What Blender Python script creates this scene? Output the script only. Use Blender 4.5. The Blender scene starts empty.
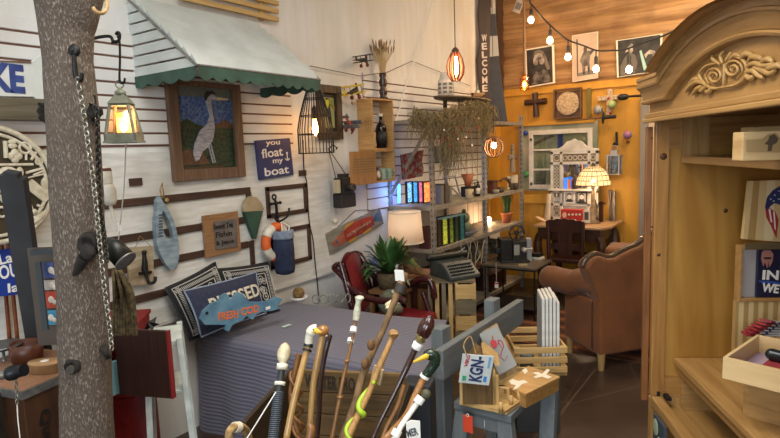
import bpy, bmesh, math, random
from mathutils import Vector as V, Matrix
random.seed(7)
sc = bpy.context.scene
C = sc.collection
PI = math.pi
# ---------------------------------------------------------------- camera from the two vanishing directions of the room
F = 561.0; CX, CY = 390.0, 219.0; H = 1.6
yv = V((390, 83.5, -F)).normalized()
xv = -V((-815, 39, -F)); xv = (xv - xv.dot(yv)*yv).normalized()
zv = xv.cross(yv)
R = Matrix((xv, yv, zv))
CAM = V((0, 0, H))
cd = bpy.data.cameras.new('camera'); cam = bpy.data.objects.new('camera', cd); C.objects.link(cam)
cd.sensor_width = 36; cd.lens = F*36/780; cd.clip_start = .05; cd.clip_end = 60
cam.matrix_world = Matrix.Translation(CAM) @ R.to_4x4()
sc.camera = cam
FWD = R @ V((0, 0, -1)); FH = V((FWD.x, FWD.y, 0)).normalized()
def ray(px, py): return R @ V((px-CX, CY-py, -F))
def onX(px, py, v): d = ray(px, py); return CAM + d*(v/d.x)
def onY(px, py, v): d = ray(px, py); return CAM + d*(v/d.y)
def onZ(px, py, v): d = ray(px, py); return CAM + d*((v-H)/d.z)
def atD(px, py, D): d = ray(px, py); return CAM + d*(D/d.dot(FH))
WX = -2.8; BY = 6.4
# ---------------------------------------------------------------- materials
def lin(h):
    if not isinstance(h, str): return h
    h = h.lstrip('#'); o = []
    for i in (0, 2, 4):
        c = int(h[i:i+2], 16)/255
        o.append(c/12.92 if c <= .04045 else ((c+.055)/1.055)**2.4)
    return (*o, 1)
MATS = {}
def mt(name, c1, c2=None, scale=6, st=(1, 1, 1), rough=.6, metal=0, bump=.15, dist=0, detail=4, lo=.35, hi=.65, coat=0, sheen=0, tex='noise', alpha=None, trans=0, dirt=None):
    if name in MATS: return MATS[name]
    m = bpy.data.materials.new(name); m.use_nodes = True; nt = m.node_tree; N = nt.nodes; L = nt.links
    b = N['Principled BSDF']
    c1 = lin(c1); b.inputs['Roughness'].default_value = rough; b.inputs['Metallic'].default_value = metal
    if coat: b.inputs['Coat Weight'].default_value = coat; b.inputs['Coat Roughness'].default_value = .15
    if sheen: b.inputs['Sheen Weight'].default_value = sheen
    if trans: b.inputs['Transmission Weight'].default_value = trans
    if c2 is None and not bump:
        b.inputs['Base Color'].default_value = c1
    else:
        tc = N.new('ShaderNodeTexCoord'); mp = N.new('ShaderNodeMapping'); mp.inputs['Scale'].default_value = st
        L.new(tc.outputs['Object'], mp.inputs[0])
        if tex == 'noise':
            t = N.new('ShaderNodeTexNoise'); t.inputs['Scale'].default_value = scale; t.inputs['Detail'].default_value = detail; t.inputs['Distortion'].default_value = dist; out = t.outputs['Fac']
        elif tex == 'voronoi':
            t = N.new('ShaderNodeTexVoronoi'); t.inputs['Scale'].default_value = scale; out = t.outputs['Distance']
        elif tex == 'wave':
            t = N.new('ShaderNodeTexWave'); t.inputs['Scale'].default_value = scale; t.inputs['Distortion'].default_value = dist; t.inputs['Detail'].default_value = detail; out = t.outputs['Fac']
        elif tex == 'checker':
            t = N.new('ShaderNodeTexChecker'); t.inputs['Scale'].default_value = scale; out = t.outputs['Fac']
        L.new(mp.outputs[0], t.inputs['Vector'])
        rp = N.new('ShaderNodeValToRGB'); rp.color_ramp.elements[0].position = lo; rp.color_ramp.elements[1].position = hi
        rp.color_ramp.elements[0].color = c1; rp.color_ramp.elements[1].color = lin(c2) if c2 is not None else c1
        L.new(out, rp.inputs[0]); col = rp.outputs[0]
        if dirt:
            t2 = N.new('ShaderNodeTexNoise'); t2.inputs['Scale'].default_value = dirt[1]; t2.inputs['Detail'].default_value = 5
            L.new(tc.outputs['Object'], t2.inputs['Vector'])
            r2 = N.new('ShaderNodeValToRGB'); r2.color_ramp.elements[0].position = .45; r2.color_ramp.elements[1].position = .7
            r2.color_ramp.elements[0].color = (0, 0, 0, 1); r2.color_ramp.elements[1].color = (dirt[2],)*3+(1,)
            L.new(t2.outputs['Fac'], r2.inputs[0])
            mx = N.new('ShaderNodeMix'); mx.data_type = 'RGBA'; L.new(r2.outputs[0], mx.inputs[0]); L.new(col, mx.inputs[6]); mx.inputs[7].default_value = lin(dirt[0]); col = mx.outputs[2]
        L.new(col, b.inputs['Base Color'])
        if bump:
            bp = N.new('ShaderNodeBump'); bp.inputs['Strength'].default_value = bump; bp.inputs['Distance'].default_value = .01
            L.new(out, bp.inputs['Height']); L.new(bp.outputs[0], b.inputs['Normal'])
    MATS[name] = m; return m
AX = {'x': (1, 14, 14), 'y': (14, 1, 14), 'z': (14, 14, 1)}
def wood(name, c1, c2, ax='z', scale=3, rough=.5, bump=.12, coat=0, dirt=None, dist=1.2):
    return mt(name+'_'+ax, c1, c2, scale, AX[ax], rough, 0, bump, dist, 5, .3, .7, coat, dirt=dirt)
def emi(name, col, s):
    if name in MATS: return MATS[name]
    m = bpy.data.materials.new(name); m.use_nodes = True; b = m.node_tree.nodes['Principled BSDF']
    b.inputs['Base Color'].default_value = lin(col); b.inputs['Emission Color'].default_value = lin(col); b.inputs['Emission Strength'].default_value = s
    MATS[name] = m; return m
def glass(name, col='#ffffff', rough=.05):
    if name in MATS: return MATS[name]
    m = bpy.data.materials.new(name); m.use_nodes = True; nt = m.node_tree; N = nt.nodes; L = nt.links; N.remove(N['Principled BSDF'])
    o = N['Material Output']; tr = N.new('ShaderNodeBsdfTransparent'); tr.inputs[0].default_value = lin(col); g = N.new('ShaderNodeBsdfGlossy'); g.inputs['Roughness'].default_value = rough
    mx = N.new('ShaderNodeMixShader'); mx.inputs[0].default_value = .12; L.new(tr.outputs[0], mx.inputs[1]); L.new(g.outputs[0], mx.inputs[2]); L.new(mx.outputs[0], o.inputs[0])
    MATS[name] = m; return m
def flat(c, rough=.6, metal=0):
    return mt('paint_'+c.strip('#')+('m' if metal else '')+('%d' % (rough*10)), c, None, rough=rough, metal=metal, bump=0)
# ---------------------------------------------------------------- mesh builder
def rot(ax, a): return Matrix.Rotation(a, 4, ax)
class B:
    def __init__(s): s.v = []; s.f = []; s.mi = []; s.sm = []; s.m = Matrix(); s.i = 0; s.smooth = False
    def mat(s, i): s.i = i; return s
    def xf(s, m=None): s.m = m if m is not None else Matrix(); return s
    def add(s, vs, fs, smooth=None):
        n = len(s.v); s.v += [s.m @ V(p) for p in vs]
        for f in fs: s.f.append([n+k for k in f]); s.mi.append(s.i); s.sm.append(s.smooth if smooth is None else smooth)
        return s
    def box(s, x0, x1, y0, y1, z0, z1):
        return s.add([(x0,y0,z0),(x1,y0,z0),(x1,y1,z0),(x0,y1,z0),(x0,y0,z1),(x1,y0,z1),(x1,y1,z1),(x0,y1,z1)],
                     [(0,3,2,1),(4,5,6,7),(0,1,5,4),(1,2,6,5),(2,3,7,6),(3,0,4,7)], False)
    def boxc(s, c, d, r=None):
        k = s.m; s.m = k @ Matrix.Translation(c) @ (r if r else Matrix()); s.box(-d[0]/2, d[0]/2, -d[1]/2, d[1]/2, -d[2]/2, d[2]/2); s.m = k; return s
    def beam(s, p, q, w, t, up=(0, 0, 1)):
        p = V(p); q = V(q); d = q-p; L = d.length; d.normalize(); u = V(up); x = d.cross(u)
        if x.length < 1e-4: x = d.cross(V((0, 1, 0)))
        x.normalize(); u = x.cross(d); vs = []
        for e in (p, q):
            for a, b in ((-1, -1), (1, -1), (1, 1), (-1, 1)): vs.append(e + x*(a*w/2) + u*(b*t/2))
        return s.add(vs, [(0,3,2,1)[::-1],(4,5,6,7)[::-1],(0,4,5,1),(1,5,6,2),(2,6,7,3),(3,7,4,0)], False)
    def tube(s, pts, r, n=8, closed=False, flatk=1):
        pts = [V(p) for p in pts]; k = len(pts); rs = r if isinstance(r, (list, tuple)) else [r]*k
        vs = []; fs = []; prev = None
        for i, p in enumerate(pts):
            if closed: t = pts[(i+1) % k]-pts[i-1]
            else: t = pts[min(i+1, k-1)]-pts[max(i-1, 0)]
            if t.length < 1e-9: t = V((0, 0, 1))
            t.normalize()
            if prev is None:
                a = V((0, 0, 1)) if abs(t.z) < .9 else V((0, 1, 0)); u = (a - t*a.dot(t)).normalized()
            else: u = (prev - t*prev.dot(t)); u = u.normalized() if u.length > 1e-6 else t.orthogonal().normalized()
            prev = u; w = t.cross(u)
            for j in range(n):
                an = 2*PI*j/n; vs.append(p + (u*math.cos(an)*flatk + w*math.sin(an))*rs[i])
        m = k if closed else k-1
        for i in range(m):
            for j in range(n):
                a = i*n+j; b = i*n+(j+1) % n; c = ((i+1) % k)*n+(j+1) % n; d = ((i+1) % k)*n+j; fs.append((a, b, c, d))
        s.add(vs, fs, True)
        if not closed:
            s.add([vs[j] for j in range(n)], [tuple(range(n))[::-1]], False); s.add([vs[(k-1)*n+j] for j in range(n)], [tuple(range(n))], False)
        return s
    def lathe(s, prof, c=(0, 0, 0), n=20, r=None):
        k = s.m; s.m = k @ Matrix.Translation(c) @ (r if r else Matrix()); vs = []; fs = []
        for rr, z in prof:
            for j in range(n): a = 2*PI*j/n; vs.append((rr*math.cos(a), rr*math.sin(a), z))
        for i in range(len(prof)-1):
            for j in range(n): fs.append((i*n+j, i*n+(j+1) % n, (i+1)*n+(j+1) % n, (i+1)*n+j))
        if prof[0][0] > 1e-6: fs.append(tuple(range(n))[::-1])
        if prof[-1][0] > 1e-6: fs.append(tuple((len(prof)-1)*n+j for j in range(n)))
        s.add(vs, fs, True); s.m = k; return s
    def sph(s, c, r, n=14, r3=None):
        r = (r, r, r) if not isinstance(r, (tuple, list)) else r; k = s.m; s.m = k @ Matrix.Translation(c) @ (r3 if r3 else Matrix()) @ Matrix.Diagonal((*r, 1)); h = n//2
        vs = [(0, 0, -1)]; fs = []
        for i in range(1, h):
            t = -PI/2+PI*i/h
            for j in range(n): a = 2*PI*j/n; vs.append((math.cos(t)*math.cos(a), math.cos(t)*math.sin(a), math.sin(t)))
        vs.append((0, 0, 1)); e = len(vs)-1
        for j in range(n):
            fs.append((0, 1+(j+1) % n, 1+j)); fs.append((e, e-n+j, e-n+(j+1) % n))
        for i in range(h-2):
            for j in range(n): a = 1+i*n; fs.append((a+j, a+(j+1) % n, a+n+(j+1) % n, a+n+j))
        s.add(vs, fs, True); s.m = k; return s
    def prism(s, poly, y0, y1):       # poly in (x,z), extruded in y; front face at y0 (towards -y)
        n = len(poly)
        ar = sum(poly[i][0]*poly[(i+1) % n][1]-poly[(i+1) % n][0]*poly[i][1] for i in range(n))
        if ar < 0: poly = poly[::-1]
        vs = [(a, y0, b) for a, b in poly]+[(a, y1, b) for a, b in poly]
        return s.add(vs, [tuple(range(n)), tuple(range(n, 2*n))[::-1]]+[(i, n+i, n+(i+1) % n, (i+1) % n) for i in range(n)], False)
    def ringprism(s, o, i, y0, y1, n=40):     # plate with a hole: outer and inner loops in (x,z)
        def rs(P):
            c = (sum(p[0] for p in i)/len(i), sum(p[1] for p in i)/len(i)); out = []
            for k in range(n):
                a = 2*PI*k/n; d = (math.cos(a), math.sin(a)); best = 0
                for j in range(len(P)):
                    p, q = P[j], P[(j+1) % len(P)]; ex, ez = q[0]-p[0], q[1]-p[1]; den = d[0]*ez-d[1]*ex
                    if abs(den) < 1e-12: continue
                    t = ((p[0]-c[0])*ez-(p[1]-c[1])*ex)/den; u = ((p[0]-c[0])*d[1]-(p[1]-c[1])*d[0])/den
                    if t > 0 and -1e-6 <= u <= 1+1e-6: best = max(best, t)
                out.append((c[0]+d[0]*best, c[1]+d[1]*best))
            return out
        O = rs(o); I = rs(i); vs = [(a, y, b) for y in (y0, y1) for L in (O, I) for a, b in L]; fs = []
        for k in range(n):
            m = (k+1) % n; fs += [(k, m, n+m, n+k), (2*n+m, 2*n+k, 3*n+k, 3*n+m), (m, k, 2*n+k, 2*n+m), (n+k, n+m, 3*n+m, 3*n+k)]
        return s.add(vs, fs, False)
    def sweep(s, path, prof):       # path in (x,z); prof in (inset, y)
        vs = []; m = len(prof); n = len(path)
        for k, p in enumerate(path):
            a = V(path[max(k-1, 0)]); q = V(p); c = V(path[min(k+1, n-1)])
            d1 = (q-a).normalized() if k else (c-q).normalized(); d2 = (c-q).normalized() if k < n-1 else d1
            nn = V((d1.y+d2.y, -d1.x-d2.x)); nn.normalize(); sc_ = 1/max(.5, nn.dot(V((d1.y, -d1.x))))
            for r, y in prof: w = q+nn*r*sc_; vs.append((w.x, y, w.y))
        fs = [(k*m+j, k*m+(j+1) % m, (k+1)*m+(j+1) % m, (k+1)*m+j) for k in range(n-1) for j in range(m)]+[tuple(range(m)), tuple((n-1)*m+j for j in range(m))[::-1]]
        return s.add(vs, fs, False)
    def prismz(s, poly, z0, z1):      # poly in (x,y)
        n = len(poly)
        ar = sum(poly[i][0]*poly[(i+1) % n][1]-poly[(i+1) % n][0]*poly[i][1] for i in range(n))
        if ar < 0: poly = poly[::-1]
        vs = [(a, b, z0) for a, b in poly]+[(a, b, z1) for a, b in poly]
        return s.add(vs, [tuple(range(n))[::-1], tuple(range(n, 2*n))]+[(i, (i+1) % n, n+(i+1) % n, n+i) for i in range(n)], False)
    def ring(s, c, R, r, r3=None, n=24, k=6):
        q = s.m; s.m = q @ Matrix.Translation(c) @ (r3 if r3 else Matrix()); s.tube([(R*math.cos(2*PI*i/n), 0, R*math.sin(2*PI*i/n)) for i in range(n)], r, k, True); s.m = q; return s
    def grid(s, nx, ny, fn, thick=None):
        vs = [fn(i/nx, j/ny) for j in range(ny+1) for i in range(nx+1)]
        fs = [(j*(nx+1)+i, j*(nx+1)+i+1, (j+1)*(nx+1)+i+1, (j+1)*(nx+1)+i) for j in range(ny) for i in range(nx)]
        return s.add(vs, fs, True)
    def text(s, txt, p0, p1, h, y=0, bold=0, font_sp=1):     # letters in the (x,z) plane between two baseline ends
        cu = bpy.data.curves.new('t', 'FONT'); cu.body = txt; cu.extrude = .02; cu.offset = bold; cu.space_character = font_sp; cu.resolution_u = 3
        o = bpy.data.objects.new('t', cu); C.objects.link(o); dg = bpy.context.evaluated_depsgraph_get(); me = bpy.data.meshes.new_from_object(o.evaluated_get(dg))
        vs = [v.co.copy() for v in me.vertices]; fs = [tuple(p.vertices) for p in me.polygons]
        bpy.data.objects.remove(o); bpy.data.curves.remove(cu); bpy.data.meshes.remove(me)
        if not vs: return s
        x0 = min(v.x for v in vs); x1 = max(v.x for v in vs); y0 = min(v.y for v in vs); y1 = max(v.y for v in vs)
        p0 = V((p0[0], 0, p0[1])); p1 = V((p1[0], 0, p1[1])); d = p1-p0; L = d.length; d.normalize(); u = V((-d.z, 0, d.x))
        if u.z < 0 and abs(d.x) > .2: u = u
        out = [p0+d*((v.x-x0)/(x1-x0)*L)+u*((v.y-y0)/(y1-y0)*h)+V((0, y-.0015-(.001 if v.z > 0 else -.001), 0)) for v in vs]
        return s.add(out, fs, False)
def mkmesh(name, b, mats, inv=None, origin=None):
    me = bpy.data.meshes.new(name); vs = b.v
    if inv is not None: vs = [inv @ p for p in vs]
    if origin is not None: vs = [p-origin for p in vs]
    me.from_pydata([tuple(p) for p in vs], [], b.f)
    for m in (mats if isinstance(mats, (list, tuple)) else [mats]): me.materials.append(m)
    me.polygons.foreach_set('material_index', b.mi); me.polygons.foreach_set('use_smooth', b.sm); me.update()
    return me
def bev(o, w, seg=2):
    if w:
        m = o.modifiers.new('bevel', 'BEVEL'); m.width = w; m.segments = seg; m.limit_method = 'ANGLE'; m.angle_limit = .6
        for p in o.data.polygons: pass
    return o
class Thing:
    def __init__(s, name, label, cat, loc=(0, 0, 0), rz=0, group=None, L=None, mesh=None):
        s.o = bpy.data.objects.new(name, mesh); C.objects.link(s.o); s.o.location = loc; s.o.rotation_euler = (0, 0, rz)
        s.o['label'] = label; s.o['category'] = cat
        if group: s.o['group'] = group
        s.M = Matrix.Translation(loc) @ rot('Z', rz); s.I = s.M.inverted()
        s.c = s.I @ CAM
    def part(s, name, b, mats, parent=None, bevel=0, world=False, label=None):
        o = bpy.data.objects.new(name, mkmesh(name, b, mats, s.I if world else None)); C.objects.link(o); o.parent = parent or s.o
        if label: o['label'] = label
        if not parent: o['part'] = 1; del o['part']
        bev(o, bevel); return o
    def hit(s, px, py, off=0):      # the local (x,z) of a photo point on the thing's own plane y = off
        d = s.I.to_3x3() @ ray(px, py); p = s.c + d*((off-s.c.y)/d.y); return (p.x, p.z)
    def hitz(s, px, py, z):
        d = s.I.to_3x3() @ ray(px, py); p = s.c + d*((z-s.c.z)/d.z); return (p.x, p.y)
def solo(name, label, cat, b, mats, group=None, bevel=0, rz=0, kind=None):    # a thing that is one mesh, given in world coordinates
    xs = [p.x for p in b.v]; ys = [p.y for p in b.v]; zs = [p.z for p in b.v]
    o0 = V(((min(xs)+max(xs))/2, (min(ys)+max(ys))/2, min(zs)))
    M = Matrix.Translation(o0) @ rot('Z', rz)
    o = bpy.data.objects.new(name, mkmesh(name, b, mats, M.inverted())); C.objects.link(o); o.location = o0; o.rotation_euler = (0, 0, rz)
    o['label'] = label; o['category'] = cat
    if group: o['group'] = group
    if kind: o['kind'] = kind
    bev(o, bevel); return o
def struct(name, b, mats, bevel=0):
    o = bpy.data.objects.new(name, mkmesh(name, b, mats)); C.objects.link(o); o['kind'] = 'structure'; bev(o, bevel); return o
def wallL(name, label, cat, px, py, off=0.0, group=None):
    p = onX(px, py, WX+off); return Thing(name, label, cat, p, PI/2, group)
def wallB(name, label, cat, px, py, off=0.0, group=None):
    p = onY(px, py, BY-off); return Thing(name, label, cat, p, 0, group)
def light(name, kind, loc, energy, col, size=.3, target=None, spot=None, sy=None):
    l = bpy.data.lights.new(name, kind); l.energy = energy; l.color = col
    if kind == 'AREA': l.size = size; l.shape = 'RECTANGLE' if sy else 'SQUARE'; 
    if kind == 'AREA' and sy: l.size_y = sy
    if kind in ('POINT', 'SPOT'): l.shadow_soft_size = size
    if spot: l.spot_size = spot; l.spot_blend = .6
    o = bpy.data.objects.new(name, l); C.objects.link(o); o.location = loc
    if target is not None: o.rotation_euler = (V(target)-V(loc)).to_track_quat('-Z', 'Y').to_euler()
    return o
def circ(cx, cz, r, n=24, r2=None, a0=0): return [(cx+r*math.cos(a0+2*PI*i/n), cz+(r2 or r)*math.sin(a0+2*PI*i/n)) for i in range(n)]
def smooth(pts, k=6):       # Catmull-Rom through points
    P = [V(p) for p in pts]; out = []
    for i in range(len(P)-1):
        a = P[max(i-1, 0)]; b = P[i]; c = P[i+1]; d = P[min(i+2, len(P)-1)]
        for j in range(k):
            t = j/k; out.append(.5*((2*b)+(c-a)*t+(2*a-5*b+4*c-d)*t*t+(3*b-a-3*c+d)*t**3))
    out.append(P[-1]); return out
# ---------------------------------------------------------------- shared materials
whitew = mt('white_painted_boards', '#e4e2de', '#d8d5ce', 3, (6, 1, 1), .75, bump=.04, dirt=('#b4ab9c', 2.2, .4))
oldwhite = mt('worn_white_boards', '#dddcd8', '#c9c7c0', 5, (8, 1, 8), .8, bump=.06, dirt=('#a09c90', 3, .5))
browntrim = wood('brown_moulding', '#332018', '#4a3224', 'y', rough=.6)
ironb = mt('black_iron', '#1a1a1c', '#2c2a2a', 40, rough=.5, metal=.6, bump=.2)
galv = mt('galvanised_steel', '#9a9a96', '#7c7c7a', 30, rough=.4, metal=.7, bump=.05)
rustst = mt('worn_steel', '#8c8880', '#6d665c', 20, rough=.5, metal=.6, bump=.1)
pine = {a: wood('golden_pine', '#ab8450', '#906a3a', a, 2.2, .42, .06, coat=.2) for a in 'xyz'}
dpine = {a: wood('deep_pine', '#a87a40', '#875c2c', a, 2.2, .45, .06, coat=.15) for a in 'xyz'}
ltwood = {a: wood('pale_crate_wood', '#cfae74', '#b08a50', a, 3, .65) for a in 'xyz'}
greyw = {a: wood('grey_painted_wood', '#707678', '#5e6466', a, 3, .6, .1) for a in 'xyz'}
darkw = {a: wood('dark_mahogany', '#3a1c12', '#24100a', a, 3, .3, .05, coat=.3) for a in 'xyz'}
oldw = {a: wood('old_brown_crate_wood', '#7a5c34', '#54401f', a, 3, .75, .25, dirt=('#2c2012', 4, .6)) for a in 'xyz'}
framew = {a: wood('weathered_frame_wood', '#7c604a', '#5c4432', a, 3, .7, .2) for a in 'xyz'}
black = flat('#141414', .5); white = flat('#e4e2dc', .6); cream = flat('#d8d0bc', .6)
rope_m = mt('hemp_rope', '#b09264', '#7a6038', 60, rough=.9, bump=.5)
cordk = flat('#202022', .6)
# ---------------------------------------------------------------- room
b = B(); b.box(-2.9, 2.7, -3, 6.5, -.1, 0)
fm = mt('stained_concrete_floor', '#2c221b', '#43342a', 1.6, rough=.33, bump=.04, dist=.8, detail=8, dirt=('#5c4c40', 1.3, .6))
nt = fm.node_tree; bs = nt.nodes['Principled BSDF']; src = bs.inputs['Base Color'].links[0].from_socket; last = src
for sc_, wd_, am in ((1.1, .01, .28), (3.0, .01, .22)):      # cracks and scored lines in the stained surface
    tc_ = nt.nodes.new('ShaderNodeTexCoord'); mp_ = nt.nodes.new('ShaderNodeMapping'); mp_.inputs['Scale'].default_value = (1, .45, 1); mp_.inputs['Rotation'].default_value = (0, 0, .5*sc_)
    v_ = nt.nodes.new('ShaderNodeTexVoronoi'); v_.feature = 'DISTANCE_TO_EDGE'; v_.inputs['Scale'].default_value = sc_; nt.links.new(tc_.outputs['Object'], mp_.inputs[0]); nt.links.new(mp_.outputs[0], v_.inputs['Vector'])
    r_ = nt.nodes.new('ShaderNodeValToRGB'); r_.color_ramp.elements[0].position = 0; r_.color_ramp.elements[0].color = (am, am, am, 1); r_.color_ramp.elements[1].position = wd_; r_.color_ramp.elements[1].color = (0, 0, 0, 1); nt.links.new(v_.outputs['Distance'], r_.inputs[0])
    mx_ = nt.nodes.new('ShaderNodeMix'); mx_.data_type = 'RGBA'; nt.links.new(r_.outputs[0], mx_.inputs[0]); nt.links.new(last, mx_.inputs[6]); mx_.inputs[7].default_value = lin('#a08c78'); last = mx_.outputs[2]
nt.links.new(last, bs.inputs['Base Color'])
struct('floor', b, fm)
b = B(); b.box(-2.9, 2.7, -3, 6.5, 3.5, 3.6); struct('ceiling', b, flat('#d8d2c6', .8))
plaster = mt('white_plaster_wall', '#e0dfdb', '#d8d6d0', 2, (1, 8, 1), .8, bump=.05, dirt=('#c9bda6', 1.5, .4))
b = B(); b.box(-2.9, -2.8, -3, 6.5, 0, 3.5); struct('wall_left', b, plaster)
b = B(); b.box(2.6, 2.7, -3, 6.5, 0, 3.5); struct('wall_right', b, flat('#d6ccb8', .8))
b = B(); b.box(-2.9, 2.7, -3.1, -3, 0, 3.5); struct('wall_front', b, flat('#cfc8ba', .8))
# back wall: yellow lower part, log siding above
zs = 2.235
yel = mt('mustard_wall', '#c48e2c', '#b58224', 2, (5, 1, 1), .6, bump=.08)
b = B(); b.box(-2.8, -1.2, BY, BY+.1, 0, zs)
b.box(-2.8, 1.2, BY-.025, BY, zs-.06, zs+.02)
for k in range(9): b.box(-2.8+k*.18, -2.795+k*.18+.01, BY-.004, BY, 0, zs-.06)
struct('wall_back', b, yel)
logs = wood('log_siding', '#ad8656', '#7f5832', 'x', 1.3, .6, .25, dirt=('#5e3e22', 2.5, .6))
b = B(); z = zs+.02; k = 0; random.seed(3)
while z < 3.5:
    h = .175
    b.add([(x, BY+.0-.028*math.sin(PI*j/6)-.004, z+h*j/6) for x in (-2.8, 1.2) for j in range(7)], [(j, 7+j, 8+j, j+1) for j in range(6)], True)
    z += h
b.box(-2.8, 1.2, BY+.01, BY+.1, zs, 3.5)
struct('trim_1', b, logs)
b = B(); b.box(-1.2, 2.7, BY, BY+.1, 0, zs); b.box(1.2, 2.7, BY-.03, BY+.1, zs, 3.5); struct('wall_side', b, mt('peach_white_panel', '#cdb79c', '#b29a82', 3, (1, 1, .3), .8, bump=.1))
b = B(); b.box(-1.2, -1.13, BY-.05, BY, 0, zs-.06); struct('trim_2', b, mt('grey_corner_post', '#8c857c', '#736c64', 3, (1, 1, .3), .7))
# left wall boards: siding panels with dark gaps
def siding(name, y0, y1, zt, zb, step, mat, gap=.012, off=.02):
    b = B(); z = zt
    while z > zb+.01:
        z1 = max(z-step, zb); b.box(WX, WX+off, y0, y1, z1+gap, z); z = z1
    o = struct(name, b, mat, .002)
    g = B(); g.box(WX, WX+.006, y0, y1, zb, zt); q = struct(name+'_gaps', g, flat('#8a6450', .8)); return o
def zy(px, py): p = onX(px, py, WX); return p.y, p.z
# siding with measured courses
b = B(); g = B()
ya, yb = zy(-60, 60)[0], zy(291, 116)[0]
rows = [zy(110, v)[1] for v in (57.4, 70.5, 83.3, 97, 109.5, 121.5, 134.5, 147.3)]
rows = [zy(100, 30)[1]]+[zy(100, 44)[1]]+rows
for t_, u_ in zip(rows[:-1], rows[1:]): b.box(WX, WX+.018, ya, yb, u_+.011, t_)
g.box(WX, WX+.006, ya, yb, rows[-1], rows[0])
struct('trim_3', b, whitew, .002); struct('trim_4', g, flat('#7d5848', .8))
b = B(); g = B()
ya2, yb2 = zy(362, 80)[0], BY-.02
r2 = [zy(387, v)[1] for v in (76.6, 84.5, 92.4, 100, 108, 115.7, 124, 132, 140, 149, 158, 167, 177, 187, 197, 208)]
for t_, u_ in zip(r2[:-1], r2[1:]): b.box(WX, WX+.018, ya2, yb2, u_+.011, t_)
g.box(WX, WX+.006, ya2, yb2, r2[-1], r2[0])
struct('trim_5', b, whitew, .002); struct('trim_6', g, flat('#7d5848', .8))
# lower old panelling: wide boards and brown panel mouldings
zlow = zy(290, 282)[1]; ytop = rows[-1]
b = B(); yc = zy(-60, 200)[0]; yd = zy(330, 230)[0]
b.box(WX, WX+.02, yc, yd, zlow, ytop-.03); struct('trim_7', b, oldwhite)
def quadL(b, x0, y0, x1, y1, w, t0=.02, t1=.035, up=None):
    p = zy(x0, y0); q = zy(x1, y1); b.beam((WX+(t0+t1)/2, p[0], p[1]), (WX+(t0+t1)/2, q[0], q[1]), t1-t0, w)
z1 = zy(113, 204)[1]; z2 = zy(113, 240)[1]; z3 = zy(140, 263.5)[1]; z4 = zy(147, 295.5)[1]
yL = zy(60, 205)[0]; yR = zy(243, 191)[0]
b = B()
for z in (z1, z2): b.box(WX+.02, WX+.034, yL, yR, z-.021, z+.021)
yR2 = zy(246, 250)[0]
for z in (z3-.01, z4): b.box(WX+.02, WX+.034, yL, yR2, z-.021, z+.021)
b.box(WX+.02, WX+.034, yR-.0, yR+.035, z2-.02, z1+.021)
b.box(WX+.02, WX+.034, yR-.0, yR+.035, z4-.02, z3+.01)
struct('trim_8', b, browntrim, .004)
def frameL(name, x0, y0, x1, y1, w=.03):
    p = zy(x0, y0); q = zy(x1, y1); b = B()
    b.box(WX+.02, WX+.034, p[0], q[0], p[1]-w, p[1]); b.box(WX+.02, WX+.034, p[0], q[0], q[1], q[1]+w)
    b.box(WX+.02, WX+.034, p[0], p[0]+w, q[1], p[1]); b.box(WX+.02, WX+.034, q[0]-w, q[0], q[1], p[1]); struct(name, b, browntrim, .004)
frameL('trim_9', 262.5, 187, 305, 212); frameL('trim_10', 266, 231, 309, 259)
b = B(); p = zy(118, 189); 
for (x, y) in ((133, 182), (300, 173)):
    p = zy(x, y); b.box(WX+.02, WX+.03, p[0]-.035, p[0]+.035, p[1]-.02, p[1]+.02)
struct('trim_11', b, browntrim)
b = B(); b.box(WX, WX+.03, zy(200, 300)[0]-2, yd, zlow-.02, zlow); struct('baseboard_left', b, oldwhite)
b = B(); b.box(WX, WX+.03, onX(487, 190, WX).y, BY-.01, .7, 1.9)
for k in range(7): b.box(WX+.03, WX+.033, BY-.15-.13*k, BY-.14-.13*k, .7, 1.9)
struct('trim_14', b, yel)
# ---------------------------------------------------------------- awning
T = wallL('metal_awning', 'white slatted metal awning with green scalloped edge above the heron picture', 'awning', 220, 45)
h = T.hit
a_tl = h(125, 1); a_tr = h(280, 22)     # top edge on the wall
a_bl = h(131, 84); 
# outer lip: straight out from the wall
def outp(px, py, off): q = T.hit(px, py, -off); return V((q[0], -off, q[1]))
OFF = .52
o_l = outp(197, 63, OFF); o_r = outp(318, 83, OFF); zb = (o_l.z+o_r.z)/2; 
xl = o_l.x; xr = o_r.x; TL = V((a_tl[0], -.03, h(125, 2)[1])); 
zt = TL.z; TR = V((xr+.0, -.03, zt)); BLw = V((xl-.02, -.03, zb-.0)); 
al = mt('white_awning_metal', '#cdd3d0', '#bcc3bf', 6, rough=.45, metal=.1, bump=.05); agreen = mt('dark_green_awning_valance', '#2c443a', '#38574a', 12, rough=.6)
b = B(); n = 9
for k in range(n):
    u0 = k/n; u1 = (k+1)/n-.012
    def sp(u, x): return V((x, -.03-(OFF-.03)*u, zt+(zb-zt)*u))
    p = [sp(u0, xl), sp(u0, xr), sp(u1, xr), sp(u1, xl)]; o = V((0, -.006, .008)); dn = V((0, -.018, .024))
    b.add([p[0]+dn, p[1]+dn, p[2]+o, p[3]+o, p[0]+o*.1, p[1]+o*.1, p[2]-o*.1, p[3]-o*.1], [(0,3,2,1),(3,7,6,2),(0,1,5,4),(0,4,7,3),(1,2,6,5),(4,5,6,7)], False)
T.part('slatted_top', b, al)
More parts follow.
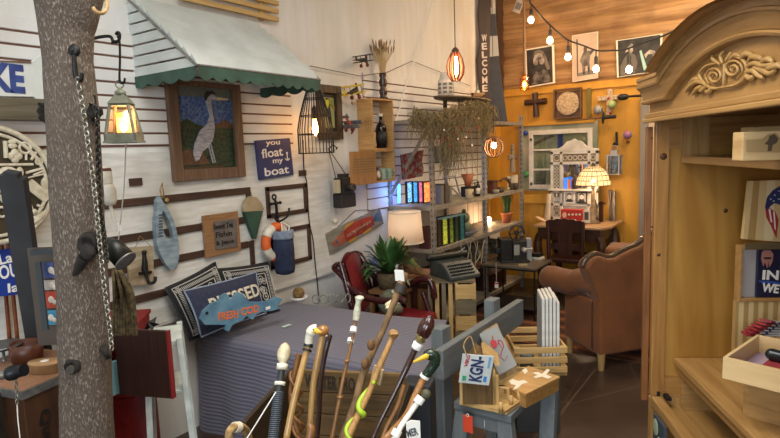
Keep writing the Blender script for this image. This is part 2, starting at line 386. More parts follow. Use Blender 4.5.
for s_, x in ((0, xl), (1, xr)):
    b = B(); n2 = 7
    for k in range(n2):
        za = zb+(zt-zb)*k/n2; zc = zb+(zt-zb)*(k+1)/n2-.01
        ya_ = -OFF+(OFF-.03)*k/n2; yc_ = -OFF+(OFF-.03)*(k+.95)/n2
        b.add([(x, ya_, za), (x, 0, za), (x, 0, zc), (x, yc_, zc), (x-.01, ya_, za), (x-.01, 0, za), (x-.01, 0, zc), (x-.01, yc_, zc)], [(0,1,2,3),(7,6,5,4),(0,4,5,1),(1,5,6,2),(2,6,7,3),(3,7,4,0)], False)
    T.part('side_panel', b, al)
def scallop(x0, x1, n, h0=.045, amp=.02):
    P = [(x0, 0), (x0, -h0)]; st = (x1-x0)/n
    for k in range(n):
        for j in range(1, 7): P.append((x0+st*(k+j/6), -h0-amp*math.sin(PI*j/6)+(.0)))
    return P+[(x1, 0)]
b = B().xf(Matrix.Translation((0, -OFF-.012, zb))); b.prism(scallop(xl-.005, xr+.005, 11), -.003, .003); T.part('valance', b, agreen)
for x in (xl-.01, xr+.006):
    b = B().xf(Matrix.Translation((x, 0, zb)) @ rot('Z', -PI/2)); b.prism(scallop(0, OFF, 4), -.003, .003); T.part('side_valance', b, agreen)
b = B(); b.tube([(xl-.012, -OFF-.01, zb), (xl-.012, -.02, zt+.01)], .007, 6); b.tube([(xr+.01, -OFF-.01, zb), (xr+.01, -.02, zt+.01)], .007, 6); b.tube([(xl, -OFF-.012, zb+.004), (xr, -OFF-.012, zb+.004)], .006, 6)
T.part('edge_trim', b, galv)
# wooden rack above the awning
T = wallL('wooden_slat_rack', 'pale wooden slat rack mounted high above the white awning', 'rack', 240, 5, .03); b = B()
for (x0, y0, x1, y1) in ((170, -8, 277, 4), (175, -1, 277, 12), (178, 1, 277, 20)):
    p = T.hit(x0, y0); q = T.hit(x1, y1); zz = q[1]; b = B(); b.box(p[0], q[0], -.02, .0, zz-.015, zz+.015); T.part('slat', b, ltwood['x'], bevel=.003)
b = B(); p = T.hit(262, 4); b.box(p[0]-.015, p[0]+.015, 0, .03, T.hit(262, 20)[1], p[1]+.3); T.part('upright', b, ltwood['z'])
# ---------------------------------------------------------------- heron picture
T = wallL('heron_picture', 'framed mosaic picture of a grey heron by blue water', 'picture', 205, 130, .02)
def quad(T, pts, off=0): return [T.hit(x, y, off) for x, y in pts]
c = quad(T, [(163, 80), (235, 84), (244, 176.5), (172, 182)])
x0 = (c[0][0]+c[3][0])/2; x1 = (c[1][0]+c[2][0])/2; z1 = (c[0][1]+c[1][1])/2; z0 = (c[2][1]+c[3][1])/2
fw = (x1-x0)*.12
b = B(); b.box(x0, x0+fw, -.035, 0, z0, z1); b.box(x1-fw, x1, -.035, 0, z0, z1); b.box(x0+fw, x1-fw, -.035, 0, z0, z0+fw*1.05); b.box(x0+fw, x1-fw, -.03, 0, z1-fw*.5, z1)
T.part('frame', b, framew['z'], bevel=.004)
W_ = x1-x0-2*fw; Hh = z1-z0-fw*1.5
def pp(u, v): return (x0+fw+W_*u, z0+fw+Hh*v)
sky = mt('mosaic_blue', '#28407c', '#66809c', 55, rough=.5, tex='voronoi', lo=.2, hi=.9); grn = mt('mosaic_green', '#141f16', '#33492f', 60, rough=.5); brn = mt('mosaic_brown', '#6b4a32', '#4a3222', 60, rough=.6); hz = mt('mosaic_dusk', '#6d6c62', '#53605e', 60)
b = B(); b.box(x0+fw, x1-fw, -.012, -.004, z0+fw, z1-fw*.5)
b.mat(1).prism([pp(0, .88), pp(1, .88), pp(1, 1), pp(0, 1)], -.0135, -.012)
b.mat(2).prism([pp(0, .0), pp(1, .0), pp(1, .5), pp(.8, .56), pp(.55, .5), pp(.3, .56), pp(.15, .62), pp(0, .55)], -.0135, -.012)
b.mat(3).prism([pp(0, .06), pp(.5, .06), pp(.4, .2), pp(.15, .25), pp(0, .22)], -.015, -.0134)
b.mat(3).prism([pp(.5, .5), pp(1, .5), pp(1, .55), pp(.85, .62), pp(.7, .56)], -.015, -.0134)
b.mat(4).prism([pp(.02, .0), pp(.75, .0), pp(.75, .035), pp(.02, .035)], -.02, -.012)
b.mat(4).box(x0+fw, x1-fw, -.016, -.012, z0+fw+Hh*.5, z0+fw+Hh*.51)
T.part('panel', b, [sky, hz, grn, brn, flat('#4a3526')])
her = mt('heron_grey_feathers', '#b9b6ba', '#8d8a92', 30, (1, 1, 4), .7); 
b = B(); hp = [(.62, .93), (.55, .92), (.5, .86), (.52, .78), (.56, .66), (.5, .56), (.36, .47), (.25, .32), (.21, .2), (.24, .1), (.3, .12), (.38, .22), (.5, .28), (.58, .36), (.63, .5), (.62, .62), (.6, .76), (.6, .84), (.68, .85), (.72, .88)]
b.prism([pp(*q) for q in hp], -.022, -.013)
b.mat(1).prism([pp(.68, .85), (pp(.93, .86)), pp(.93, .88), pp(.72, .89)], -.021, -.013)
b.mat(2).prism([pp(.48, .88), pp(.52, .95), pp(.64, .96), pp(.7, .92), pp(.6, .92), pp(.54, .88), pp(.5, .83)], -.024, -.02)
b.mat(3)
for q in ((.5, .28), (.54, .3)): b.beam((pp(*q)[0], -.016, pp(*q)[1]), (pp(q[0]+.06, .08)[0], -.016, pp(.5, .07)[1]), .008, .006, (0, 1, 0))
T.part('heron', b, [her, flat('#c9b48a'), black, her])
# ---------------------------------------------------------------- wall signs
def board(T, pts, th=.02, mat=None, name='board', bevel=.003, front=None, extra=0):
    b = B(); b.prism(quad(T, pts, -th), -th-extra, -extra); return T.part(name, b, mat, bevel=bevel)
T = wallL('float_boat_sign', 'navy square sign with white script hanging under the awning', 'sign', 275, 160, .02)
board(T, [(256, 140.5), (290, 138), (294, 175), (260, 180)], .02, mt('navy_sign_paint', '#2b2f5c', '#383c68', 8, rough=.6))
b = B()
for s, p0, p1, h_ in (('you', (266, 147), (280, 146), .035), ('float', (262, 158.5), (283, 155.5), .06), ('my', (273, 165), (283, 164), .035), ('boat', (265, 176.5), (289, 173), .055)):
    b.text(s, T.hit(*p0, -.02), T.hit(*p1, -.02), h_, -.02, .012)
T.part('lettering', b, white)
b = B(); q = T.hit(287, 156, -.02); b.prism(circ(q[0], q[1]+.02, .008), -.023, -.02); b.beam((q[0], -.022, q[1]+.015), (q[0], -.022, q[1]-.03), .006, .003, (0, 1, 0)); b.tube([(q[0]-.02, -.022, q[1]-.015), (q[0]-.01, -.022, q[1]-.028), (q[0]+.01, -.022, q[1]-.028), (q[0]+.02, -.022, q[1]-.015)], .003, 5)
T.part('anchor_motif', b, white)
T = wallL('wood_board_sign', 'brown plank sign with grey lettered plaque in the middle of the panelling', 'sign', 222, 235, .034)
board(T, [(203, 216), (238, 211), (241.5, 250), (206.5, 258.5)], .018, framew['x'] if 0 else wood('mid_brown_plank', '#9a7450', '#7c5838', 'x'), 'backing')
board(T, [(212, 221.5), (235, 218), (236, 246.5), (214, 250)], .006, mt('slate_plaque', '#57504c', '#6a625c', 20, rough=.8), 'plaque', extra=.018)
b = B()
for s, p0, p1 in (('Sweet Tea', (213.5, 230), (233, 227)), ('Fishin', (216, 238), (232, 235.5)), ('& Jesus', (216, 247), (234, 244))): b.text(s, T.hit(*p0, -.024), T.hit(*p1, -.024), .035, -.024, .01)
T.part('lettering', b, black)
T = wallL('net_needle', 'blue-grey wooden fish-shaped float with a long oval hole', 'wall decoration', 167, 225, .034)
out = [(156, 197), (162, 196), (163, 203), (168, 208), (174, 221), (178, 236), (179.5, 250), (179, 262), (175, 272), (170, 270), (163, 260), (158, 248), (156, 235), (156, 218), (158, 207)]
inn = [(162, 208), (167, 216), (171, 226), (174, 238), (172, 241), (168, 240), (164, 233), (162, 222)]
o2 = [T.hit(x, y, -.03) for x, y in out]; i2 = [T.hit(x, y, -.03) for x, y in inn]
# ring-shaped prism: bridge the outline to the hole
poly = o2[:2]+o2[2:]+[o2[0]]
b = B()
b.ringprism(o2, i2, -.03, 0); T.part('body', b, mt('blue_grey_weathered', '#6d7f8c', '#90a0a8', 14, (1, 1, 3), .8))
b = B()
for k in range(8): p = T.hit(160.6, 215+3*k, -.03); b.box(p[0]-.012, p[0]+.012, -.0325, -.031, p[1]-.004, p[1]+.004)
T.part('worn_lettering', b, flat('#3c4a56'))
b = B(); q = [T.hit(x, y) for x, y in ((160, 198), (158, 190), (160, 183), (161, 190), (162, 198))]; b.tube([(x, -.02, z) for x, z in q], .004, 6); b.sph((*T.hit(163, 200)[:1], -.035, T.hit(163, 200)[1]), .012); T.part('hanging_string', b, rope_m)
T = wallL('dagger_hook_board', 'weathered whitish board with a black iron dagger-shaped hook', 'wall hook', 141, 266, .034)
board(T, [(127, 248), (153, 246), (155, 284), (130, 287)], .018, mt('whitewashed_board', '#b9ad94', '#8d7c60', 6, (1, 1, 5), .85, dirt=('#6a5030', 5, .7)))
b = B(); q0 = T.hit(141, 252); q1 = T.hit(141.5, 270); q2 = T.hit(143, 282)
b.tube([(q0[0], -.03, q0[1]), (q1[0], -.03, q1[1])], [.006, .016], 8, flatk=.6) if 0 else b.tube([(q0[0], -.03, q0[1]), ((q0[0]+q1[0])/2, -.032, (q0[1]+q1[1])/2), (q1[0], -.03, q1[1])], [.008, .014, .018], 8)
b.sph((q0[0], -.03, q0[1]), .013); l_ = T.hit(136, 273); r_ = T.hit(148, 271.5); b.tube([(l_[0], -.03, l_[1]), (r_[0], -.03, r_[1])], .008, 8)
b.tube(smooth([(q1[0], -.03, q1[1]), (q1[0]+.005, -.04, q2[1]+.02), (q2[0], -.06, q2[1]), (q2[0]+.02, -.075, q2[1]+.005), (q2[0]+.03, -.07, q2[1]+.03)]), .009, 8)
T.part('iron_hook', b, ironb)
b = B(); e0 = T.hit(134, 248); e1 = T.hit(139, 236); e2 = T.hit(151, 247); b.tube([(e0[0], -.01, e0[1]), (e1[0], -.006, e1[1]), (e2[0], -.01, e2[1])], .002, 5); T.part('hanging_string', b, rope_m)
# green wedge float
T = wallL('wooden_pennant_buoy', 'small wooden buoy, tan top and green pointed tip', 'wall decoration', 253, 215, .03)
b = B(); b.prism([T.hit(x, y, -.03) for x, y in ((244, 207), (246, 201), (251, 196), (257, 197), (262, 203), (264.5, 209), (263.5, 211), (244.5, 212))], -.03, 0)
b.mat(1).prism([T.hit(x, y, -.03) for x, y in ((244.5, 212), (263.5, 211), (260.5, 222), (256.5, 239), (254.5, 239), (249, 225))], -.03, 0); T.part('body', b, [mt('tan_wood', '#a8977a', '#8c7a5c', 8), mt('sea_green_paint', '#203c30', '#2b4c3e', 10, rough=.7)], bevel=.004)
b = B(); q = T.hit(251, 199); q1 = T.hit(250, 191); b.tube([(q[0], -.02, q[1]), (q1[0], -.005, q1[1])], .002, 5); T.part('hanging_string', b, rope_m)
# anchor hook rail
T = wallL('anchor_hook', 'black iron anchor-shaped double hook above the blue bag', 'wall hook', 275, 210, .034)
b = B(); q = [T.hit(x, y) for x, y in ((272, 197), (274, 203), (275, 219), (277, 225))]
b.ring((q[0][0], -.02, q[0][1]), .016, .006, n=16); b.tube([(q[0][0]+.003, -.02, q[0][1]-.016)]+[(p[0], -.02, p[1]) for p in q[1:]], [.009, .009, .011, .008], 8)
l_ = T.hit(268.5, 204); r_ = T.hit(278, 202.5); b.tube([(l_[0], -.02, l_[1]), (r_[0], -.02, r_[1])], .009, 8); b.sph((l_[0], -.02, l_[1]), .012); b.sph((r_[0], -.02, r_[1]), .012)
b.tube(smooth([(*T.hit(269, 213)[:1], -.03, T.hit(269, 213)[1]), (T.hit(271, 219)[0], -.045, T.hit(271, 219)[1]), (T.hit(276, 221)[0], -.035, T.hit(276, 221)[1]), (T.hit(282, 216)[0], -.05, T.hit(282, 216)[1]), (T.hit(285, 208)[0], -.04, T.hit(285, 208)[1])]), .007, 8); T.part('iron_hook', b, ironb)
T = wallL('life_ring', 'small orange and white life ring hanging behind the blue bag', 'life ring', 277, 242, .06)
q = T.hit(276, 242, -.03); e = T.hit(290, 242, -.03); Rr = .09
for k in range(8):
    b = B(); n = 5; b.tube([(q[0]+Rr*math.cos((k+j/n)*PI/4+.3), -.03, q[1]+Rr*1.1*math.sin((k+j/n)*PI/4+.3)) for j in range(n+1)], .032, 10)
    T.part('orange_band' if k % 2 else 'white_band', b, mt('orange_cloth', '#d8642a', '#c65620', 20) if k % 2 else mt('white_cloth', '#d9d2c4', '#c6bda8', 20))
T = wallL('drawstring_bag', 'navy blue drawstring bag with grey top hanging from the anchor hook', 'bag', 284, 250, .13)
q = T.hit(284, 252); zt_ = T.hit(284, 231)[1]; zb_ = T.hit(285, 274)[1]; rr = .068
b = B(); b.lathe([(rr*.5, zb_), (rr*.9, zb_+.01), (rr, zb_+.04), (rr*1.02, zb_+.16), (rr*.98, zt_-.05)], (q[0], 0, 0), 20); T.part('body', b, mt('navy_canvas', '#182038', '#222c46', 30, rough=.9, bump=.3))
b = B(); pr = [(rr*(1.02+.06*(k % 2)), zt_-.05+k*.014) for k in range(5)]; b.lathe(pr+[(rr*.9, zt_+.008), (rr*.7, zt_-.01)], (q[0], 0, 0), 20); T.part('gathered_top', b, mt('grey_canvas', '#8792a2', '#6c788a', 30, rough=.9, bump=.3))
b = B(); c0 = T.hit(277.5, 223, .09)
for dx in (-.03, .03): b.tube([(q[0]+dx, -.02, zt_-.02), (q[0]+dx*1.1, -.03, zt_+.03), (c0[0]+.02, .08, c0[1]+.01)], .004, 6)
T.part('drawstring', b, white)
# ---------------------------------------------------------------- long painted fish sign
T = wallL('painted_fish_sign', 'long grey plank sign with a painted red fish, hung tilted by a wire', 'sign', 355, 232, .01)
Q = [(326, 233.5), (380, 208), (384, 223.5), (330.5, 255)]
board(T, Q, .02, mt('grey_plank', '#8a857a', '#6d675c', 6, (1, 1, 6), .8), 'board')
def bil(Q, u, v): # v down
    a = V(Q[0]).lerp(V(Q[1]), u); c_ = V(Q[3]).lerp(V(Q[2]), u); return a.lerp(c_, v)
def bp(T, Q, off): return lambda u, v: T.hit(*bil(Q, u, v), off)
g = bp(T, Q, -.022)
b = B(); b.prism([g(u, v) for u, v in ((.3, .25), (.5, .1), (.7, .12), (.84, .25), (.84, .75), (.6, .85), (.3, .82))], -.024, -.018); 
b.mat(1).prism([g(u, v) for u, v in ((.05, .62), (.15, .42), (.3, .25), (.3, .82), (.18, .85))], -.024, -.018)
b.mat(2)
for k in range(5): b.prism([g(.84, .4+.03*k), g(.98, .08+.17*k), g(.98, .14+.17*k), g(.84, .45+.03*k)], -.024, -.018)
b.mat(3).prism([g(.3, .25), g(.5, .1), g(.5, .0), g(.38, .05)], -.024, -.018); b.prism([g(.35, .84), g(.5, .82), g(.48, .96), g(.36, .97)], -.024, -.018); b.prism([g(.62, .84), g(.76, .78), g(.76, .92), g(.64, .95)], -.024, -.018)
b.mat(2).prism(circ(*g(.15, .6), .012), -.027, -.018)
T.part('painted_fish', b, [mt('worn_red', '#a83420', '#7c2c1e', 14), mt('fish_pink', '#a8604a', '#8c4c3a', 30), flat('#2c5a7a'), flat('#b88a34')])
b = B(); P_ = [g(.34+.44*k/40, .57-.1*k/40+.09*math.sin(k*1.9)*(1 if k % 7 else 1.6)) for k in range(41)]; b.tube([(x, -.0255, z) for x, z in P_], .0035, 4); T.part('worn_lettering', b, mt('worn_cream', '#c8b8a0', '#9a5a44', 30))
b = B(); e0 = g(.25, 0); e1 = T.hit(354, 212); e2 = g(.95, 0); b.tube([(e0[0], -.005, e0[1]), (T.hit(355, 210.5)[0], -.005, T.hit(355, 210.5)[1]), (e2[0], -.005, e2[1])], .0025, 5); T.part('hanging_wire', b, cordk)
b = B(); q = T.hit(334, 222); b.sph((q[0]+WX*0, 0, q[1]), .02); 
solo('wall_plug', 'small white round plug on the wall above the fish sign', 'wall plug', B().lathe([(.022, 0), (.022, .02), (.012, .03)], onX(334, 221, WX+.0), 14, rot('Y', PI/2)), cream)
from mathutils import noise
# ---------------------------------------------------------------- tree trunk
TD = 1.8
base = atD(88, 438, TD); 
ps = [(72, -60, 34), (69, -20, 33), (68, 0, 30), (66, 30, 24.5), (67.5, 60, 22.5), (70, 90, 23), (72, 110, 24), (74, 150, 23), (77, 200, 24), (80, 250, 24), (82.5, 300, 24), (84.5, 350, 24.5), (86.5, 400, 25), (88, 438, 25)]
pts = [atD(x, y, TD) for x, y, r in ps]; rs = [r/F*TD for x, y, r in ps]
d = (pts[-1]-pts[-2]).normalized(); 
while pts[-1].z > .02: 
    st = min(.2, (pts[-1].z-0.0)/max(.3, -d.z)); pts.append(pts[-1]+d*st); rs.append(.083)
pts[-1].z = 0
top = pts[0]; ud = (pts[0]-pts[1]).normalized()
for k in range(8): pts.insert(0, pts[0]+ud*.2); rs.insert(0, .12)
P2 = []; R2 = []
for i in range(len(pts)-1):
    for j in range(6): t = j/6; P2.append(pts[i].lerp(pts[i+1], t)); R2.append(rs[i]*(1-t)+rs[i+1]*t)
P2.append(pts[-1]); R2.append(rs[-1])
keep = [i for i, p in enumerate(P2) if p.z < 3.49]; P2 = [P2[i] for i in keep]; R2 = [R2[i] for i in keep]
T = Thing('tree_trunk', 'tall bare grey-brown tree trunk standing in the left foreground', 'tree trunk', pts[-1])
b = B(); b.tube(P2, R2, 40)
for i, v in enumerate(b.v):
    c = P2[min(i//40, len(P2)-1)]; dv = v-c; n1 = noise.noise(V((v.x*9, v.y*9, v.z*3)))*.006+noise.noise(V((v.x*40, v.y*40, v.z*10)))*.003
    b.v[i] = v+dv.normalized()*n1 if dv.length else v
bark = mt('grey_brown_bark', '#564a40', '#8e8378', 105, (2, 2, .7), .9, bump=.8, dist=.2, lo=.52, hi=.68, dirt=('#5e5146', 5, .5))
T.part('trunk', b, bark, world=True)
kn = mt('dark_knot_wood', '#120f0d', '#2a231d', 30, rough=.95, bump=.8)
def knot(px, py, r, sx=1, sz=1, deep=.0):
    c = atD(px, py, TD-.085); q = B(); q.m = Matrix.Translation(c) @ rot('Z', math.atan2(FH.y, FH.x)-PI/2)
    q.lathe([(r*1.2, -.02), (r*1.1, .002), (r*.85, .012), (r*.6, .004), (r*.3, -.004), (0, -.004)], (0, 0, 0), 22, rot('X', PI/2) @ Matrix.Diagonal((sx, sz, 1, 1)))
    for i, v in enumerate(q.v): q.v[i] = v+V((noise.noise(v*60), noise.noise(v*60+V((9, 0, 0))), noise.noise(v*60+V((0, 9, 0)))))*.006
    T.part('knot', q, kn, world=True)
knot(88, 245, .03, 1, 1.1); knot(72, 367, .022); 
for (x, y, r) in ((45, 112, .018), (94, 113, .018), (106, 353, .012)):
    q = B(); q.sph(atD(x, y, TD-.03), (r, r, r*1.6), 16); q.v = [v+V((noise.noise(v*50), noise.noise(v*50+V((9, 0, 0))), noise.noise(v*50+V((0, 9, 0)))))*.02 for v in q.v]; T.part('knot', q, kn, world=True)
b = B(); c1 = atD(84, 258, TD-.09); c2 = atD(73, 276, TD-.09); b.tube([c1, (c1+c2)/2, c2], [.02, .014, .004], 8); c1 = atD(88, 252, TD-.1); b.sph(c1, (.03, .02, .026))
T.part('knot', b, kn, world=True)
b = B(); c1 = atD(72, 369, TD-.09); b.tube([c1, c1-FH*.012], [.015, .013], 14); T.part('cut_branch_stub', b, flat('#3a362e'), world=True)
# iron hook on the tree with its chain
hc = atD(75, 51, TD-.09)
T = Thing('disc_wall_hook', 'black iron hook with a round disc top nailed to the tree', 'hook', hc)
toC = -FH
b = B(); b.m = Matrix.Translation(hc) @ rot('Z', math.atan2(FH.y, FH.x)-PI/2)
b.lathe([(.017, 0), (.018, .006), (.012, .012), (0, .013)], (0, -.0, 0), 20, rot('X', PI/2)); b.sph((0, -.014, 0), .004)
T.part('disc', b, ironb, world=True)
def A(px, py, dd=0): return atD(px, py, TD-.1-dd)
b = B(); b.tube([A(74, 55), A(74.5, 66), A(76, 78)], [.006, .008, .008], 8); b.tube(smooth([A(76, 77), A(78, 82, .015), A(81, 80, .03), A(82, 73, .035)]), .006, 8); T.part('hook_arm', b, ironb, world=True)
chm = mt('silver_chain', '#a8a69c', '#7a7668', 50, rough=.35, metal=.8, bump=.05)
def chain(name, label, pts, n, r=.011, w=.0022, m=chm, group=None):
    T = Thing(name, label, 'chain', pts[-1], 0, group); P = smooth(pts, 20); L = [0]
    for i in range(1, len(P)): L.append(L[-1]+(P[i]-P[i-1]).length)
    b = B(); k = 0
    for q in range(n):
        t = L[-1]*(q+.5)/n
        while k < len(L)-2 and L[k+1] < t: k += 1
        p = P[k].lerp(P[k+1], (t-L[k])/max(1e-6, L[k+1]-L[k])); d = (P[k+1]-P[k]).normalized()
        half = L[-1]/n*.68; s_ = d.orthogonal().normalized(); s_.rotate(Matrix.Rotation((q % 2)*PI/2+.4, 3, d))
        b.tube([p+d*math.cos(a)*half+s_*math.sin(a)*r*.8 for a in [2*PI*j/12 for j in range(12)]], w, 6, True)
    o = b; return solo_at(T, o, m)
def solo_at(T, b, m):
    me = mkmesh(T.o.name, b, m, T.I); lab = dict(T.o.items()); loc = T.o.location.copy(); rz = T.o.rotation_euler.copy(); nm = T.o.name
    bpy.data.objects.remove(T.o); o = bpy.data.objects.new(nm, me); C.objects.link(o); o.location = loc; o.rotation_euler = rz
    for k, v in lab.items(): o[k] = v
    return o
chain('hanging_chain', 'silver linked chain hanging from the disc hook down the tree trunk', [A(78, 78, .03), A(80, 92, .02), A(84, 115, .01), A(89, 150, .0), A(94, 185, .0), A(98, 225, .0), A(102, 265, .0), A(106, 300, .0), A(110, 330, 0), A(112, 350, 0)], 64, .0095, .0024)
chain('hanging_chain', 'second darker chain looped beside the tree trunk over the metal bucket lamp', [A(97, 108, -.02), A(98, 150, -.03), A(99, 190, -.04), A(101, 215, -.03), A(105, 240, -.02), A(107, 262, 0)], 38, .009, .0024, flat('#3a3834', .4, .7))
# tan rope loop near the top of the trunk
b = B(); b.tube(smooth([A(93, 8, -.02), A(98, 13, -.02), A(104, 12, -.04), (A(107, 6, -.06)), A(105, -3, -.08), A(99, -8, -.08)]), .006, 8); solo('rope_loop', 'tan rope loop tied behind the top of the trunk', 'rope', b, rope_m)
# strap hanging right of the trunk
b = B(); b.tube([A(93, 95, -.1), A(96, 150, -.1), A(98, 190, -.1), A(101, 232, -.1)], .009, 8); solo('black_strap', 'thin black strap hanging just right of the tree trunk', 'strap', b, black)
# ---------------------------------------------------------------- bracket and lantern
LD = 2.15
def D(px, py, dd=LD): return atD(px, py, dd)
b = B(); b.beam(D(88.5, 38), D(90, 62), .012, .006); b.tube(smooth([D(88.5, 40), D(100, 37), D(110, 36.5), D(113, 41), D(116, 42), D(119, 40), D(119.5, 34), D(117.5, 32.5), D(116, 35)], 5), .006, 8); b.tube(smooth([D(112, 44), D(113, 41.5), D(116, 41.5)], 4), .005, 6)
solo('iron_bracket', 'scrolled black iron bracket arm reaching from the tree toward the awning', 'bracket', b, ironb)
b = B(); b.tube(smooth([D(117.5, 36), D(119.5, 42), D(120, 60), D(119.5, 78), D(121, 83), D(124, 82), D(125, 78)], 6), .0045, 6); solo('lantern_hanger', 'long thin iron rod hook holding the lit lantern', 'hanger', b, ironb)
c = D(125, 143); s = LD/F
T = Thing('hanging_lantern', 'lit tapered metal lantern with glass sides hanging on a bracket beside the tree', 'lantern', c, math.atan2(FH.y, FH.x)-PI/2+.15)
def fr(b, w, d, z, t, h): # rectangular collar
    b.box(-w, w, -d, -d+t, z, z+h); b.box(-w, w, d-t, d, z, z+h); b.box(-w, -w+t, -d, d, z, z+h); b.box(w-t, w, -d, d, z, z+h)
lm = mt('grey_green_lantern_metal', '#747a6c', '#8c8f80', 25, rough=.55, metal=.4)
w0 = 14.5*s; w1 = 9*s; hh = 38*s; b = B(); b.box(-w0-.004, w0+.004, -w0-.004, w0+.004, 0, .008); fr(b, w0, w0, .005, .008, .03); T.part('base', b, lm)
b = B()
for sx in (-1, 1):
    for sy in (-1, 1): b.beam((sx*(w0-.006), sy*(w0-.006), .03), (sx*(w1-.003), sy*(w1-.003), hh), .009, .009)
fr(b, w1, w1, hh-.008, .008, .012); T.part('corner_posts', b, lm)
b = B(); z0 = hh; b.add([(-w1-.005, -w1-.005, z0), (w1+.005, -w1-.005, z0), (w1+.005, w1+.005, z0), (-w1-.005, w1+.005, z0), (-.015, -.015, z0+.035), (.015, -.015, z0+.035), (.015, .015, z0+.035), (-.015, .015, z0+.035)], [(0,3,2,1),(0,1,5,4),(1,2,6,5),(2,3,7,6),(3,0,4,7),(4,5,6,7)]); b.lathe([(.02, z0+.03), (.02, z0+.045), (.012, z0+.05), (.006, z0+.06)], n=12); b.ring((0, 0, z0+.072), .014, .0025); T.part('roof', b, lm)
b = B()
a0 = w0-.012; a1 = w1-.008
for k in range(4):
    b.m = rot('Z', k*PI/2); b.add([(-a0, -a0, .035), (a0, -a0, .035), (a1, -a1, hh-.01), (-a1, -a1, hh-.01)], [(0, 1, 2, 3)])
T.part('glass_pane', b, glass('amber_seeded_glass', '#ffe8cc', .2))
b = B(); b.lathe([(.012, .01), (.012, .035), (.01, .04)], n=12); T.part('socket', b, flat('#6a4a2a'))
b = B(); b.sph((0, 0, .06), (.013, .013, .02)); T.part('bulb', b, emi('bulb_warm', '#ffc488', 30))
b = B(); b.box(-a0*.8, a0*.8, a0*.75, a0*.78, .04, hh-.03); T.part('reflector', b, mt('amber_reflector', '#d8b088', '#c49a70', 20, rough=.5))
light('lantern_glow', 'POINT', c+V((0, 0, .1)), 1.2, (1, .6, .3), .015)
b = B(); b.tube([D(126, 144), D(124, 190, LD+.1), D(120, 225, LD+.2), D(117, 255, LD+.3)], .0025, 6); b.boxc(D(118.5, 227, LD+.2), (.016, .016, .035)); solo('lamp_cord', 'white lamp cord hanging down under the lantern with an inline switch', 'cord', b, white)
# ---------------------------------------------------------------- lake sign and beam above the disc
T = wallL('lake_sign', 'white board sign with worn blue block letters cut off by the frame edge', 'sign', 20, 80, .06)
b = B(); P_ = [T.hit(x, y, -.02) for x, y in ((-70, 47), (-60, 58), (31, 62), (41, 54), (52, 57), (52, 104), (41, 103), (34, 97), (-60, 95), (-70, 108))]; b.prism(P_, -.02, 0); T.part('board', b, mt('white_sign_paint', '#dfe2dc', '#cfd2ca', 7, rough=.7), bevel=.003)
b = B(); b.beam(*[V((T.hit(x, y, -.024)[0], -.024, T.hit(x, y, -.024)[1])) for x, y in ((-60, 58.5), (31, 62.5))], .006, .008, (0, 1, 0)); T.part('edge_strip', b, framew['x'])
b = B(); b.text('LAKE', T.hit(-48, 88, -.02), T.hit(25.5, 94, -.02), T.hit(12, 64, -.02)[1]-T.hit(25, 94, -.02)[1], -.02, .05); T.part('lettering', b, mt('worn_navy_ink', '#2a3a78', '#38508e', 20))
b = B(); p = zy(-60, 104); q = zy(58, 112); b.box(WX+.02, WX+.1, p[0], q[0], zy(40, 122)[1], zy(40, 101)[1]); solo('wooden_beam', 'grey-brown horizontal wooden beam below the lake sign', 'beam', b, wood('grey_beam', '#6a6350', '#50493a', 'y'), bevel=.004)
# carved round plaque
c = onX(-18, 190, WX+.14); T = Thing('carved_round_plaque', 'big round dark plaque covered in cream carved tools, buttons and spools', 'plaque', c, PI/2)
q = T.hit(2, 178); Rr = abs(T.hit(53, 178)[0]-T.hit(2, 178)[0])*1.02; cz = (T.hit(10, 124)[1]+T.hit(20, 242)[1])/2; Rr = (T.hit(10, 124)[1]-T.hit(20, 238)[1])/2; cx = T.hit(50, 180)[0]-Rr; 
b = B(); b.prism(circ(cx, cz, Rr, 48), -.03, 0); T.part('disc', b, mt('dark_olive_brown', '#33291a', '#40341f', 20, rough=.8))
cw = mt('cream_carving', '#cfc8b4', '#b4ab92', 40, rough=.8)
b = B(); b.ring((cx, -.035, cz), Rr*.98, .012, n=48); T.part('rim', b, cw); b = B(); b.ring((cx, -.035, cz), Rr*.87, .008, n=48); T.part('inner_rim', b, cw)
def J(px, py): p = T.hit(px, py, -.035); return V((p[0], -.036, p[1]))
def mot(name, f): b = B(); f(b); T.part(name, b, cw)
mot('carved_magnifier', lambda b: (b.ring(J(25, 148), .022, .006, n=20), b.tube([J(26, 154), J(26, 160)], .005)))
mot('carved_bar', lambda b: b.tube([J(5, 141), J(6, 158)], .009))
mot('carved_flower', lambda b: [b.sph(J(15+3.5*math.cos(a), 156+3.5*math.sin(a)), (.016, .008, .016)) for a in (0, 1.57, 3.14, 4.71)])
mot('carved_button', lambda b: (b.ring(J(39, 161.5), .013, .005, n=16), b.sph(J(39, 161.5), (.008, .005, .008))))
mot('carved_bow', lambda b: (b.tube([J(30, 153), J(37, 159)], .006), b.tube([J(36, 152), J(31, 160)], .006)))
mot('carved_spool', lambda b: (b.sph(J(12, 142), (.016, .008, .012)), b.sph(J(12.5, 146), (.019, .008, .012))))
mot('carved_rope', lambda b: b.tube([J(-10, 165), J(33, 164.5)], .006))
mot('carved_pin', lambda b: (b.tube([J(26, 173), J(42, 168.5)], .006), b.tube([J(27, 178), J(44, 174), J(46, 171), J(43, 171), J(33, 175)], .004)))
mot('carved_thimble', lambda b: b.sph(J(20, 172), (.014, .008, .022)))
mot('carved_strip', lambda b: b.beam(J(28, 183), J(48, 199), .045, .012, (0, 1, 0)))
mot('carved_scissors', lambda b: (b.tube([J(27, 195), J(33, 212)], .006), b.tube([J(37, 205), J(43, 208)], .006), b.sph(J(34, 212), .014), b.sph(J(32, 219), .012)))
mot('carved_button', lambda b: b.sph(J(46, 184), (.022, .008, .03)))
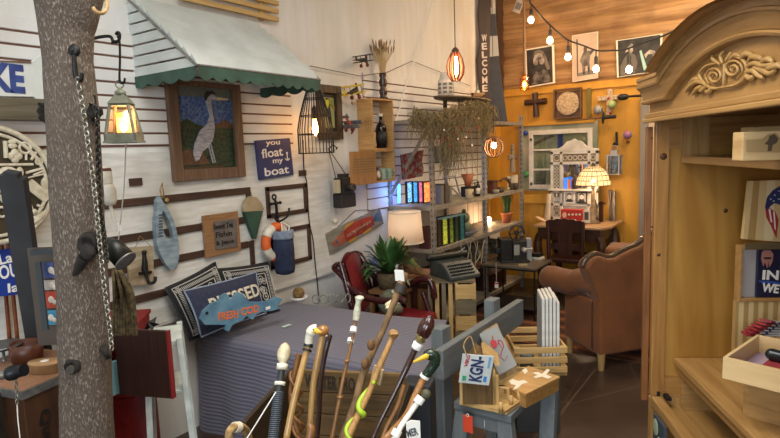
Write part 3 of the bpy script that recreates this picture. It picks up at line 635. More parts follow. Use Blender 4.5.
mot('carved_disc', lambda b: b.sph(J(8, 176), (.045, .012, .04)))
mot('carved_feather', lambda b: b.tube([J(30, 225), J(40, 217), J(51, 208)], [.01, .016, .006]))
mot('carved_knob', lambda b: b.sph(J(4, 198), (.016, .01, .024)))
mot('carved_needle', lambda b: (b.tube([J(0, 190), J(12, 208)], .005), b.ring(J(2, 212), .02, .006, n=16)))
# ---------------------------------------------------------------- things left of the trunk
# dark slanted post
p0 = atD(13, 176, 2.1); p1 = atD(46, 392, 2.47)
b = B(); w = 23/F*2.25; d = (p1-p0).normalized(); pe = p1
b.beam(p0, pe, w, .03, (FH.x, FH.y, 0)); tip = p0-d*.02; b.beam(p0-d*.018, p0, w*.55, .03, (FH.x, FH.y, 0))
solo('dark_wooden_post', 'tall charcoal-coloured flat post leaning in the left corner', 'post', b, mt('charcoal_paint', '#26272a', '#303135', 8, rough=.6))
for k, (a, q) in enumerate((((7, 232), (18, 345)), ((1, 235), (10, 345)))):
    b = B(); ta, tq = atD(*a, 2.4), atD(*q, 2.4); b.tube([ta, tq+(tq-ta)*((tq.z-.01)/(ta.z-tq.z))], .0085, 8); solo('copper_pipe', ['thin copper-brown rod, the right one of two behind the charcoal post', 'thin copper-brown rod at the very left frame edge'][k], 'rod', b, mt('copper_brown', '#8a4e2c', '#6c3a20', 20, rough=.4, metal=.4))
b = B(); b.tube([atD(-10, 224, 2.38), atD(14, 222.5, 2.38)], .014, 10); solo('copper_crossbar', 'horizontal copper crossbar on top of the thin rods', 'bar', b, MATS['copper_brown'])
T = wallL('blue_enamel_sign', 'blue enamel sign with white letters behind the copper rods', 'sign', 8, 275, .12)
b = B(); b.prism([T.hit(x, y, -.01) for x, y in ((-30, 252), (20, 248), (22, 294), (-30, 300))], -.01, 0); T.part('plate', b, flat('#1f3a8c', .4)); b = B(); b.text('La', T.hit(0, 265, -.01), T.hit(13, 262, -.01), .045, -.01, .02); b.text('OU', T.hit(0, 280, -.01), T.hit(19, 276, -.01), .06, -.01, .02); b.text('la', T.hit(8, 293, -.01), T.hit(20, 291, -.01), .04, -.01, .02); T.part('lettering', b, white)
b = B(); b.beam(atD(34, 252, 2.1), atD(58, 250, 2.1), .05, .02, (0, 0, 1)); b.beam(atD(38, 262, 2.1), atD(46, 330, 2.05), .02, .01, (FH.x, FH.y, 0))
solo('framing_square', 'large dark metal framing square standing between post and trunk', 'carpenter square', b, flat('#3a4044', .5, .5))
T = Thing('magnet_display', 'upright rack of small colourful cards seen between the post and the trunk', 'display rack', atD(51, 345, 2.15), math.atan2(FH.y, FH.x)-PI/2)
b = B(); b.box(-.05, .05, 0, .02, -.0, .39); T.part('backboard', b, flat('#4a4038'))
for k, (y0, y1, cc) in enumerate(((262, 278, '#40508a'), (280, 290, '#b8b0a8'), (291, 308, '#b0402c'), (310, 325, '#3c86a8'))):
    b = B(); a_ = T.hit(44, y1, -.004); q = T.hit(59, y0, -.004); b.box(max(a_[0], -.047), min(q[0], .047), -.006, 0, a_[1], q[1]); b.mat(1); m_ = (a_[0]+q[0])/2; z_ = (a_[1]+q[1])/2; b.sph((m_, -.007, z_), (.012, .003, .014)); b.sph((m_+.012, -.007, z_-.01), (.008, .003, .01)); T.part('card', b, [flat(cc), flat('#cfc6b8')])
# ---------------------------------------------------------------- crates bottom-left
zc = onZ(25, 393, 0); zt_ = .83
p = atD(62, 380, 2.0); zt_ = p.z
cA = onZ(22, 392, zt_); cB = onZ(62, 375, zt_); rz = math.atan2((cB-cA).y, (cB-cA).x)
T = Thing('quaker_crate', 'old brown wooden crate with steel edge and dark lettering beside the tree', 'crate', (cA.x, cA.y, 0), rz); Wd = .34
b = B(); 
b.box(0, Wd, 0, .42, 0, zt_-.0); T.part('body', b, oldw['z'] if 0 else wood('red_brown_crate', '#523320', '#382214', 'z', dirt=('#2a1a10', 4, .7)), bevel=.004)
b = B(); b.box(-.004, Wd+.004, -.006, .0, zt_-.028, zt_+.002); b.box(-.006, .0, -.004, .42, zt_-.028, zt_+.002); T.part('steel_edge', b, galv)
b = B(); b.box(.0, Wd, 0, .42, zt_, zt_+.006); T.part('top_board', b, wood('worn_pink_plank', '#9a7458', '#7c5640', 'x'))
b = B(); b.text('Quaker', T.hit(38, 412, -.006), (T.hit(38, 412)[0]-.0, T.hit(38, 412)[1]-.25), .045, -.003, .02); T.part('lettering', b, flat('#1c1410'))
TQ = T
b = B(); zf = zt_-.01; f0 = onZ(-30, 398, zf); f1 = onZ(19, 394, zf); dd_ = (f1-f0).normalized(); nn = V((dd_.y, -dd_.x, 0))
b.m = Matrix.Translation((f1.x, f1.y, 0)) @ rot('Z', math.atan2(dd_.y, dd_.x)); b.box(-.48, -.08, -.14, .1, 0, zf); solo('dark_wooden_box', 'dark weathered wooden box at the lower left corner', 'box', b, mt('dark_weathered', '#2e261c', '#463a2a', 10, (4, 1, 1), .8), bevel=.005)
# pipe clamp and hook
T = Thing('pipe_clamp', 'dark steel pipe end with a threaded cap above the lower left box', 'pipe', atD(12, 372, 1.75), 0)
b = B(); b.tube([atD(-30, 381, 1.72), atD(12, 373, 1.75)], .015, 14); T.part('pipe', b, rustst, world=True); b = B(); a_ = atD(10, 373.5, 1.75); q = atD(24, 370, 1.74); b.tube([a_, a_.lerp(q, .3), a_.lerp(q, .35), q], [.024, .024, .02, .02], 16); T.part('cap', b, flat('#24262a', .4, .6), world=True)
chain('small_hook_chain', 'thin wire hook hanging below the steel pipe cap', [atD(15, 378, 1.75), atD(16.5, 390, 1.75), atD(17, 404, 1.75)], 6, .006, .0018)
b = B(); b.tube([atD(17, 404, 1.75), atD(18, 420, 1.75), atD(20, 438, 1.75), atD(22, 470, 1.75)], .002, 5); solo('white_string', 'thin white string hanging from the wire hook', 'string', b, white)
# leather drum and oval box on the crate
def ontop(T, px, py, z): p = onZ(px, py, z); return p
p = ontop(TQ, 27, 362, TQ.o.location.z+zt_+.008) if 0 else onZ(28, 360, zt_+.008)
b = B(); k = F; b.m = Matrix.Translation(p) @ Matrix.Diagonal((1, 1, 1, 1)); h_ = .075; b.lathe([(.055, 0), (.06, h_), (.054, h_), (.05, .01), (0, .01)], n=28)
solo('leather_cup', 'open brown leather round box on the plank top crate', 'box', b, mt('brown_leather', '#5a2e1a', '#44200f', 12, rough=.45, bump=.1))
p = onZ(46, 371, zt_+.008); T = Thing('oval_wooden_box', 'flat oval bentwood box with a round white price sticker', 'box', p, .5)
b = B(); b.m = Matrix.Diagonal((1.35, .85, 1, 1)); b.lathe([(.045, 0), (.045, .032), (.048, .034), (.048, .04), (0, .041)], n=28); T.part('body', b, mt('bentwood', '#b08a60', '#94704a', 10, rough=.5))
b = B(); b.lathe([(.015, .0415), (.015, .0425), (0, .0425)], n=18); T.part('price_sticker', b, white)
# plate / tray left
b = B(); p = onZ(3, 350, zt_+.05); b.m = Matrix.Translation(p); b.lathe([(.03, 0), (.05, .015), (.075, .02), (.07, .025), (0, .012)], n=24); b.lathe([(.02, -.05), (.006, -.04), (.006, 0)], n=12)
solo('pewter_dish', 'small grey pewter dish at the left frame edge', 'dish', b, flat('#7a7c7a', .35, .7))
# ---------------------------------------------------------------- right of trunk: buoys, bucket lamp, rope net
bw = mt('white_buoy_paint', '#d9d6cc', '#b8b2a4', 14, rough=.7)
for k, (cx_, cy_, rx, ry, dd) in enumerate(((104.5, 177, 7, 11, 2.35), (109.5, 195, 6.5, 11, 2.3))):
    c_ = atD(cx_, cy_, dd); s = dd/F; T = Thing('white_buoy', ['upper white fishing buoy with a brown band behind the chains', 'lower white fishing buoy with a stick handle behind the chains'][k], 'buoy', c_-V((0, 0, ry*s)), 0, 'white fishing buoys')
    b = B(); b.lathe([(0, 0), (rx*s*.7, .004), (rx*s, ry*s*.5), (rx*s, ry*s*1.5), (rx*s*.7, ry*s*1.95), (0, ry*s*2)], n=18); T.part('float_body', b, bw)
    if k == 0: b = B(); b.lathe([(rx*s*.96, ry*s*1.55), (rx*s*1.03, ry*s*1.55), (rx*s*.9, ry*s*1.8), (rx*s*.8, ry*s*1.8)], n=18); T.part('brown_band', b, flat('#5a2a1e'))
    else: b = B(); b.tube([c_-V((0, 0, ry*s)), atD(114.5, 222, dd)], .008, 8); T.part('stick', b, bw, world=True)
dd = 2.0; c0_ = atD(112, 247, dd); c1_ = atD(125, 260, dd-.015); ax = (c1_-c0_).normalized(); q = ax.to_track_quat('Z', 'Y').to_matrix().to_4x4(); L_ = (c1_-c0_).length
T = Thing('galvanised_can_lamp', 'dark metal can-shaped lamp head tilted beside the trunk', 'lamp', c0_)
b = B(); b.m = Matrix.Translation(c0_) @ q; r_ = .038; b.lathe([(r_*.5, -.03), (r_*.95, 0), (r_, .01), (r_*1.02, L_), (r_*.95, L_), (r_*.9, .02), (0, .015)], n=26); T.part('shade', b, flat('#2e3030', .4, .5), world=True)
b = B(); b.m = Matrix.Translation(c0_) @ q; b.lathe([(r_*1.02, L_), (r_*1.08, L_+.002), (r_*1.08, L_+.008), (r_*.94, L_+.006)], n=26); T.part('bright_rim', b, galv, world=True)
b = B(); b.m = Matrix.Translation(c0_) @ q; b.lathe([(.02, .03), (.02, L_-.01), (0, L_)], n=16); T.part('lamp_socket', b, flat('#c0bcb0', .4, .3), world=True)
random.seed(5); b = B()
for k in range(9):
    x0_ = 112+k*1.6; b.tube(smooth([atD(113+k*.8, 268, 2.15), atD(114+k*2.2, 290, 2.13+.02*(k % 3)), atD(114+k*2.6, 310, 2.15), atD(113+k*2.9, 335, 2.15)], 5), .0065, 6)
solo('rope_bundle', 'bundle of hanging tan and dark ropes just right of the tree trunk', 'rope', b, mt('old_rope', '#6a5c40', '#3a3022', 50, rough=.95, bump=.8))
# ---------------------------------------------------------------- red cabinet with dark open door
redp = wood('red_cabinet_paint', '#8c2320', '#6e1a18', 'z', 3, .5)
zt2 = atD(125, 330, 2.35).z
T = Thing('red_cabinet', 'small red cabinet with its dark-backed door standing open toward the quilt', 'cabinet', onZ(104, 438, .45)*V((1, 1, 0)) if 0 else V((atD(104, 330, 2.45).x, atD(104, 330, 2.45).y, 0)), math.atan2(FH.y, FH.x)-PI/2+.15)
t_ = T.hit(129, 329); w_ = t_[0]; ztop = t_[1]+.01
b = B(); b.box(-.15, w_, 0, .02, 0, .02); b.box(-.17, w_+.02, -.03, .3, ztop-.02, ztop); T.part('top', b, redp, bevel=.004)
zm = T.hit(133, 395)[1]
b = B(); b.box(-.15, -.13, 0, .28, 0, ztop-.02); b.box(w_-.0, w_+.015, 0, .28, 0, ztop-.02); b.box(-.15, w_, .26, .28, 0, ztop-.02); b.box(-.15, w_, 0, .28, zm-.01, zm+.01); b.box(-.15, w_, 0, .28, 0, .03); T.part('carcass', b, redp)
b = B(); b.box(-.13, w_, .0, .02, .05, zm-.015); T.part('lower_front', b, redp)
b = B()
for k in range(-6, 7): 
    b.beam((-.06+k*.012, -.004, zm-.15), (-.06+k*.012+.06, -.004, zm-.03), .003, .004, (0, 1, 0)); b.beam((-.06+k*.012+.06, -.004, zm-.15), (-.06+k*.012, -.004, zm-.03), .003, .004, (0, 1, 0))
T.part('lattice_panel', b, redp)
da = [atD(115, 329, 2.36), atD(166, 330, 2.3), atD(174, 397, 2.3), atD(121, 395, 2.36)]
b = B(); hz_ = (da[0]+da[3])/2; fz = (da[1]+da[2])/2; zt3 = (da[0].z+da[1].z)/2; zb3 = (da[2].z+da[3].z)/2; b.beam(V((hz_.x, hz_.y, (zt3+zb3)/2)), V((fz.x, fz.y, (zt3+zb3)/2)), .018, zt3-zb3, (0, 0, 1))
T.part('door', b, wood('dark_door_back', '#3a1f16', '#281410', 'z', rough=.45), world=True, bevel=.002, label='dark brown inside of the open door')
b = B(); dv = (fz-hz_).normalized(); b.beam(V((fz.x, fz.y, zb3))+dv*.004, V((fz.x, fz.y, zt3))+dv*.004, .022, .008, dv); T.part('door_edge', b, redp, world=True)
b = B(); b.m = Matrix.Translation(atD(110, 393, 2.36)); b.boxc((0, 0, .06), (.02, .09, .15)); solo('blue_book', 'blue book standing upright in the red cabinet', 'book', b, flat('#7fb0c0'), bevel=.002)
# small white bucket-like star & tray on top of cabinet, behind the door
T = Thing('iron_star', 'dark rusty metal star lying behind the open cabinet door', 'ornament', atD(152, 325, 2.5)); b = B()
c_ = T.o.location; st = [];
for k in range(10): a = k*PI/5+.3; r_ = .055 if k % 2 == 0 else .022; st.append(V((r_*math.cos(a), r_*math.sin(a)*.5, r_*math.sin(a)*.6)))
b.add([c_+p for p in st]+[c_+V((0, -.02, .02)), c_+V((0, .01, -.01))], [(k, (k+1) % 10, 10) for k in range(10)]+[((k+1) % 10, k, 11) for k in range(10)]); solo_at(T, b, ironb)
# white step stool
wp = mt('white_stool_paint', '#d3dad6', '#bcc6c2', 8, (2, 2, 2), .6, dirt=('#8e9690', 6, .5))
sb = atD(165, 420, 2.52); rz = math.atan2(FH.y, FH.x)-PI/2+.35
T = Thing('white_stool', 'white painted wooden stand with a lower shelf between cabinet and quilt', 'stool', (sb.x, sb.y, 0), rz)
xr = T.hit(180, 340)[0]; xl = T.hit(152, 380)[0]; zt3 = T.hit(178, 330)[1]; zs_ = T.hit(168, 393, -.12)[1]
for (x, y) in ((xl, -.12), (xr, -.12), (xl, .14), (xr, .14)):
    b = B(); sg = 1 if x > 0 else -1; b.beam((x+sg*.035, y, 0), (x, y, zt3), .026, .026, (0, 1, 0)); T.part('leg', b, wp, bevel=.002)
b = B(); b.box(xl-.0, xr+.01, -.12, .14, zt3-.035, zt3-.012); T.part('seat', b, wp, bevel=.003)
b = B(); b.box(xl, xr+.02, -.12, .14, zs_-.012, zs_+.004); T.part('lower_shelf', b, wp, bevel=.003)
# ---------------------------------------------------------------- quilted table / bed
ZB = .58
Q0 = V((-2.76, 1.88, 0)); 
c_fl = V((-2.76, 1.93, 0)); c_fr = onZ(431, 377, ZB); c_br = onZ(447, 321, ZB); c_bl = V((-2.76, 2.68, 0))
T = Thing('quilted_daybed', 'low daybed covered to the floor in ribbed grey-mauve quilt', 'bed', ((c_fl.x+c_fr.x)/2, 2.3, 0), 0)
# quilt made as ribbed grid on top and drops
qm = bpy.data.materials.new('ribbed_quilt'); qm.use_nodes = True; nt = qm.node_tree; N = nt.nodes; L = nt.links; bs = N['Principled BSDF']; bs.inputs['Roughness'].default_value = .9; bs.inputs['Sheen Weight'].default_value = .15
tc = N.new('ShaderNodeTexCoord'); sx = N.new('ShaderNodeSeparateXYZ'); L.new(tc.outputs['UV'], sx.inputs[0])
m1 = N.new('ShaderNodeMath'); m1.operation = 'MULTIPLY'; m1.inputs[1].default_value = 2*PI*64; L.new(sx.outputs[1], m1.inputs[0]); m2 = N.new('ShaderNodeMath'); m2.operation = 'SINE'; L.new(m1.outputs[0], m2.inputs[0])
rp = N.new('ShaderNodeValToRGB'); rp.color_ramp.elements[0].position = .0; rp.color_ramp.elements[1].position = .55; rp.color_ramp.elements[0].color = lin('#5c5b69'); rp.color_ramp.elements[1].color = lin('#6a6878'); 
mr = N.new('ShaderNodeMapRange'); mr.inputs[1].default_value = -1; L.new(m2.outputs[0], mr.inputs[0]); L.new(mr.outputs[0], rp.inputs[0]); L.new(rp.outputs[0], bs.inputs['Base Color'])
bp_ = N.new('ShaderNodeBump'); bp_.inputs['Strength'].default_value = .35; bp_.inputs['Distance'].default_value = .006; L.new(mr.outputs[0], bp_.inputs['Height']); L.new(bp_.outputs[0], bs.inputs['Normal'])
def topz(x, y): return ZB+noise.noise(V((x*2.3, y*2.3, 0)))*.008
prof = []   # t along y: front drop -> top -> back drop
nx = 60; rows_ = []
def P(u, t):
    xl_, xr_f, xr_b = c_fl.x, c_fr.x, c_br.x
    if t < .4:      # front drop
        k = t/.4; z = k*(ZB-.03); bulge = .03*(1-k)+.012*math.sin(u*38)*(1-k); y = 1.95+(c_fr.y-1.95)*u*.8-bulge; x = xl_+(xr_f-xl_)*u; return V((x, y-.0, z))
    if t > .97: k = (t-.97)/.03; x = xl_+(xr_b-xl_)*u; return V((x, 2.70+(c_br.y-2.70)*u+.03, ZB-.3*k))
    k = (t-.4)/.57; xr_ = xr_f*(1-k)+xr_b*k; x = xl_+(xr_-xl_)*u; y0_ = 1.95+(c_fr.y-1.95)*u*.8; y1_ = 2.70+(c_br.y-2.70)*u; y = y0_*(1-k)+y1_*k
    e = min(1, k*18); z = ZB-.03*(1-e)**2+noise.noise(V((x*2.3, y*2.3, 0)))*.008*e; 
    y -= .0; return V((x, y, z))
ny = 90; b = B(); b.grid(nx, ny, lambda u, t: P(u, t))
# right-hand drop
b.grid(30, 12, lambda u, t: V(((c_fr.x*(1-u)+c_br.x*u)+.012*math.sin(u*30)*t+.02*t, c_fr.y*(1-u)+c_br.y*u, (ZB-.01)*(1-t))))
o = T.part('quilt', b, qm, world=True)
uv = o.data.uv_layers.new(name='UVMap'); nverts = (nx+1)*(ny+1)
for lp in o.data.loops:
    vi = lp.vertex_index
    if vi < nverts: i = vi % (nx+1); j = vi//(nx+1); uv.data[lp.index].uv = (i/nx, (j/ny)*.96)
    else: vi -= nverts; i = vi % 31; j = vi//31; uv.data[lp.index].uv = (j/12, i/30*.6)
b = B(); b.box(-2.74, c_fr.x-.04, 2.02, 2.68, .1, ZB-.03); T.part('mattress', b, flat('#6a6470'))
b = B(); p = atD(286, 320, 3.0); q = onZ(286.5, 326, ZB+.006); b.box(q.x-.012, q.x+.012, q.y-.03, q.y+.03, q.z, q.z+.003); solo('paper_scrap', 'tiny pale green paper scrap lying on the quilt', 'paper', b, flat('#b8d0c0'), rz=.6)
# ---------------------------------------------------------------- pillows
def pillow(name, label, Q, D0, D1, th, m, group=None, piping=None, deco=None):
    # Q: four photo corners (tl,tr,br,bl); D depths for top and bottom
    P_ = [atD(*Q[0], D0[0]), atD(*Q[1], D0[1]), atD(*Q[2], D1[1]), atD(*Q[3], D1[0])]
    c_ = sum(P_, V())/4; nrm = ((P_[1]-P_[0]).cross(P_[3]-P_[0])).normalized()
    if nrm.dot(CAM-c_) < 0: nrm = -nrm
    T = Thing(name, label, 'pillow', min(P_, key=lambda p: p.z), 0, group)
    def S(u, v, sd):
        a = P_[0].lerp(P_[1], u).lerp(P_[3].lerp(P_[2], u), v); e = (1-(2*u-1)**4)*(1-(2*v-1)**4); pin = .05
        cc = (a-c_); edge = max(abs(2*u-1), abs(2*v-1)); other = min(abs(2*u-1), abs(2*v-1))
        a = c_+cc*(1-pin*(edge**3)*(1-other**2)); return a+nrm*(sd*th/2*max(e, 0)**.6)
    b = B(); b.grid(18, 14, lambda u, v: S(u, v, 1)); b.grid(18, 14, lambda u, v: S(u, v, -1)); T.part('cushion', b, m, world=True)
    if piping:
        ed = [S(k/12, 0, 0) for k in range(12)]+[S(1, k/12, 0) for k in range(12)]+[S(1-k/12, 1, 0) for k in range(12)]+[S(0, 1-k/12, 0) for k in range(12)]
        b = B(); b.tube(ed, .005, 6, True); T.part('piping', b, piping, world=True)
    if deco: deco(T, S, nrm)
    return T, S, nrm
bkm = mt('black_bandana_cloth', '#17171a', '#1f1f24', 30, rough=.85); pat = flat('#b8b4ac', .85)
def bandana(T, S, nrm):
    b = B(); rnd = random.Random(4)
    def onS(u, v, e=.004): return S(u, v, 1)+nrm*e
    for w in (.06, .2):
        L_ = [(w+(1-2*w)*k/24, w) for k in range(25)]+[(1-w, w+(1-2*w)*k/16) for k in range(1, 17)]+[(1-w-(1-2*w)*k/24, 1-w) for k in range(1, 25)]+[(w, 1-w-(1-2*w)*k/16) for k in range(1, 16)]
        b.tube([onS(*q) for q in L_], .0035, 4, True)
    for k in range(30):
        t = .08+.84*k/29
        for (u, v, du, dv) in ((t, .1, .01, .06), (t, .84, .01, .06), (.1, t, .06, .012), (.84, t, .06, .012)): b.tube([onS(u, v), onS(u+du, v+dv)], .0028, 4)
    for k in range(22):
        u = rnd.uniform(.26, .74); v = rnd.uniform(.26, .74); r_ = rnd.uniform(.03, .06); b.tube([onS(u+r_*math.cos(a), v+r_*1.3*math.sin(a)) for a in [j*PI/4 for j in range(8)]], .0028, 4, True); b.sph(onS(u, v), .006, 8)
    T.part('paisley_print', b, pat, world=True)
pillow('bandana_pillow', 'black and white bandana-print pillow at the left, behind the navy pillow', [(165, 288), (215, 262), (236, 322), (190, 341)], (3.0, 3.3), (3.0, 3.3), .08, bkm, 'bandana pillows', flat('#2a2a2e'), bandana)
pillow('bandana_pillow', 'black and white bandana-print pillow at the right, behind the fish sign', [(217, 269), (268, 262), (280, 311), (228, 322)], (3.3, 3.62), (3.28, 3.58), .08, bkm, 'bandana pillows', flat('#2a2a2e'), bandana)
def bless(T, S, nrm):
    b = B()
    tmp = B(); tmp.text('BLESSED', (.2, .36), (.95, .40), .3, 0, .02)
    vs = [S(v.x, 1-(v.z+.02) if 0 else 1-v.z-.05, 1)+nrm*(.004 if v.y > -.002 else .007) for v in tmp.v]; b.add(vs, tmp.f, False); T.part('lettering', b, cream, world=True)
pillow('navy_pillow', 'navy pillow with cream block capital lettering, leaning in front', [(184, 291), (256, 272), (266, 313), (201, 337)], (2.94, 3.38), (2.92, 3.36), .07, mt('navy_denim', '#272c42', '#31374e', 60, rough=.9), None, flat('#8a98ac'), bless)
# ---------------------------------------------------------------- fresh cod sign
p0 = atD(240, 320, 2.66); T = Thing('fish_shaped_sign', 'blue wooden fish-shaped sign reading FRESH COD in orange, leaning on the pillows', 'sign', atD(232, 330, 3.0), 1.45)
T.M = Matrix.Translation(T.o.location) @ rot('Z', 1.45); T.I = T.M.inverted(); T.c = T.I @ CAM
fo = [(200, 319), (203, 311), (212, 303), (219, 301), (221, 296), (226, 293), (229, 296), (231, 301), (234, 296), (238, 292), (243, 294), (247, 299), (250, 302), (260, 302), (268, 301), (276, 297), (283, 299), (280, 303), (277, 307), (283, 308), (272, 311), (262, 312), (256, 315), (253, 320), (249, 318), (247, 316), (243, 320), (236, 323), (232, 326), (229, 332), (225, 330), (226, 325), (215, 325), (205, 325)]
b = B(); b.prism([T.hit(x, y, -.012) for x, y in fo], -.012, .004); T.part('body', b, mt('fish_blue_paint', '#4f7690', '#6a92a6', 12, rough=.6, dirt=('#3a5468', 8, .4)), bevel=.002)
b = B(); b.text('FRESH', T.hit(218, 321, -.012), T.hit(238, 317.5, -.012), .045, -.012, .03); b.text('COD', T.hit(241, 316, -.012), T.hit(259, 312, -.012), .045, -.012, .03); T.part('lettering', b, flat('#d8703a'))
b = B(); q = T.hit(207, 313, -.014); b.prism(circ(q[0], q[1], .008), -.016, -.012); T.part('eye', b, black)
b = B(); q = T.hit(268, 308, -.014); b.box(q[0]-.015, q[0]+.015, -.017, -.013, q[1]-.008, q[1]+.008); T.part('tag', b, white)
# wooden ball in white dish; wire baskets
p = onZ(299, 300.5, ZB+.01); T = Thing('white_dish', 'shallow white dish at the back of the quilt', 'dish', p); b = B(); b.m = Matrix.Translation(p); b.lathe([(.04, 0), (.065, .03), (.06, .03), (.035, .008), (0, .008)], n=24); solo_at(T, b, white)
T = Thing('twine_ball', 'round ball of brown twine resting in the white dish', 'ball', p+V((0, 0, .01))); b = B(); b.sph(p+V((0, 0, .052)), .042); solo_at(T, b, mt('twine', '#8a6c42', '#5e4628', 50, rough=.9, bump=.6))
b = B(); rnd = random.Random(2)
for k in range(5):
    c_ = onZ(316+k*8, 303-.3*k, ZB+.01); b.ring(c_+V((0, .0, .025)), .03, .004, rot('Z', .4*k) @ rot('Y', .3), 18)
solo('wire_coils', 'row of small grey wire coils along the back edge of the quilt', 'wire coil', b, flat('#8a8c84', .4, .4))
# ---------------------------------------------------------------- cage lamp
edis = emi('filament_glow', '#ffb45e', 60)
c = onX(316.5, 153, WX+.22); T = Thing('cage_lamp', 'lit black wire cage pendant lamp between the awning and the toucan picture', 'lamp', c)
s = (c-CAM).dot(FH)/F; Hc = 66*s
b = B(); n = 30
def cr(t): return (18*(1-t)+16*t if 0 else (17.5 if t < .35 else 17.5-(t-.35)/.65*12.5))*s*(1-.0) if t < .35 else (17.5-12.5*((t-.35)/.65)**1.3)*s
for k in range(n):
    a = 2*PI*k/n; b.tube([(cr(t)*math.cos(a), cr(t)*math.sin(a), Hc*t) for t in (0, .15, .35, .55, .75, .9, 1)], .0026, 4)
T.part('wire_cage', b, ironb)
for k, t in enumerate((0, .28, .55, .8)): b = B(); b.ring((0, 0, Hc*t), cr(t), .0035, rot('X', PI/2), 28); T.part('ring', b, ironb)
b = B(); b.lathe([(cr(1), Hc), (cr(1), Hc+.02), (.01, Hc+.05)], n=14); b.lathe([(.016, Hc*.5), (.016, Hc*.66), (.006, Hc*.7)], n=12); b.tube([(0, 0, Hc*.68), (0, 0, Hc*1.05)], .004, 6); T.part('socket', b, flat('#3a2c22'))
b = B(); b.lathe([(0, Hc*.25), (.016, Hc*.3), (.02, Hc*.37), (.012, Hc*.46), (.01, Hc*.5)], n=12); T.part('bulb', b, edis)
light('cage_lamp_glow', 'POINT', c+V((0, 0, Hc*.37)), 8, (1, .62, .32), .02)
b = B(); P_ = [onX(x, y, WX+.03) for x, y in ((303, 140), (304, 170), (307, 185), (309, 220), (313, 240), (315, 262), (318, 290), (318.5, 300))]; b.tube(smooth(P_, 5), .0045, 6); solo('lamp_cord', 'dark twisted lamp cord running down the white wall below the cage lamp', 'cord', b, cordk)
# ---------------------------------------------------------------- toucan picture
T = wallL('toucan_picture', 'dark wooden framed picture of a toucan behind the cage lamp', 'picture', 330, 112, .01)
Q = [(314.5, 84), (338.5, 89.5), (341.5, 139.5), (316, 140)]
c_ = quad(T, Q); x0 = c_[0][0]; x1 = c_[1][0]; z1 = c_[0][1]; z0 = c_[3][1]; w = .06
b = B(); b.box(x0, x0+w, -.03, 0, z0, z1); b.box(x1-w, x1, -.03, 0, z0, z1); b.box(x0+w, x1-w, -.03, 0, z0, z0+w); b.box(x0+w, x1-w, -.03, 0, z1-w, z1); T.part('frame', b, wood('dark_frame_wood', '#54432e', '#3a2c1c', 'z'), bevel=.004)
b = B(); b.box(x0+w, x1-w, -.012, 0, z0+w, z1-w); b.mat(1).box(x0+w+.02, x1-w-.02, -.014, -.012, z0+w+.03, z1-w-.03); T.part('backing', b, [flat('#2a221a'), mt('pale_green_paint', '#a8a468', '#7c8a5c', 8)])
g = lambda u, v: (x0+w+(x1-x0-2*w)*u, z0+w+(z1-z0-2*w)*v)
b = B(); b.prism([g(*q) for q in ((.2, .5), (.15, .75), (.3, .88), (.5, .86), (.5, .74), (.55, .55), (.62, .2), (.48, .22), (.35, .4))], -.02, -.014); T.part('toucan_body', b, black)
b = B(); b.prism([g(*q) for q in ((.18, .66), (.2, .82), (.42, .84), (.42, .7), (.3, .58))], -.022, -.018); T.part('toucan_throat', b, flat('#c8c030'))
b = B(); b.prism([g(*q) for q in ((.4, .84), (.62, .84), (.8, .72), (.86, .56), (.74, .64), (.58, .72), (.42, .74))], -.022, -.016); T.part('toucan_beak', b, mt('beak', '#5a9a3c', '#c86a2c', 9))
# ---------------------------------------------------------------- toy planes and parrot
def plane(name, label, px, py, cm, cw2, s=1.0, ang=.3):
    c_ = onX(px, py, WX+.1); T = Thing(name, label, 'toy plane', c_, PI/2, 'toy biplanes'); r_ = rot('Y', ang)
    b = B(); b.m = r_; b.tube([(-.1*s, 0, 0), (-.05*s, 0, .0), (.03*s, 0, .0), (.07*s, 0, 0)], [.006, .014*s, .022*s, .02*s], 10); T.part('fuselage', b, cm)
    for z in (-.016, .045): b = B(); b.m = r_; b.boxc((.02*s, 0, z*s), (.05*s, .24*s, .006)); T.part('wing', b, cw2, bevel=.002)
    b = B(); b.m = r_
    for y in (-.09, -.03, .03, .09): b.tube([(.02*s, y*s, -.016*s), (.02*s, y*s, .045*s)], .003, 4)
    T.part('struts', b, black)
    b = B(); b.m = r_; b.boxc((-.095*s, 0, .0), (.03*s, .08*s, .005)); b.boxc((-.095*s, 0, .02*s), (.03*s, .004, .04*s)); T.part('tail', b, cw2)
    b = B(); b.m = r_; b.boxc((.08*s, 0, 0), (.006, .015, .11*s)); T.part('propeller', b, flat('#7a2820'))
    for y in (-.04, .04): b = B(); b.m = r_; b.lathe([(.018*s, -.006), (.02*s, 0), (.018*s, .006)], (.03*s, y*s, -.055*s), 14, rot('X', PI/2)); b.tube([(.03*s, y*s, -.055*s), (.02*s, y*s*.4, -.01)], .003, 4); T.part('wheel', b, flat('#6a2420'))
plane('toy_biplane', 'dark toy biplane mounted highest on the white wall beside the dried wheat', 362, 60, flat('#2c3030'), flat('#34383a'), .75, -.1)
plane('toy_biplane', 'yellow toy biplane tilted on the wall above the round tag', 352, 92, flat('#2e2c26'), flat('#d8b828'), .9, -.35)
plane('toy_biplane', 'small grey and red toy plane low on the wall left of the crate shelf', 350, 124, flat('#a84828'), flat('#6a6c70'), .75, .8)
for px, py, lb in ((352, 103, 'small round tan tag under the yellow toy plane'),): 
    b = B(); b.lathe([(.014, 0), (.014, .004)], onX(px, py, WX+.03), 14, rot('Y', PI/2)); b.tube([onX(352, 97, WX+.05), onX(px, py, WX+.035)], .0015, 4); solo('price_tag', lb, 'tag', b, flat('#b08a60'))
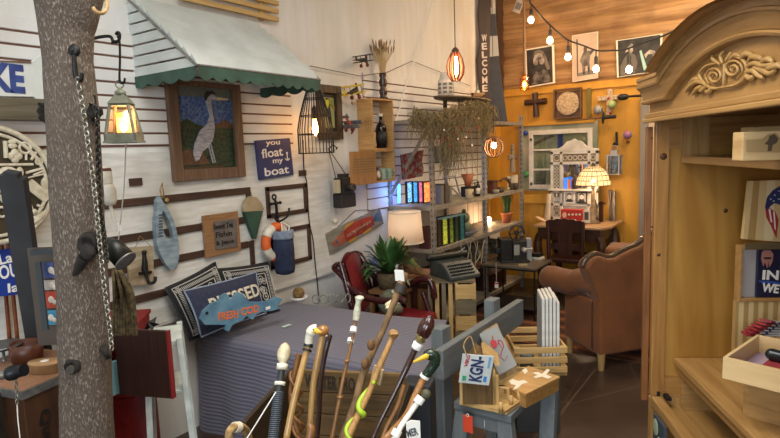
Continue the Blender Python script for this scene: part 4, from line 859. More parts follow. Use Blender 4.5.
# ---------------------------------------------------------------- wall camera
T = wallL('flash_camera', 'old black camera with bellows hanging by a strap on the white wall', 'camera', 343, 195, .09)
def bx(T, x0, y0, x1, y1, d0, d1, b=None): 
    p = T.hit(x0, y0, (d0+d1)/2); q = T.hit(x1, y1, (d0+d1)/2); b = b or B(); return b.box(min(p[0], q[0]), max(p[0], q[0]), d0, d1, min(p[1], q[1]), max(p[1], q[1]))
T.part('body', bx(T, 338, 178, 350, 193, -.06, .03), flat('#1c1a1a', .4), bevel=.006)
T.part('leather_case', bx(T, 337, 194, 352, 206, -.05, .04), flat('#201e1e', .6), bevel=.008)
T.part('side_plate', bx(T, 335, 180, 338.5, 193, -.05, .0), flat('#b0a488', .5), bevel=.004)
b = B(); q = T.hit(352, 187, -.06); b.lathe([(.02, 0), (.03, .01), (.03, .05), (.025, .055), (.018, .05)], (q[0]-.03, -.05, q[1]), 18, rot('X', PI/2)); T.part('lens', b, flat('#4a4440', .3, .5)); T.part('viewfinder', bx(T, 340, 174, 346, 178, -.04, .02), flat('#2a2828', .4), bevel=.003)
b = B(); h_ = T.hit(336.5, 148); a_ = T.hit(336.5, 181); q = T.hit(348, 178); b.tube([(a_[0], -.0, a_[1]), (h_[0], .08, h_[1]), (q[0], -.0, q[1])], .0045, 6); T.part('strap', b, flat('#3a2e28'))
b = B(); b.tube([onX(336.5, 149, WX), onX(337, 147.5, WX+.05)], .006, 8); b.tube(smooth([onX(337, 148, WX+.05), onX(333, 145, WX+.06), onX(330, 148, WX+.05)]), .004, 6); solo('wall_hook', 'small iron hook holding the camera strap', 'wall hook', b, ironb)
# ---------------------------------------------------------------- crate shelf (two stacked crates)
def crateshelf(name, label, Q, wpx, depth, deep):
    pass
yA, zT = zy(371.5, 98); yB = zy(393, 98.5)[0]; zM = zy(375, 148)[1]; zBt = zy(374, 182)[1]
DP = .15
T = wallL('crate_shelf', 'upright pine wine crate fixed on the wall holding a dark bottle', 'crate', 372, 148, .0); 
def lc(px, py, off): q = T.hit(px, py, -off); return q
x0 = lc(371.5, 100, DP)[0]; x1 = lc(393, 100, DP)[0]; zt_ = lc(380, 98.5, DP)[1]; zm = lc(380, 150, DP)[1]; zb_ = lc(380, 182.5, DP)[1]
def openbox(b, x0, x1, z0, z1, d, t=.014): 
    b.box(x0, x0+t, -d, 0, z0, z1); b.box(x1-t, x1, -d, 0, z0, z1); b.box(x0+t, x1-t, -d, 0, z0, z0+t); b.box(x0+t, x1-t, -d, 0, z1-t, z1); b.box(x0+t, x1-t, -.012, 0, z0+t, z1-t); return b
crw = wood('pine_crate', '#c49a62', '#a87c44', 'y', 3, .6)
T.part('box', openbox(B(), x0, x1, zm, zt_, DP), crw, bevel=.002)
b = B(); b.m = Matrix.Translation((x0-.0005, -.11, (zm+zt_)/2+.0)) @ rot('Z', -PI/2); b.tube([(.035*math.cos(a), 0, .06*math.sin(a)) for a in [2*PI*j/20 for j in range(20)]], .002, 4, True); b.tube([(.02*math.cos(a), 0, .045*math.sin(a)) for a in [2*PI*j/20 for j in range(20)]], .002, 4, True); b.tube([(0, 0, -.03), (0, 0, .03)], .003, 4); T.part('branded_mark', b, flat('#8a6234'))
T1 = T; X0, X1, ZT, ZM, ZBt = x0, x1, zt_, zm, zb_
T = wallL('crate_shelf', 'lower pine crate with a stencilled side panel holding mugs', 'crate', 372, 148, .0)
T.part('box', openbox(B(), X0, X1, ZBt, ZM-.001, DP), crw, bevel=.002)
b = B(); q = T.hit(350.5, 165, -DP-.01); b.box(q[0], X0+.01, -DP-.012, -DP-.001, ZBt-.0, ZM-.005); b.mat(1)
for k in range(6): b.box(q[0]+.03, X0-.02, -DP-.0135, -DP-.012, ZM-.07-k*.02, ZM-.06-k*.02)
T.part('side_panel', b, [wood('light_brown_ply', '#b0824e', '#946636', 'z'), flat('#8a6a48')])
def inn(u, d, z): q = T1.hit(371.5+22*u, 140, -d); return T1.M @ V((q[0], -d, z))
def bottle(name, label, p, h, r, m, capm=None, labm=None, group=None, cat='bottle'):
    T = Thing(name, label, cat, p, 0, group); b = B(); b.lathe([(r*.9, 0), (r, .005), (r, h*.6), (r*.8, h*.7), (r*.3, h*.8), (r*.3, h*.94), (r*.36, h*.94), (r*.36, h), (0, h)], n=18); T.part('glass', b, m)
    if labm: b = B(); b.lathe([(r*1.02, h*.15), (r*1.02, h*.5)], n=18); T.part('label_band', b, labm)
    if capm: b = B(); b.lathe([(r*.4, h*.95), (r*.4, h*1.04), (0, h*1.04)], n=14); T.part('cap', b, capm)
bottle('dark_jug', 'black glass jug bottle with pale cap in the upper crate', inn(.45, .1, ZM+.014), .27, .045, flat('#121010', .1), cream, flat('#22201e'), cat='bottle')
b = B(); p = inn(.12, .13, ZM+.014); b.m = Matrix.Translation(p); b.lathe([(.015, 0), (.02, .03), (.012, .08), (.016, .1), (.008, .13), (0, .14)], n=12); solo('figurine', 'tiny tan figurine beside the black jug', 'figurine', b, flat('#b89468'))
p = inn(.16, .1, ZBt+.014); T = Thing('alarm_clock', 'small brass and blue round clock in the lower crate', 'clock', p, PI/2); b = B(); b.lathe([(.038, 0), (.042, .02), (.04, .03)], (0, 0, .048), 20, rot('X', PI/2)); T.part('case', b, flat('#b08a4a', .35, .6)); b = B(); b.lathe([(.034, .031), (0, .032)], (0, 0, .048), 20, rot('X', PI/2)); T.part('face', b, cream); b = B(); b.sph((0, -.01, .095), (.014, .012, .012)); b.tube([(-.03, -.01, 0), (-.02, -.01, .02)], .004); b.tube([(.03, -.01, 0), (.02, -.01, .02)], .004); T.part('bell', b, flat('#28386a'))
for k, u in enumerate((.45, .72)):
    p = inn(u, .1, ZBt+.014); T = Thing('mint_mug', ['pale green mug, the left of two in the lower crate', 'pale green mug, the right of two in the lower crate'][k], 'mug', p, PI/2, 'mint mugs'); b = B(); b.lathe([(.03, 0), (.034, .005), (.034, .095), (.03, .095), (.028, .01), (0, .01)], n=20); T.part('cup', b, flat('#8fa08a')); b = B(); b.ring((.0, -.035, .05), .02, .004, rot('Z', PI/2), 14); T.part('handle', b, flat('#6a7a66'))
# wheat in a turned vase on top
pv = T1.M @ V((T1.hit(383.5, 97, -.08)[0], -.08, ZT)); T = Thing('turned_wooden_vase', 'dark turned wooden vase on top of the upper crate', 'vase', pv)
b = B(); b.lathe([(.04, 0), (.042, .015), (.026, .03), (.032, .05), (.036, .08), (.022, .1), (.03, .12), (.034, .15), (.022, .18), (.032, .2), (.028, .22), (.0, .2)], n=20); T.part('body', b, darkw['z'])
T = Thing('dried_wheat', 'fan-shaped bunch of dried wheat in the dark turned vase', 'dried plant', pv+V((0, 0, .2))); b = B(); rnd = random.Random(9); sp_ = []
for k in range(70):
    a = rnd.uniform(0, 2*PI); r_ = rnd.uniform(0, .12); h_ = rnd.uniform(.17, .25); e = V((r_*math.cos(a), r_*math.sin(a), h_)); b.tube([(e.x*.15, e.y*.15, 0), (e.x*.35, e.y*.35, h_*.55), tuple(e)], .0022, 4); sp_.append(e)
T.part('stalks', b, flat('#c8ac7c'))
b = B()
for e in sp_: d_ = V((e.x*.5, e.y*.5, .3)).normalized(); b.tube([e-d_*.01, e+d_*.025, e+d_*.05], [.002, .006, .001], 5)
T.part('ears', b, mt('wheat_ears', '#a8865a', '#6e5638', 40))
# white cable across the wall
b = B(); b.tube(smooth([onX(x, y, WX+.04) for x, y in ((434, -8), (428, 18), (420, 45), (411, 70), (405, 88), (400, 108), (395, 122))], 4), .0055, 6); solo('white_wall_cable', 'white cable running down the wall above the metal shelves', 'cable', b, white)
b = B(); b.tube([onX(x, y, WX+.03) for x, y in ((310, 66), (360, 76), (388, 72), (412, 61), (440, 72), (470, 86))], .003, 5); solo('thin_wall_wire', 'thin dark wire strung across the white siding above the shelves', 'wire', b, flat('#5a5048'))
# ---------------------------------------------------------------- metal shelving
XF = -2.33
pB = onX(433.5, 200, XF); pC = onX(485.8, 200, XF); pD = onX(522.5, 180, XF); YB, YC, YD = pB.y, pC.y, pD.y
zS0 = onX(510, 122, XF).z
z1_ = (onX(438, 206.5, XF).z+onX(485, 196.5, XF).z)/2; z2_ = (onX(438, 249.5, XF).z+onX(485, 234, XF).z)/2
z3_ = .12
T = Thing('metal_shelving', 'long galvanised steel shelving unit along the left wall', 'shelf', ((WX+XF)/2, YB, 0))
T.M = Matrix.Translation(T.o.location); T.I = T.M.inverted(); T.c = T.I @ CAM
hol = mt('slotted_steel', '#a09a90', '#8a847a', 20, rough=.45, metal=.5, bump=.05)
for y in (YB, YC, YD):
    for x in (XF, WX+.04):
        b = B(); ht = zS0+.08 if y == YD else zS0+.02; b.box(x-.003, x+.0, y-.0, y+.035, 0, ht); b.box(x-.035, x, y-.003, y, 0, ht); b.mat(1)
        for k in range(int(ht/.05)): b.box(x+.0, x+.0012, y+.012, y+.02, .03+k*.05, .05+k*.05); b.box(x-.022, x-.014, y-.0042, y-.003, .03+k*.05, .05+k*.05)
        T.part('post', b, [hol, black], world=True)
for z in (zS0, z1_, z2_, z3_):
    b = B(); 
    b.box(WX+.02, XF-.004, YB, YD+.03, z-.03, z); b.mat(1).box(XF-.004, XF+.002, YB, YD+.03, z-.032, z+.002); T.part('shelf_board', b, [mt('worn_shelf_board', '#a59c88', '#82786a', 8, rough=.6), hol], world=True)
b = B(); b.beam((WX+.05, YB-.004, z1_+.1), (XF-.02, YB-.004, zS0-.06), .03, .004, (0, 1, 0)); T.part('diagonal_brace', b, hol, world=True)
b = B(); b.beam(onX(440, 219, XF), onX(463, 214, XF), .05, .01); T.part('grey_strut', b, flat('#5c7a80'), world=True)
YE = YD
def sh(px, py, x=None, off=0): # point on the vertical plane x
    return onX(px, py, x if x is not None else XF-.06)
# --- top of shelf: platform stand, paper lighthouse, boat, swag
T = Thing('tabletop_stand', 'low dark oval stand with short legs on top of the shelving', 'stand', V((-2.5, sh(461, 115).y, zS0))); 
a_ = sh(438, 101, -2.5); q = sh(486, 96.5, -2.5); zz = (a_.z+q.z)/2; Lh = (q.y-a_.y)/2; T.o.location = V((-2.5, (a_.y+q.y)/2, zS0)); T.M = Matrix.Translation(T.o.location); T.I = T.M.inverted()
b = B(); b.m = Matrix.Diagonal((.16/Lh, 1, 1, 1)); b.lathe([(0, zz-zS0-.025), (Lh, zz-zS0-.018), (Lh*1.02, zz-zS0), (0, zz-zS0)], n=32); T.part('top', b, wood('grey_worn_top', '#6a5a44', '#4a3c2c', 'y'))
for sx in (-1, 1):
    for sy in (-1, 1): b = B(); b.tube([(sx*.07, sy*Lh*.5, 0), (sx*.08, sy*Lh*.45, zz-zS0-.01)], [.014, .022], 8); T.part('leg', b, flat('#3c2a1c'))
TP = zz
T = Thing('paper_lighthouse', 'small white house model covered in newsprint on the dark stand', 'model house', V((-2.48, sh(446, 100, -2.48).y, TP)))
b = B(); b.lathe([(.075, 0), (.072, .13), (.06, .15), (.05, .18), (.045, .2), (0, .215)], n=8)
T.part('tower', b, mt('newsprint_white', '#d9d4c8', '#bdb8ac', 30, rough=.8))
b = B()
for j, z in enumerate((.02, .055, .09)):
    for k in range(8): b.m = rot('Z', (k+.5)*PI/4); b.box(.0665, .0695, -.018, .018, z, z+.022)
T.part('printed_windows', b, flat('#6c6a66'))
T = Thing('model_boat', 'small wooden model boat on the right side of the dark stand', 'model boat', V((-2.42, sh(478, 98, -2.42).y, TP)), PI/2); b = B(); 
def hull(u, v): x = -.12+.24*u; w_ = .035*math.sin(PI*min(1, u*.8+.1))**.7; a = PI*v; return V((x, -w_*math.cos(a), .045+.02*u-.045*math.sin(a)*math.sin(PI*min(1, u*.8+.15))**.5))
b.grid(16, 8, hull); T.part('hull', b, flat('#b08a62')); b = B(); b.box(-.1, .1, -.03, .03, .044, .05); T.part('deck', b, flat('#8a6a48')); b = B(); b.tube([(0, 0, .05), (0, 0, .14)], .004); b.box(-.04, .02, -.01, .01, .05, .08); T.part('mast', b, cream)
b = B(); p = V((-2.38, sh(483, 118, -2.38).y, zS0)); b.m = Matrix.Translation(p); b.lathe([(.03, 0), (.012, .02), (.01, .06), (.03, .1), (.028, .11), (0, .1)], n=16); solo('blue_glass_goblet', 'small blue goblet at the right end of the shelving top', 'goblet', b, flat('#3a6a9a', .2))
# dried grass swag
rnd = random.Random(11); b = B(); xs_ = XF+.03
gp = [(418, 118), (424, 110), (440, 116), (460, 119), (478, 112), (488, 118)]
def strand(p, q, sag, r=.0028):
    j = lambda s: V((rnd.uniform(-s, s), rnd.uniform(-s, s), rnd.uniform(-s, s))); q = q+j(.06); m_ = (p+q)/2+j(.045); b.tube([p+j(.02), p.lerp(m_, .6)+j(.02), m_, q.lerp(m_, .6)+j(.02), q], [r, r, r, r, r*.4], 3)
for k in range(650):
    u = rnd.random(); cx = 414+78*u; top = 108+6*math.sin(u*6)+rnd.uniform(-2, 6); p = onX(cx, top, xs_+rnd.uniform(-.05, .05)); 
    lng = rnd.uniform(6, 22)*(1 if u > .2 else 1.2); q = onX(cx+rnd.uniform(-10, 10), top+lng, xs_+rnd.uniform(-.03, .08)); strand(p, q, rnd.uniform(-.02, .03))
for k in range(200):
    cx = rnd.gauss(450, 7); p = onX(cx, 122+rnd.uniform(-4, 8), xs_); q = onX(cx+rnd.uniform(-7, 7), 122+rnd.uniform(25, 56), xs_+.02); strand(p, q, 0)
for k in range(120): 
    p = onX(490+rnd.uniform(-6, 2), 112+rnd.uniform(-4, 6), xs_); q = onX(486+rnd.uniform(-5, 4), 125+rnd.uniform(0, 15), xs_); strand(p, q, 0)
T = Thing('dried_grass_swag', 'bushy dried grass garland draped over the shelving top', 'garland', onX(450, 175, xs_))
T.part('grass', b, mt('dried_grass', '#9c8a62', '#685a3c', 40, rough=.9, bump=0), world=True)['kind'] = 'stuff'
for k in range(12):
    x_, y_ = [(444, 130), (447, 138), (452, 140), (458, 139), (462, 128), (469, 131), (472, 145), (478, 128), (455, 133), (466, 137), (441, 141), (450, 146)][k]; b = B(); b.sph(onX(x_, y_, xs_+.08), .009, 8); T.part('red_berry' if k % 3 else 'white_berry', b, flat('#a82820') if k % 3 else white, world=True)
# ---------------------------------------------------------------- pendant lamps
def cord_up(b, c, z1=3.48, r=.004): b.tube([c, V((c.x, c.y, z1))], r, 6)
c = atD(455.5, 62, 4.6); s = 4.6/F; T = Thing('copper_slat_pendant', 'lit copper slatted pendant lamp hanging above the paper lighthouse', 'lamp', c-V((0, 0, 18*s)))
for k in range(10):
    a = 2*PI*k/10; b = B(); pr = [(.03, .0), (.062, .05), (.068, .11), (.055, .17), (.03, .22)]
    b.tube([(r_*math.cos(a), r_*math.sin(a), z) for r_, z in pr], .007, 6, flatk=1); T.part('slat', b, mt('copper_wood', '#b0603a', '#8c4a2a', 20, rough=.4))
b = B(); b.lathe([(.03, .22), (.03, .24), (.012, .26)], n=14); b.tube([(0, 0, .26), (0, 0, 3.48-T.o.location.z)], .004, 6); T.part('cord_and_cap', b, flat('#5a4030'))
b = B(); b.lathe([(0, .03), (.016, .06), (.018, .13), (.01, .19)], n=12); T.part('bulb', b, emi('bulb_pale', '#ffc890', 70)); light('pendant_glow', 'POINT', T.o.location+V((0, 0, .12)), 2.4, (1, .66, .4), .02)
c = atD(494, 147, 4.9); T = Thing('globe_slat_lamp', 'lit round wooden-ribbed globe lamp hanging at the shelving end', 'lamp', c-V((0, 0, .088)))
for k in range(8):
    a = PI*k/8; b = B(); r_ = .088; b.tube([(r_*math.sin(t)*math.cos(a), r_*math.sin(t)*math.sin(a), .088-r_*math.cos(t)) for t in [2*PI*j/24 for j in range(24)]], .0045, 5, True); T.part('rib', b, flat('#6a4428'))
b = B(); b.sph((0, 0, .105), (.022, .022, .03)); T.part('bulb', b, emi('bulb_globe', '#ffd8a0', 50)); b = B(); b.tube([(0, 0, .17), (0, 0, .26), (0, 0, 3.48-T.o.location.z)], .003, 5); b.lathe([(.016, .12), (.016, .18)], n=12); T.part('cord', b, flat('#4a3424'))
light('globe_glow', 'POINT', c, 9, (1, .66, .34), .03)
# ---------------------------------------------------------------- things on and by the shelves
T = Thing('bandana_bundle', 'red and grey patterned cloth package hung on the shelving by the wall', 'cloth', onX(413, 178, -2.6), PI/2); Q = [(402, 155), (423, 150), (423, 176), (404, 180)]
b = B(); P4 = [T.hit(*q) for q in Q]
b.grid(14, 12, lambda u, v: V(((P4[0][0]*(1-u)+P4[1][0]*u)*(1-v)+(P4[3][0]*(1-u)+P4[2][0]*u)*v, -.02*math.sin(PI*u)*math.sin(PI*v)-.006*math.sin(u*20+v*9), (P4[0][1]*(1-u)+P4[1][1]*u)*(1-v)+(P4[3][1]*(1-u)+P4[2][1]*u)*v)))
b.grid(14, 12, lambda u, v: V(((P4[0][0]*(1-u)+P4[1][0]*u)*(1-v)+(P4[3][0]*(1-u)+P4[2][0]*u)*v, .02+.0*u, (P4[0][1]*(1-u)+P4[1][1]*u)*(1-v)+(P4[3][1]*(1-u)+P4[2][1]*u)*v)))
T.part('cloth', b, mt('red_grey_print', '#7c2a28', '#77726a', 22, rough=.8, lo=.5, hi=.54))
def glassbar(x0, y0, x1, y1, cc, k, xx, grp, lab, e=3.0):
    p = onX(x0, y1, xx); q = onX(x1, y0, xx); T = Thing('coloured_glass_panel', lab, 'stained glass', V((xx, (p.y+q.y)/2, p.z)), 0, grp); w_ = (q.y-p.y)/2; h_ = q.z-p.z
    b = B(); b.box(-.01, .01, -w_, -w_+.008, 0, h_); b.box(-.01, .01, w_-.008, w_, 0, h_); b.box(-.01, .01, -w_, w_, 0, .008); b.box(-.01, .01, -w_, w_, h_-.008, h_); T.part('frame', b, flat('#1c1814'))
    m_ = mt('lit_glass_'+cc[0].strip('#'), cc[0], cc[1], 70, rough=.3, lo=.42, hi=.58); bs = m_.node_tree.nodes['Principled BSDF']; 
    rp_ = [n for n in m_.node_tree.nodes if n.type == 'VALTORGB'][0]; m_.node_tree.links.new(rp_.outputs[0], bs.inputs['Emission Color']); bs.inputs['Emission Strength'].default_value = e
    b = B(); b.box(-.003, .003, -w_+.008, w_-.008, .008, h_-.008); T.part('glass', b, m_)
G1 = 'glowing coloured glass panels on the upper shelf'
for k, (x0, x1, cc, n_) in enumerate(((406.5, 411.5, ('#2a6cd0', '#8ad0ff'), 'bright blue'), (412.5, 417, ('#2aa0d8', '#3060b0'), 'teal blue'), (418, 422, ('#d06080', '#7a4070'), 'pink'), (423, 430.5, ('#d0502a', '#f0a050'), 'orange-red'))):
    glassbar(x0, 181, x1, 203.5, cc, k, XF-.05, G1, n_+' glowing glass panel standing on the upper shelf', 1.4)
G2 = 'coloured glass panels on the middle shelf'
for k, (x0, x1, y0, cc, n_) in enumerate(((437, 441, 216, ('#2a2018', '#4a3a28'), 'dark brown'), (442, 447, 215, ('#d8d040', '#6a8a30'), 'bright yellow-green'), (449, 453, 214, ('#a0b83a', '#283818'), 'dim olive'), (454.5, 458, 213.5, ('#3a5a3a', '#202c20'), 'dark green'), (459.5, 464, 212, ('#2a7a80', '#183a3c'), 'teal'))):
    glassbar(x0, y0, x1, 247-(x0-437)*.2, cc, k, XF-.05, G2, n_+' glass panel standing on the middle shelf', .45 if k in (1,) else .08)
# blue-lit light rods behind
b = B(); 
for k, x in enumerate((386, 391, 396)): b.box(WX+.02, WX+.035, sh(x, 190, WX).y, sh(x, 190, WX).y+.0, 0, 0)
light('blue_lamp', 'POINT', onX(399, 192, WX+.13), 1.6, (.12, .35, 1), .02)
b = B(); b.tube([onX(399, 203, WX+.1), onX(399, 184, WX+.1)], .012, 10); solo('blue_tube_light', 'small glowing blue tube light behind the front shelf post', 'light', b, emi('blue_led', '#2a6cff', 12))
# picture on wall behind, dark mirror frame, chair-like frame etc on upper shelf
def cardbox(name, label, cat, px, zb, h, w, d, x, m, rz=0, group=None, bevel=.002, tilt=0):
    y = onX(px, 200, x).y; T = Thing(name, label, cat, (x, y, zb), rz, group); b = B(); b.box(-d/2, d/2, -w/2, w/2, 0, h); return solo_at2(T, b, m, bevel)
def solo_at2(T, b, m, bevel=0):
    b.v = [T.M @ p for p in b.v]; o = solo_at(T, b, m); bev(o, bevel); return o
T = Thing('ship_picture', 'small dark-framed picture hung behind the hanging grass', 'picture', onX(439, 165, -2.72), PI/2); p = T.hit(433, 163.5); q = T.hit(443, 146); b = B(); b.box(p[0], q[0], -.01, .0, p[1], q[1]); b.mat(1).box(p[0]+.012, q[0]-.012, -.013, -.01, p[1]+.012, q[1]-.012); T.part('frame', b, [black, flat('#4a5468')]); b = B(); b.box((p[0]+q[0])/2-.004, (p[0]+q[0])/2+.004, -.016, -.013, p[1]+.03, q[1]-.02); T.part('mast', b, flat('#7a3a30'))
cardbox('ledger_book', 'grey-spined tall book standing beside the front post on the upper shelf', 'book', 436.5, z1_+.002, .16, .05, .12, XF-.1, flat('#6a6258'), group='books on the upper shelf')
cardbox('ledger_book', 'second tall brown book standing on the upper shelf', 'book', 441.5, z1_+.002, .17, .05, .12, XF-.1, flat('#54483c'), group='books on the upper shelf')
cardbox('ledger_book', 'narrow pale book leaning next to the brown books on the upper shelf', 'book', 445.5, z1_+.002, .15, .03, .12, XF-.1, flat('#857c6a'), group='books on the upper shelf')
T = Thing('folding_frame', 'open grey metal frame leaning on the upper shelf', 'frame', (XF-.08, onX(455, 200, XF-.08).y, z1_+.002), PI/2); 
b = B(); A_ = [T.hit(x, y) for x, y in ((446, 177), (455, 176), (460, 194), (450, 196))]
for i in range(4): p = A_[i]; q = A_[(i+1) % 4]; b.beam((p[0], 0, p[1]), (q[0], 0, q[1]), .012, .012, (0, 1, 0))
p = T.hit(450, 186); q = T.hit(462, 198, -.03); b.beam((p[0], 0, p[1]), (q[0], -.03, max(q[1], 0)), .01, .01, (0, 1, 0)); T.part('rails', b, flat('#8c8c90', .4, .4))
p = V((XF-.16, onX(468, 190, XF-.16).y, z1_+.002)); T = Thing('coffee_grinder', 'vintage coffee grinder with terracotta hopper and black body on the upper shelf', 'grinder', p)
b = B(); b.box(-.05, .05, -.06, .06, 0, .1); T.part('body', b, flat('#1c1814'), bevel=.006); b = B(); b.lathe([(.03, .1), (.035, .14), (.065, .22), (.06, .22), (.03, .15)], n=18); T.part('hopper', b, flat('#9a5a34')); b = B(); b.tube([(0, 0, .13), (.06, .02, .16), (.08, .03, .16)], .004); T.part('crank', b, ironb)
p = V((XF-.04, onX(469.5, 190, XF-.04).y, z1_+.002)); T = Thing('stoneware_mug', 'cream mug with dark emblem in front of the grinder', 'mug', p, PI/2); b = B(); b.lathe([(.035, 0), (.04, .01), (.04, .09), (.035, .09), (.033, .01), (0, .01)], n=20); T.part('cup', b, flat('#a89878')); b = B(); b.ring((.045, 0, .05), .022, .005, n=14); T.part('handle', b, flat('#a89878')); b = B(); b.prism(circ(0, .05, .018), -.043, -.038); T.part('emblem', b, flat('#4a3a2c'))
bottle('shelf_bottle', 'small dark bottle beside the middle shelf post', V((XF-.08, onX(478, 190, XF-.08).y, z1_+.002)), .16, .022, flat('#1a140e', .2), cream, cream)
bottle('shelf_bottle', 'slim amber bottle left of the dark bottle on the upper shelf', V((XF-.12, onX(475, 190, XF-.12).y, z1_+.002)), .13, .02, flat('#5a3214', .2), black)
# upper shelf second bay
p = V((XF-.1, onX(491, 190, XF-.1).y, z1_+.002)); T = Thing('brown_box', 'small brown box behind the post on the upper shelf', 'box', p); b = B(); b.box(-.05, .05, -.04, .06, 0, .11); T.part('body', b, flat('#5a3018'), bevel=.003); b = B(); b.box(-.055, .055, -.045, .065, .11, .13); T.part('lid', b, flat('#43220f'), bevel=.003)
T = Thing('driftwood_piece', 'curved piece of brown driftwood on the far upper shelf', 'driftwood', V((XF-.06, onX(506, 188, XF-.06).y, z1_+.002))); b = B(); b.tube(smooth([onX(500, 181, XF-.06), onX(504, 178.5, XF-.06), onX(508, 180, XF-.06), onX(511, 186, XF-.06), onX(512, 189.5, XF-.06)]), [.012]*8+[.018]*9+[.022]*8, 8); solo_at(T, b, wood('driftwood', '#6a4c30', '#463020', 'y'))
for k, (px, cc, lb) in enumerate(((496, '#8a8478', 'small grey enamel cup on the far upper shelf'), (501, '#54402c', 'small brown bowl in front of the driftwood'), (515.5, '#3a342c', 'small dark jar beside the end post'))):
    b = B(); b.m = Matrix.Translation(V((XF-.03, onX(px, 190, XF-.03).y, z1_+.002))); b.lathe([(.02, 0), (.032, .01), (.035, .04+.015*k), (.03, .04+.015*k), (.0, .02)], n=16); solo(('enamel_cup', 'small_bowl', 'small_jar')[k], lb, ('cup', 'bowl', 'jar')[k], b, flat(cc))
T = Thing('card_sign', 'white calendar card with small pictures on the far upper shelf', 'card', V((XF-.14, onX(512.5, 190, XF-.14).y, z1_+.002)), PI/2); b = B(); p = T.hit(507.5, 188); q = T.hit(517.5, 174.5); b.box(p[0], q[0], -.004, .0, 0, q[1]); b.mat(1)
for i in range(3):
    for j in range(3): b.box(p[0]+.012+i*.03, p[0]+.034+i*.03, -.006, -.004, .02+j*.035, .042+j*.035)
T.part('card', b, [cream, flat('#5a5450')])
T = Thing('wooden_cross', 'carved greyish wooden cross with round knobs hung behind the globe lamp', 'cross', onX(511, 165, -2.45), PI/2)
b = B(); b.tube([(0, -.02, T.hit(513, 172)[1]), (0, -.02, 0), (0, -.02, T.hit(513, 148)[1])], [.034, .03, .018], 10); 
for dz, dx in ((T.hit(513, 147)[1], 0), (T.hit(513, 157)[1], -.085), (T.hit(513, 157)[1], .085)): 
    for a in (0, 2.1, 4.2): b.sph((dx+.016*math.cos(a), -.02, dz+.016*math.sin(a)), .02, 10)
b.tube([(-.08, -.02, T.hit(513, 157)[1]), (.08, -.02, T.hit(513, 157)[1])], .02, 8); T.part('cross_body', b, flat('#8c7a66'))
b = B(); p = onX(495, 175.5, -2.55); b.m = Matrix.Translation(V((p.x, p.y, p.z-.1))); b.box(-.06, .06, -.09, .09, .09, .12); b.mat(1).box(-.05, .05, -.01, .02, -.08, .09); solo('white_plaster_block', 'small white block on a stand under the globe lamp', 'block', b, [cream, flat('#6a5236')]) if 0 else None
# yellow wall board behind far shelf
# middle shelf: bowl with buddha-like stacked green stones, lamp bulb at back, plant pot
p = V((XF-.1, onX(465.5, 235, XF-.1).y, z2_+.002)); T = Thing('ceramic_bowl', 'wide grey-blue bowl holding two round green cactus-like balls on the middle shelf', 'bowl', p); b = B(); b.lathe([(.04, 0), (.06, .01), (.13, .055), (.125, .06), (.05, .02), (0, .02)], n=26); T.part('bowl', b, flat('#6a6c78', .35))
T = Thing('green_gourds', 'two stacked pale green gourd balls standing in the grey-blue bowl', 'gourd', p+V((0, 0, .02))); b = B(); b.m = Matrix.Translation(p); b.sph((0, -.01, .095), (.06, .06, .062)); b.sph((.0, -.02, .185), (.055, .055, .052)); b.sph((0, -.02, .245), (.02, .02, .02)); solo_at(T, b, flat('#5c6a52', .5))
T = Thing('book_row', 'row of brown books lying at the left end of the middle shelf', 'books', (0, 0, 0)); bpy.data.objects.remove(T.o)
for k, (px, cc) in enumerate(((427, '#3c1812'), (430, '#2c120e'), (423.5, '#48201a'))):
    cardbox('red_brown_book', ['dark red-brown book standing left of the front post', 'near-black brown book next to the front post', 'lighter red-brown book nearest the lampshade'][k], 'book', px, z2_+.002, .17+.01*k, .035, .1, XF-.12, flat(cc), group='red-brown books by the lampshade')
T = Thing('bare_bulb_lamp', 'bare lit bulb glowing at the back of the middle shelf', 'lamp', onX(488.7, 222, WX+.15)); b = B(); b.sph(onX(488.7, 219.5, WX+.15), .03); T.part('bulb', b, emi('bulb_hot', '#ffd0a0', 40), world=True); b = B(); b.m = Matrix.Translation(onX(488.7, 224, WX+.15)); b.lathe([(.014, -.02), (.014, .01)], n=12); b.tube([(0, 0, -.02), (0, 0, -.25)], .008); T.part('stem', b, ironb, world=True)
light('bare_bulb_glow', 'POINT', onX(488.7, 219.5, WX+.22), 1.3, (1, .6, .35), .03)
# snake plant
pz = onX(507, 243, XF-.12); T = Thing('snake_plant', 'tall spiky snake plant in a terracotta pot in front of the mustard wall', 'potted plant', V((pz.x, pz.y, z2_+.002)))
b = B(); hp_ = .115; b.lathe([(.045, 0), (.06, hp_-.025), (.068, hp_-.025), (.068, hp_), (.055, hp_), (.05, hp_-.02), (0, hp_-.02)], n=22); T.part('pot', b, mt('terracotta', '#b06a44', '#965434', 12, rough=.8))
rnd = random.Random(6)
for k in range(9):
    a = k*2.4; r_ = .01+.025*rnd.random(); h_ = rnd.uniform(.17, .33); dx, dy = r_*math.cos(a), r_*math.sin(a); tx, ty = dx*5, dy*5; b = B(); wv = V((math.sin(a), -math.cos(a), 0))*.016
    P_ = [V((dx, dy, hp_-.02)), V((dx*1.6, dy*1.6, hp_+h_*.35)), V((dx*3, dy*3, hp_+h_*.7)), V((tx, ty, hp_+h_))]; W_ = [.8, 1.1, .8, .05]
    vs = []; nn_ = V((math.cos(a), math.sin(a), 0))*.003
    for p, w_ in zip(P_, W_): vs += [p-wv*w_, p+nn_, p+wv*w_, p-nn_]
    fs = [(4*i+j, 4*i+(j+1) % 4, 4*i+4+(j+1) % 4, 4*i+4+j) for i in range(3) for j in range(4)]; b.add(vs, fs, True); T.part('leaf', b, mt('snake_leaf', '#2e4a2a', '#5a7a3c', 30, (1, 1, 3), .4))
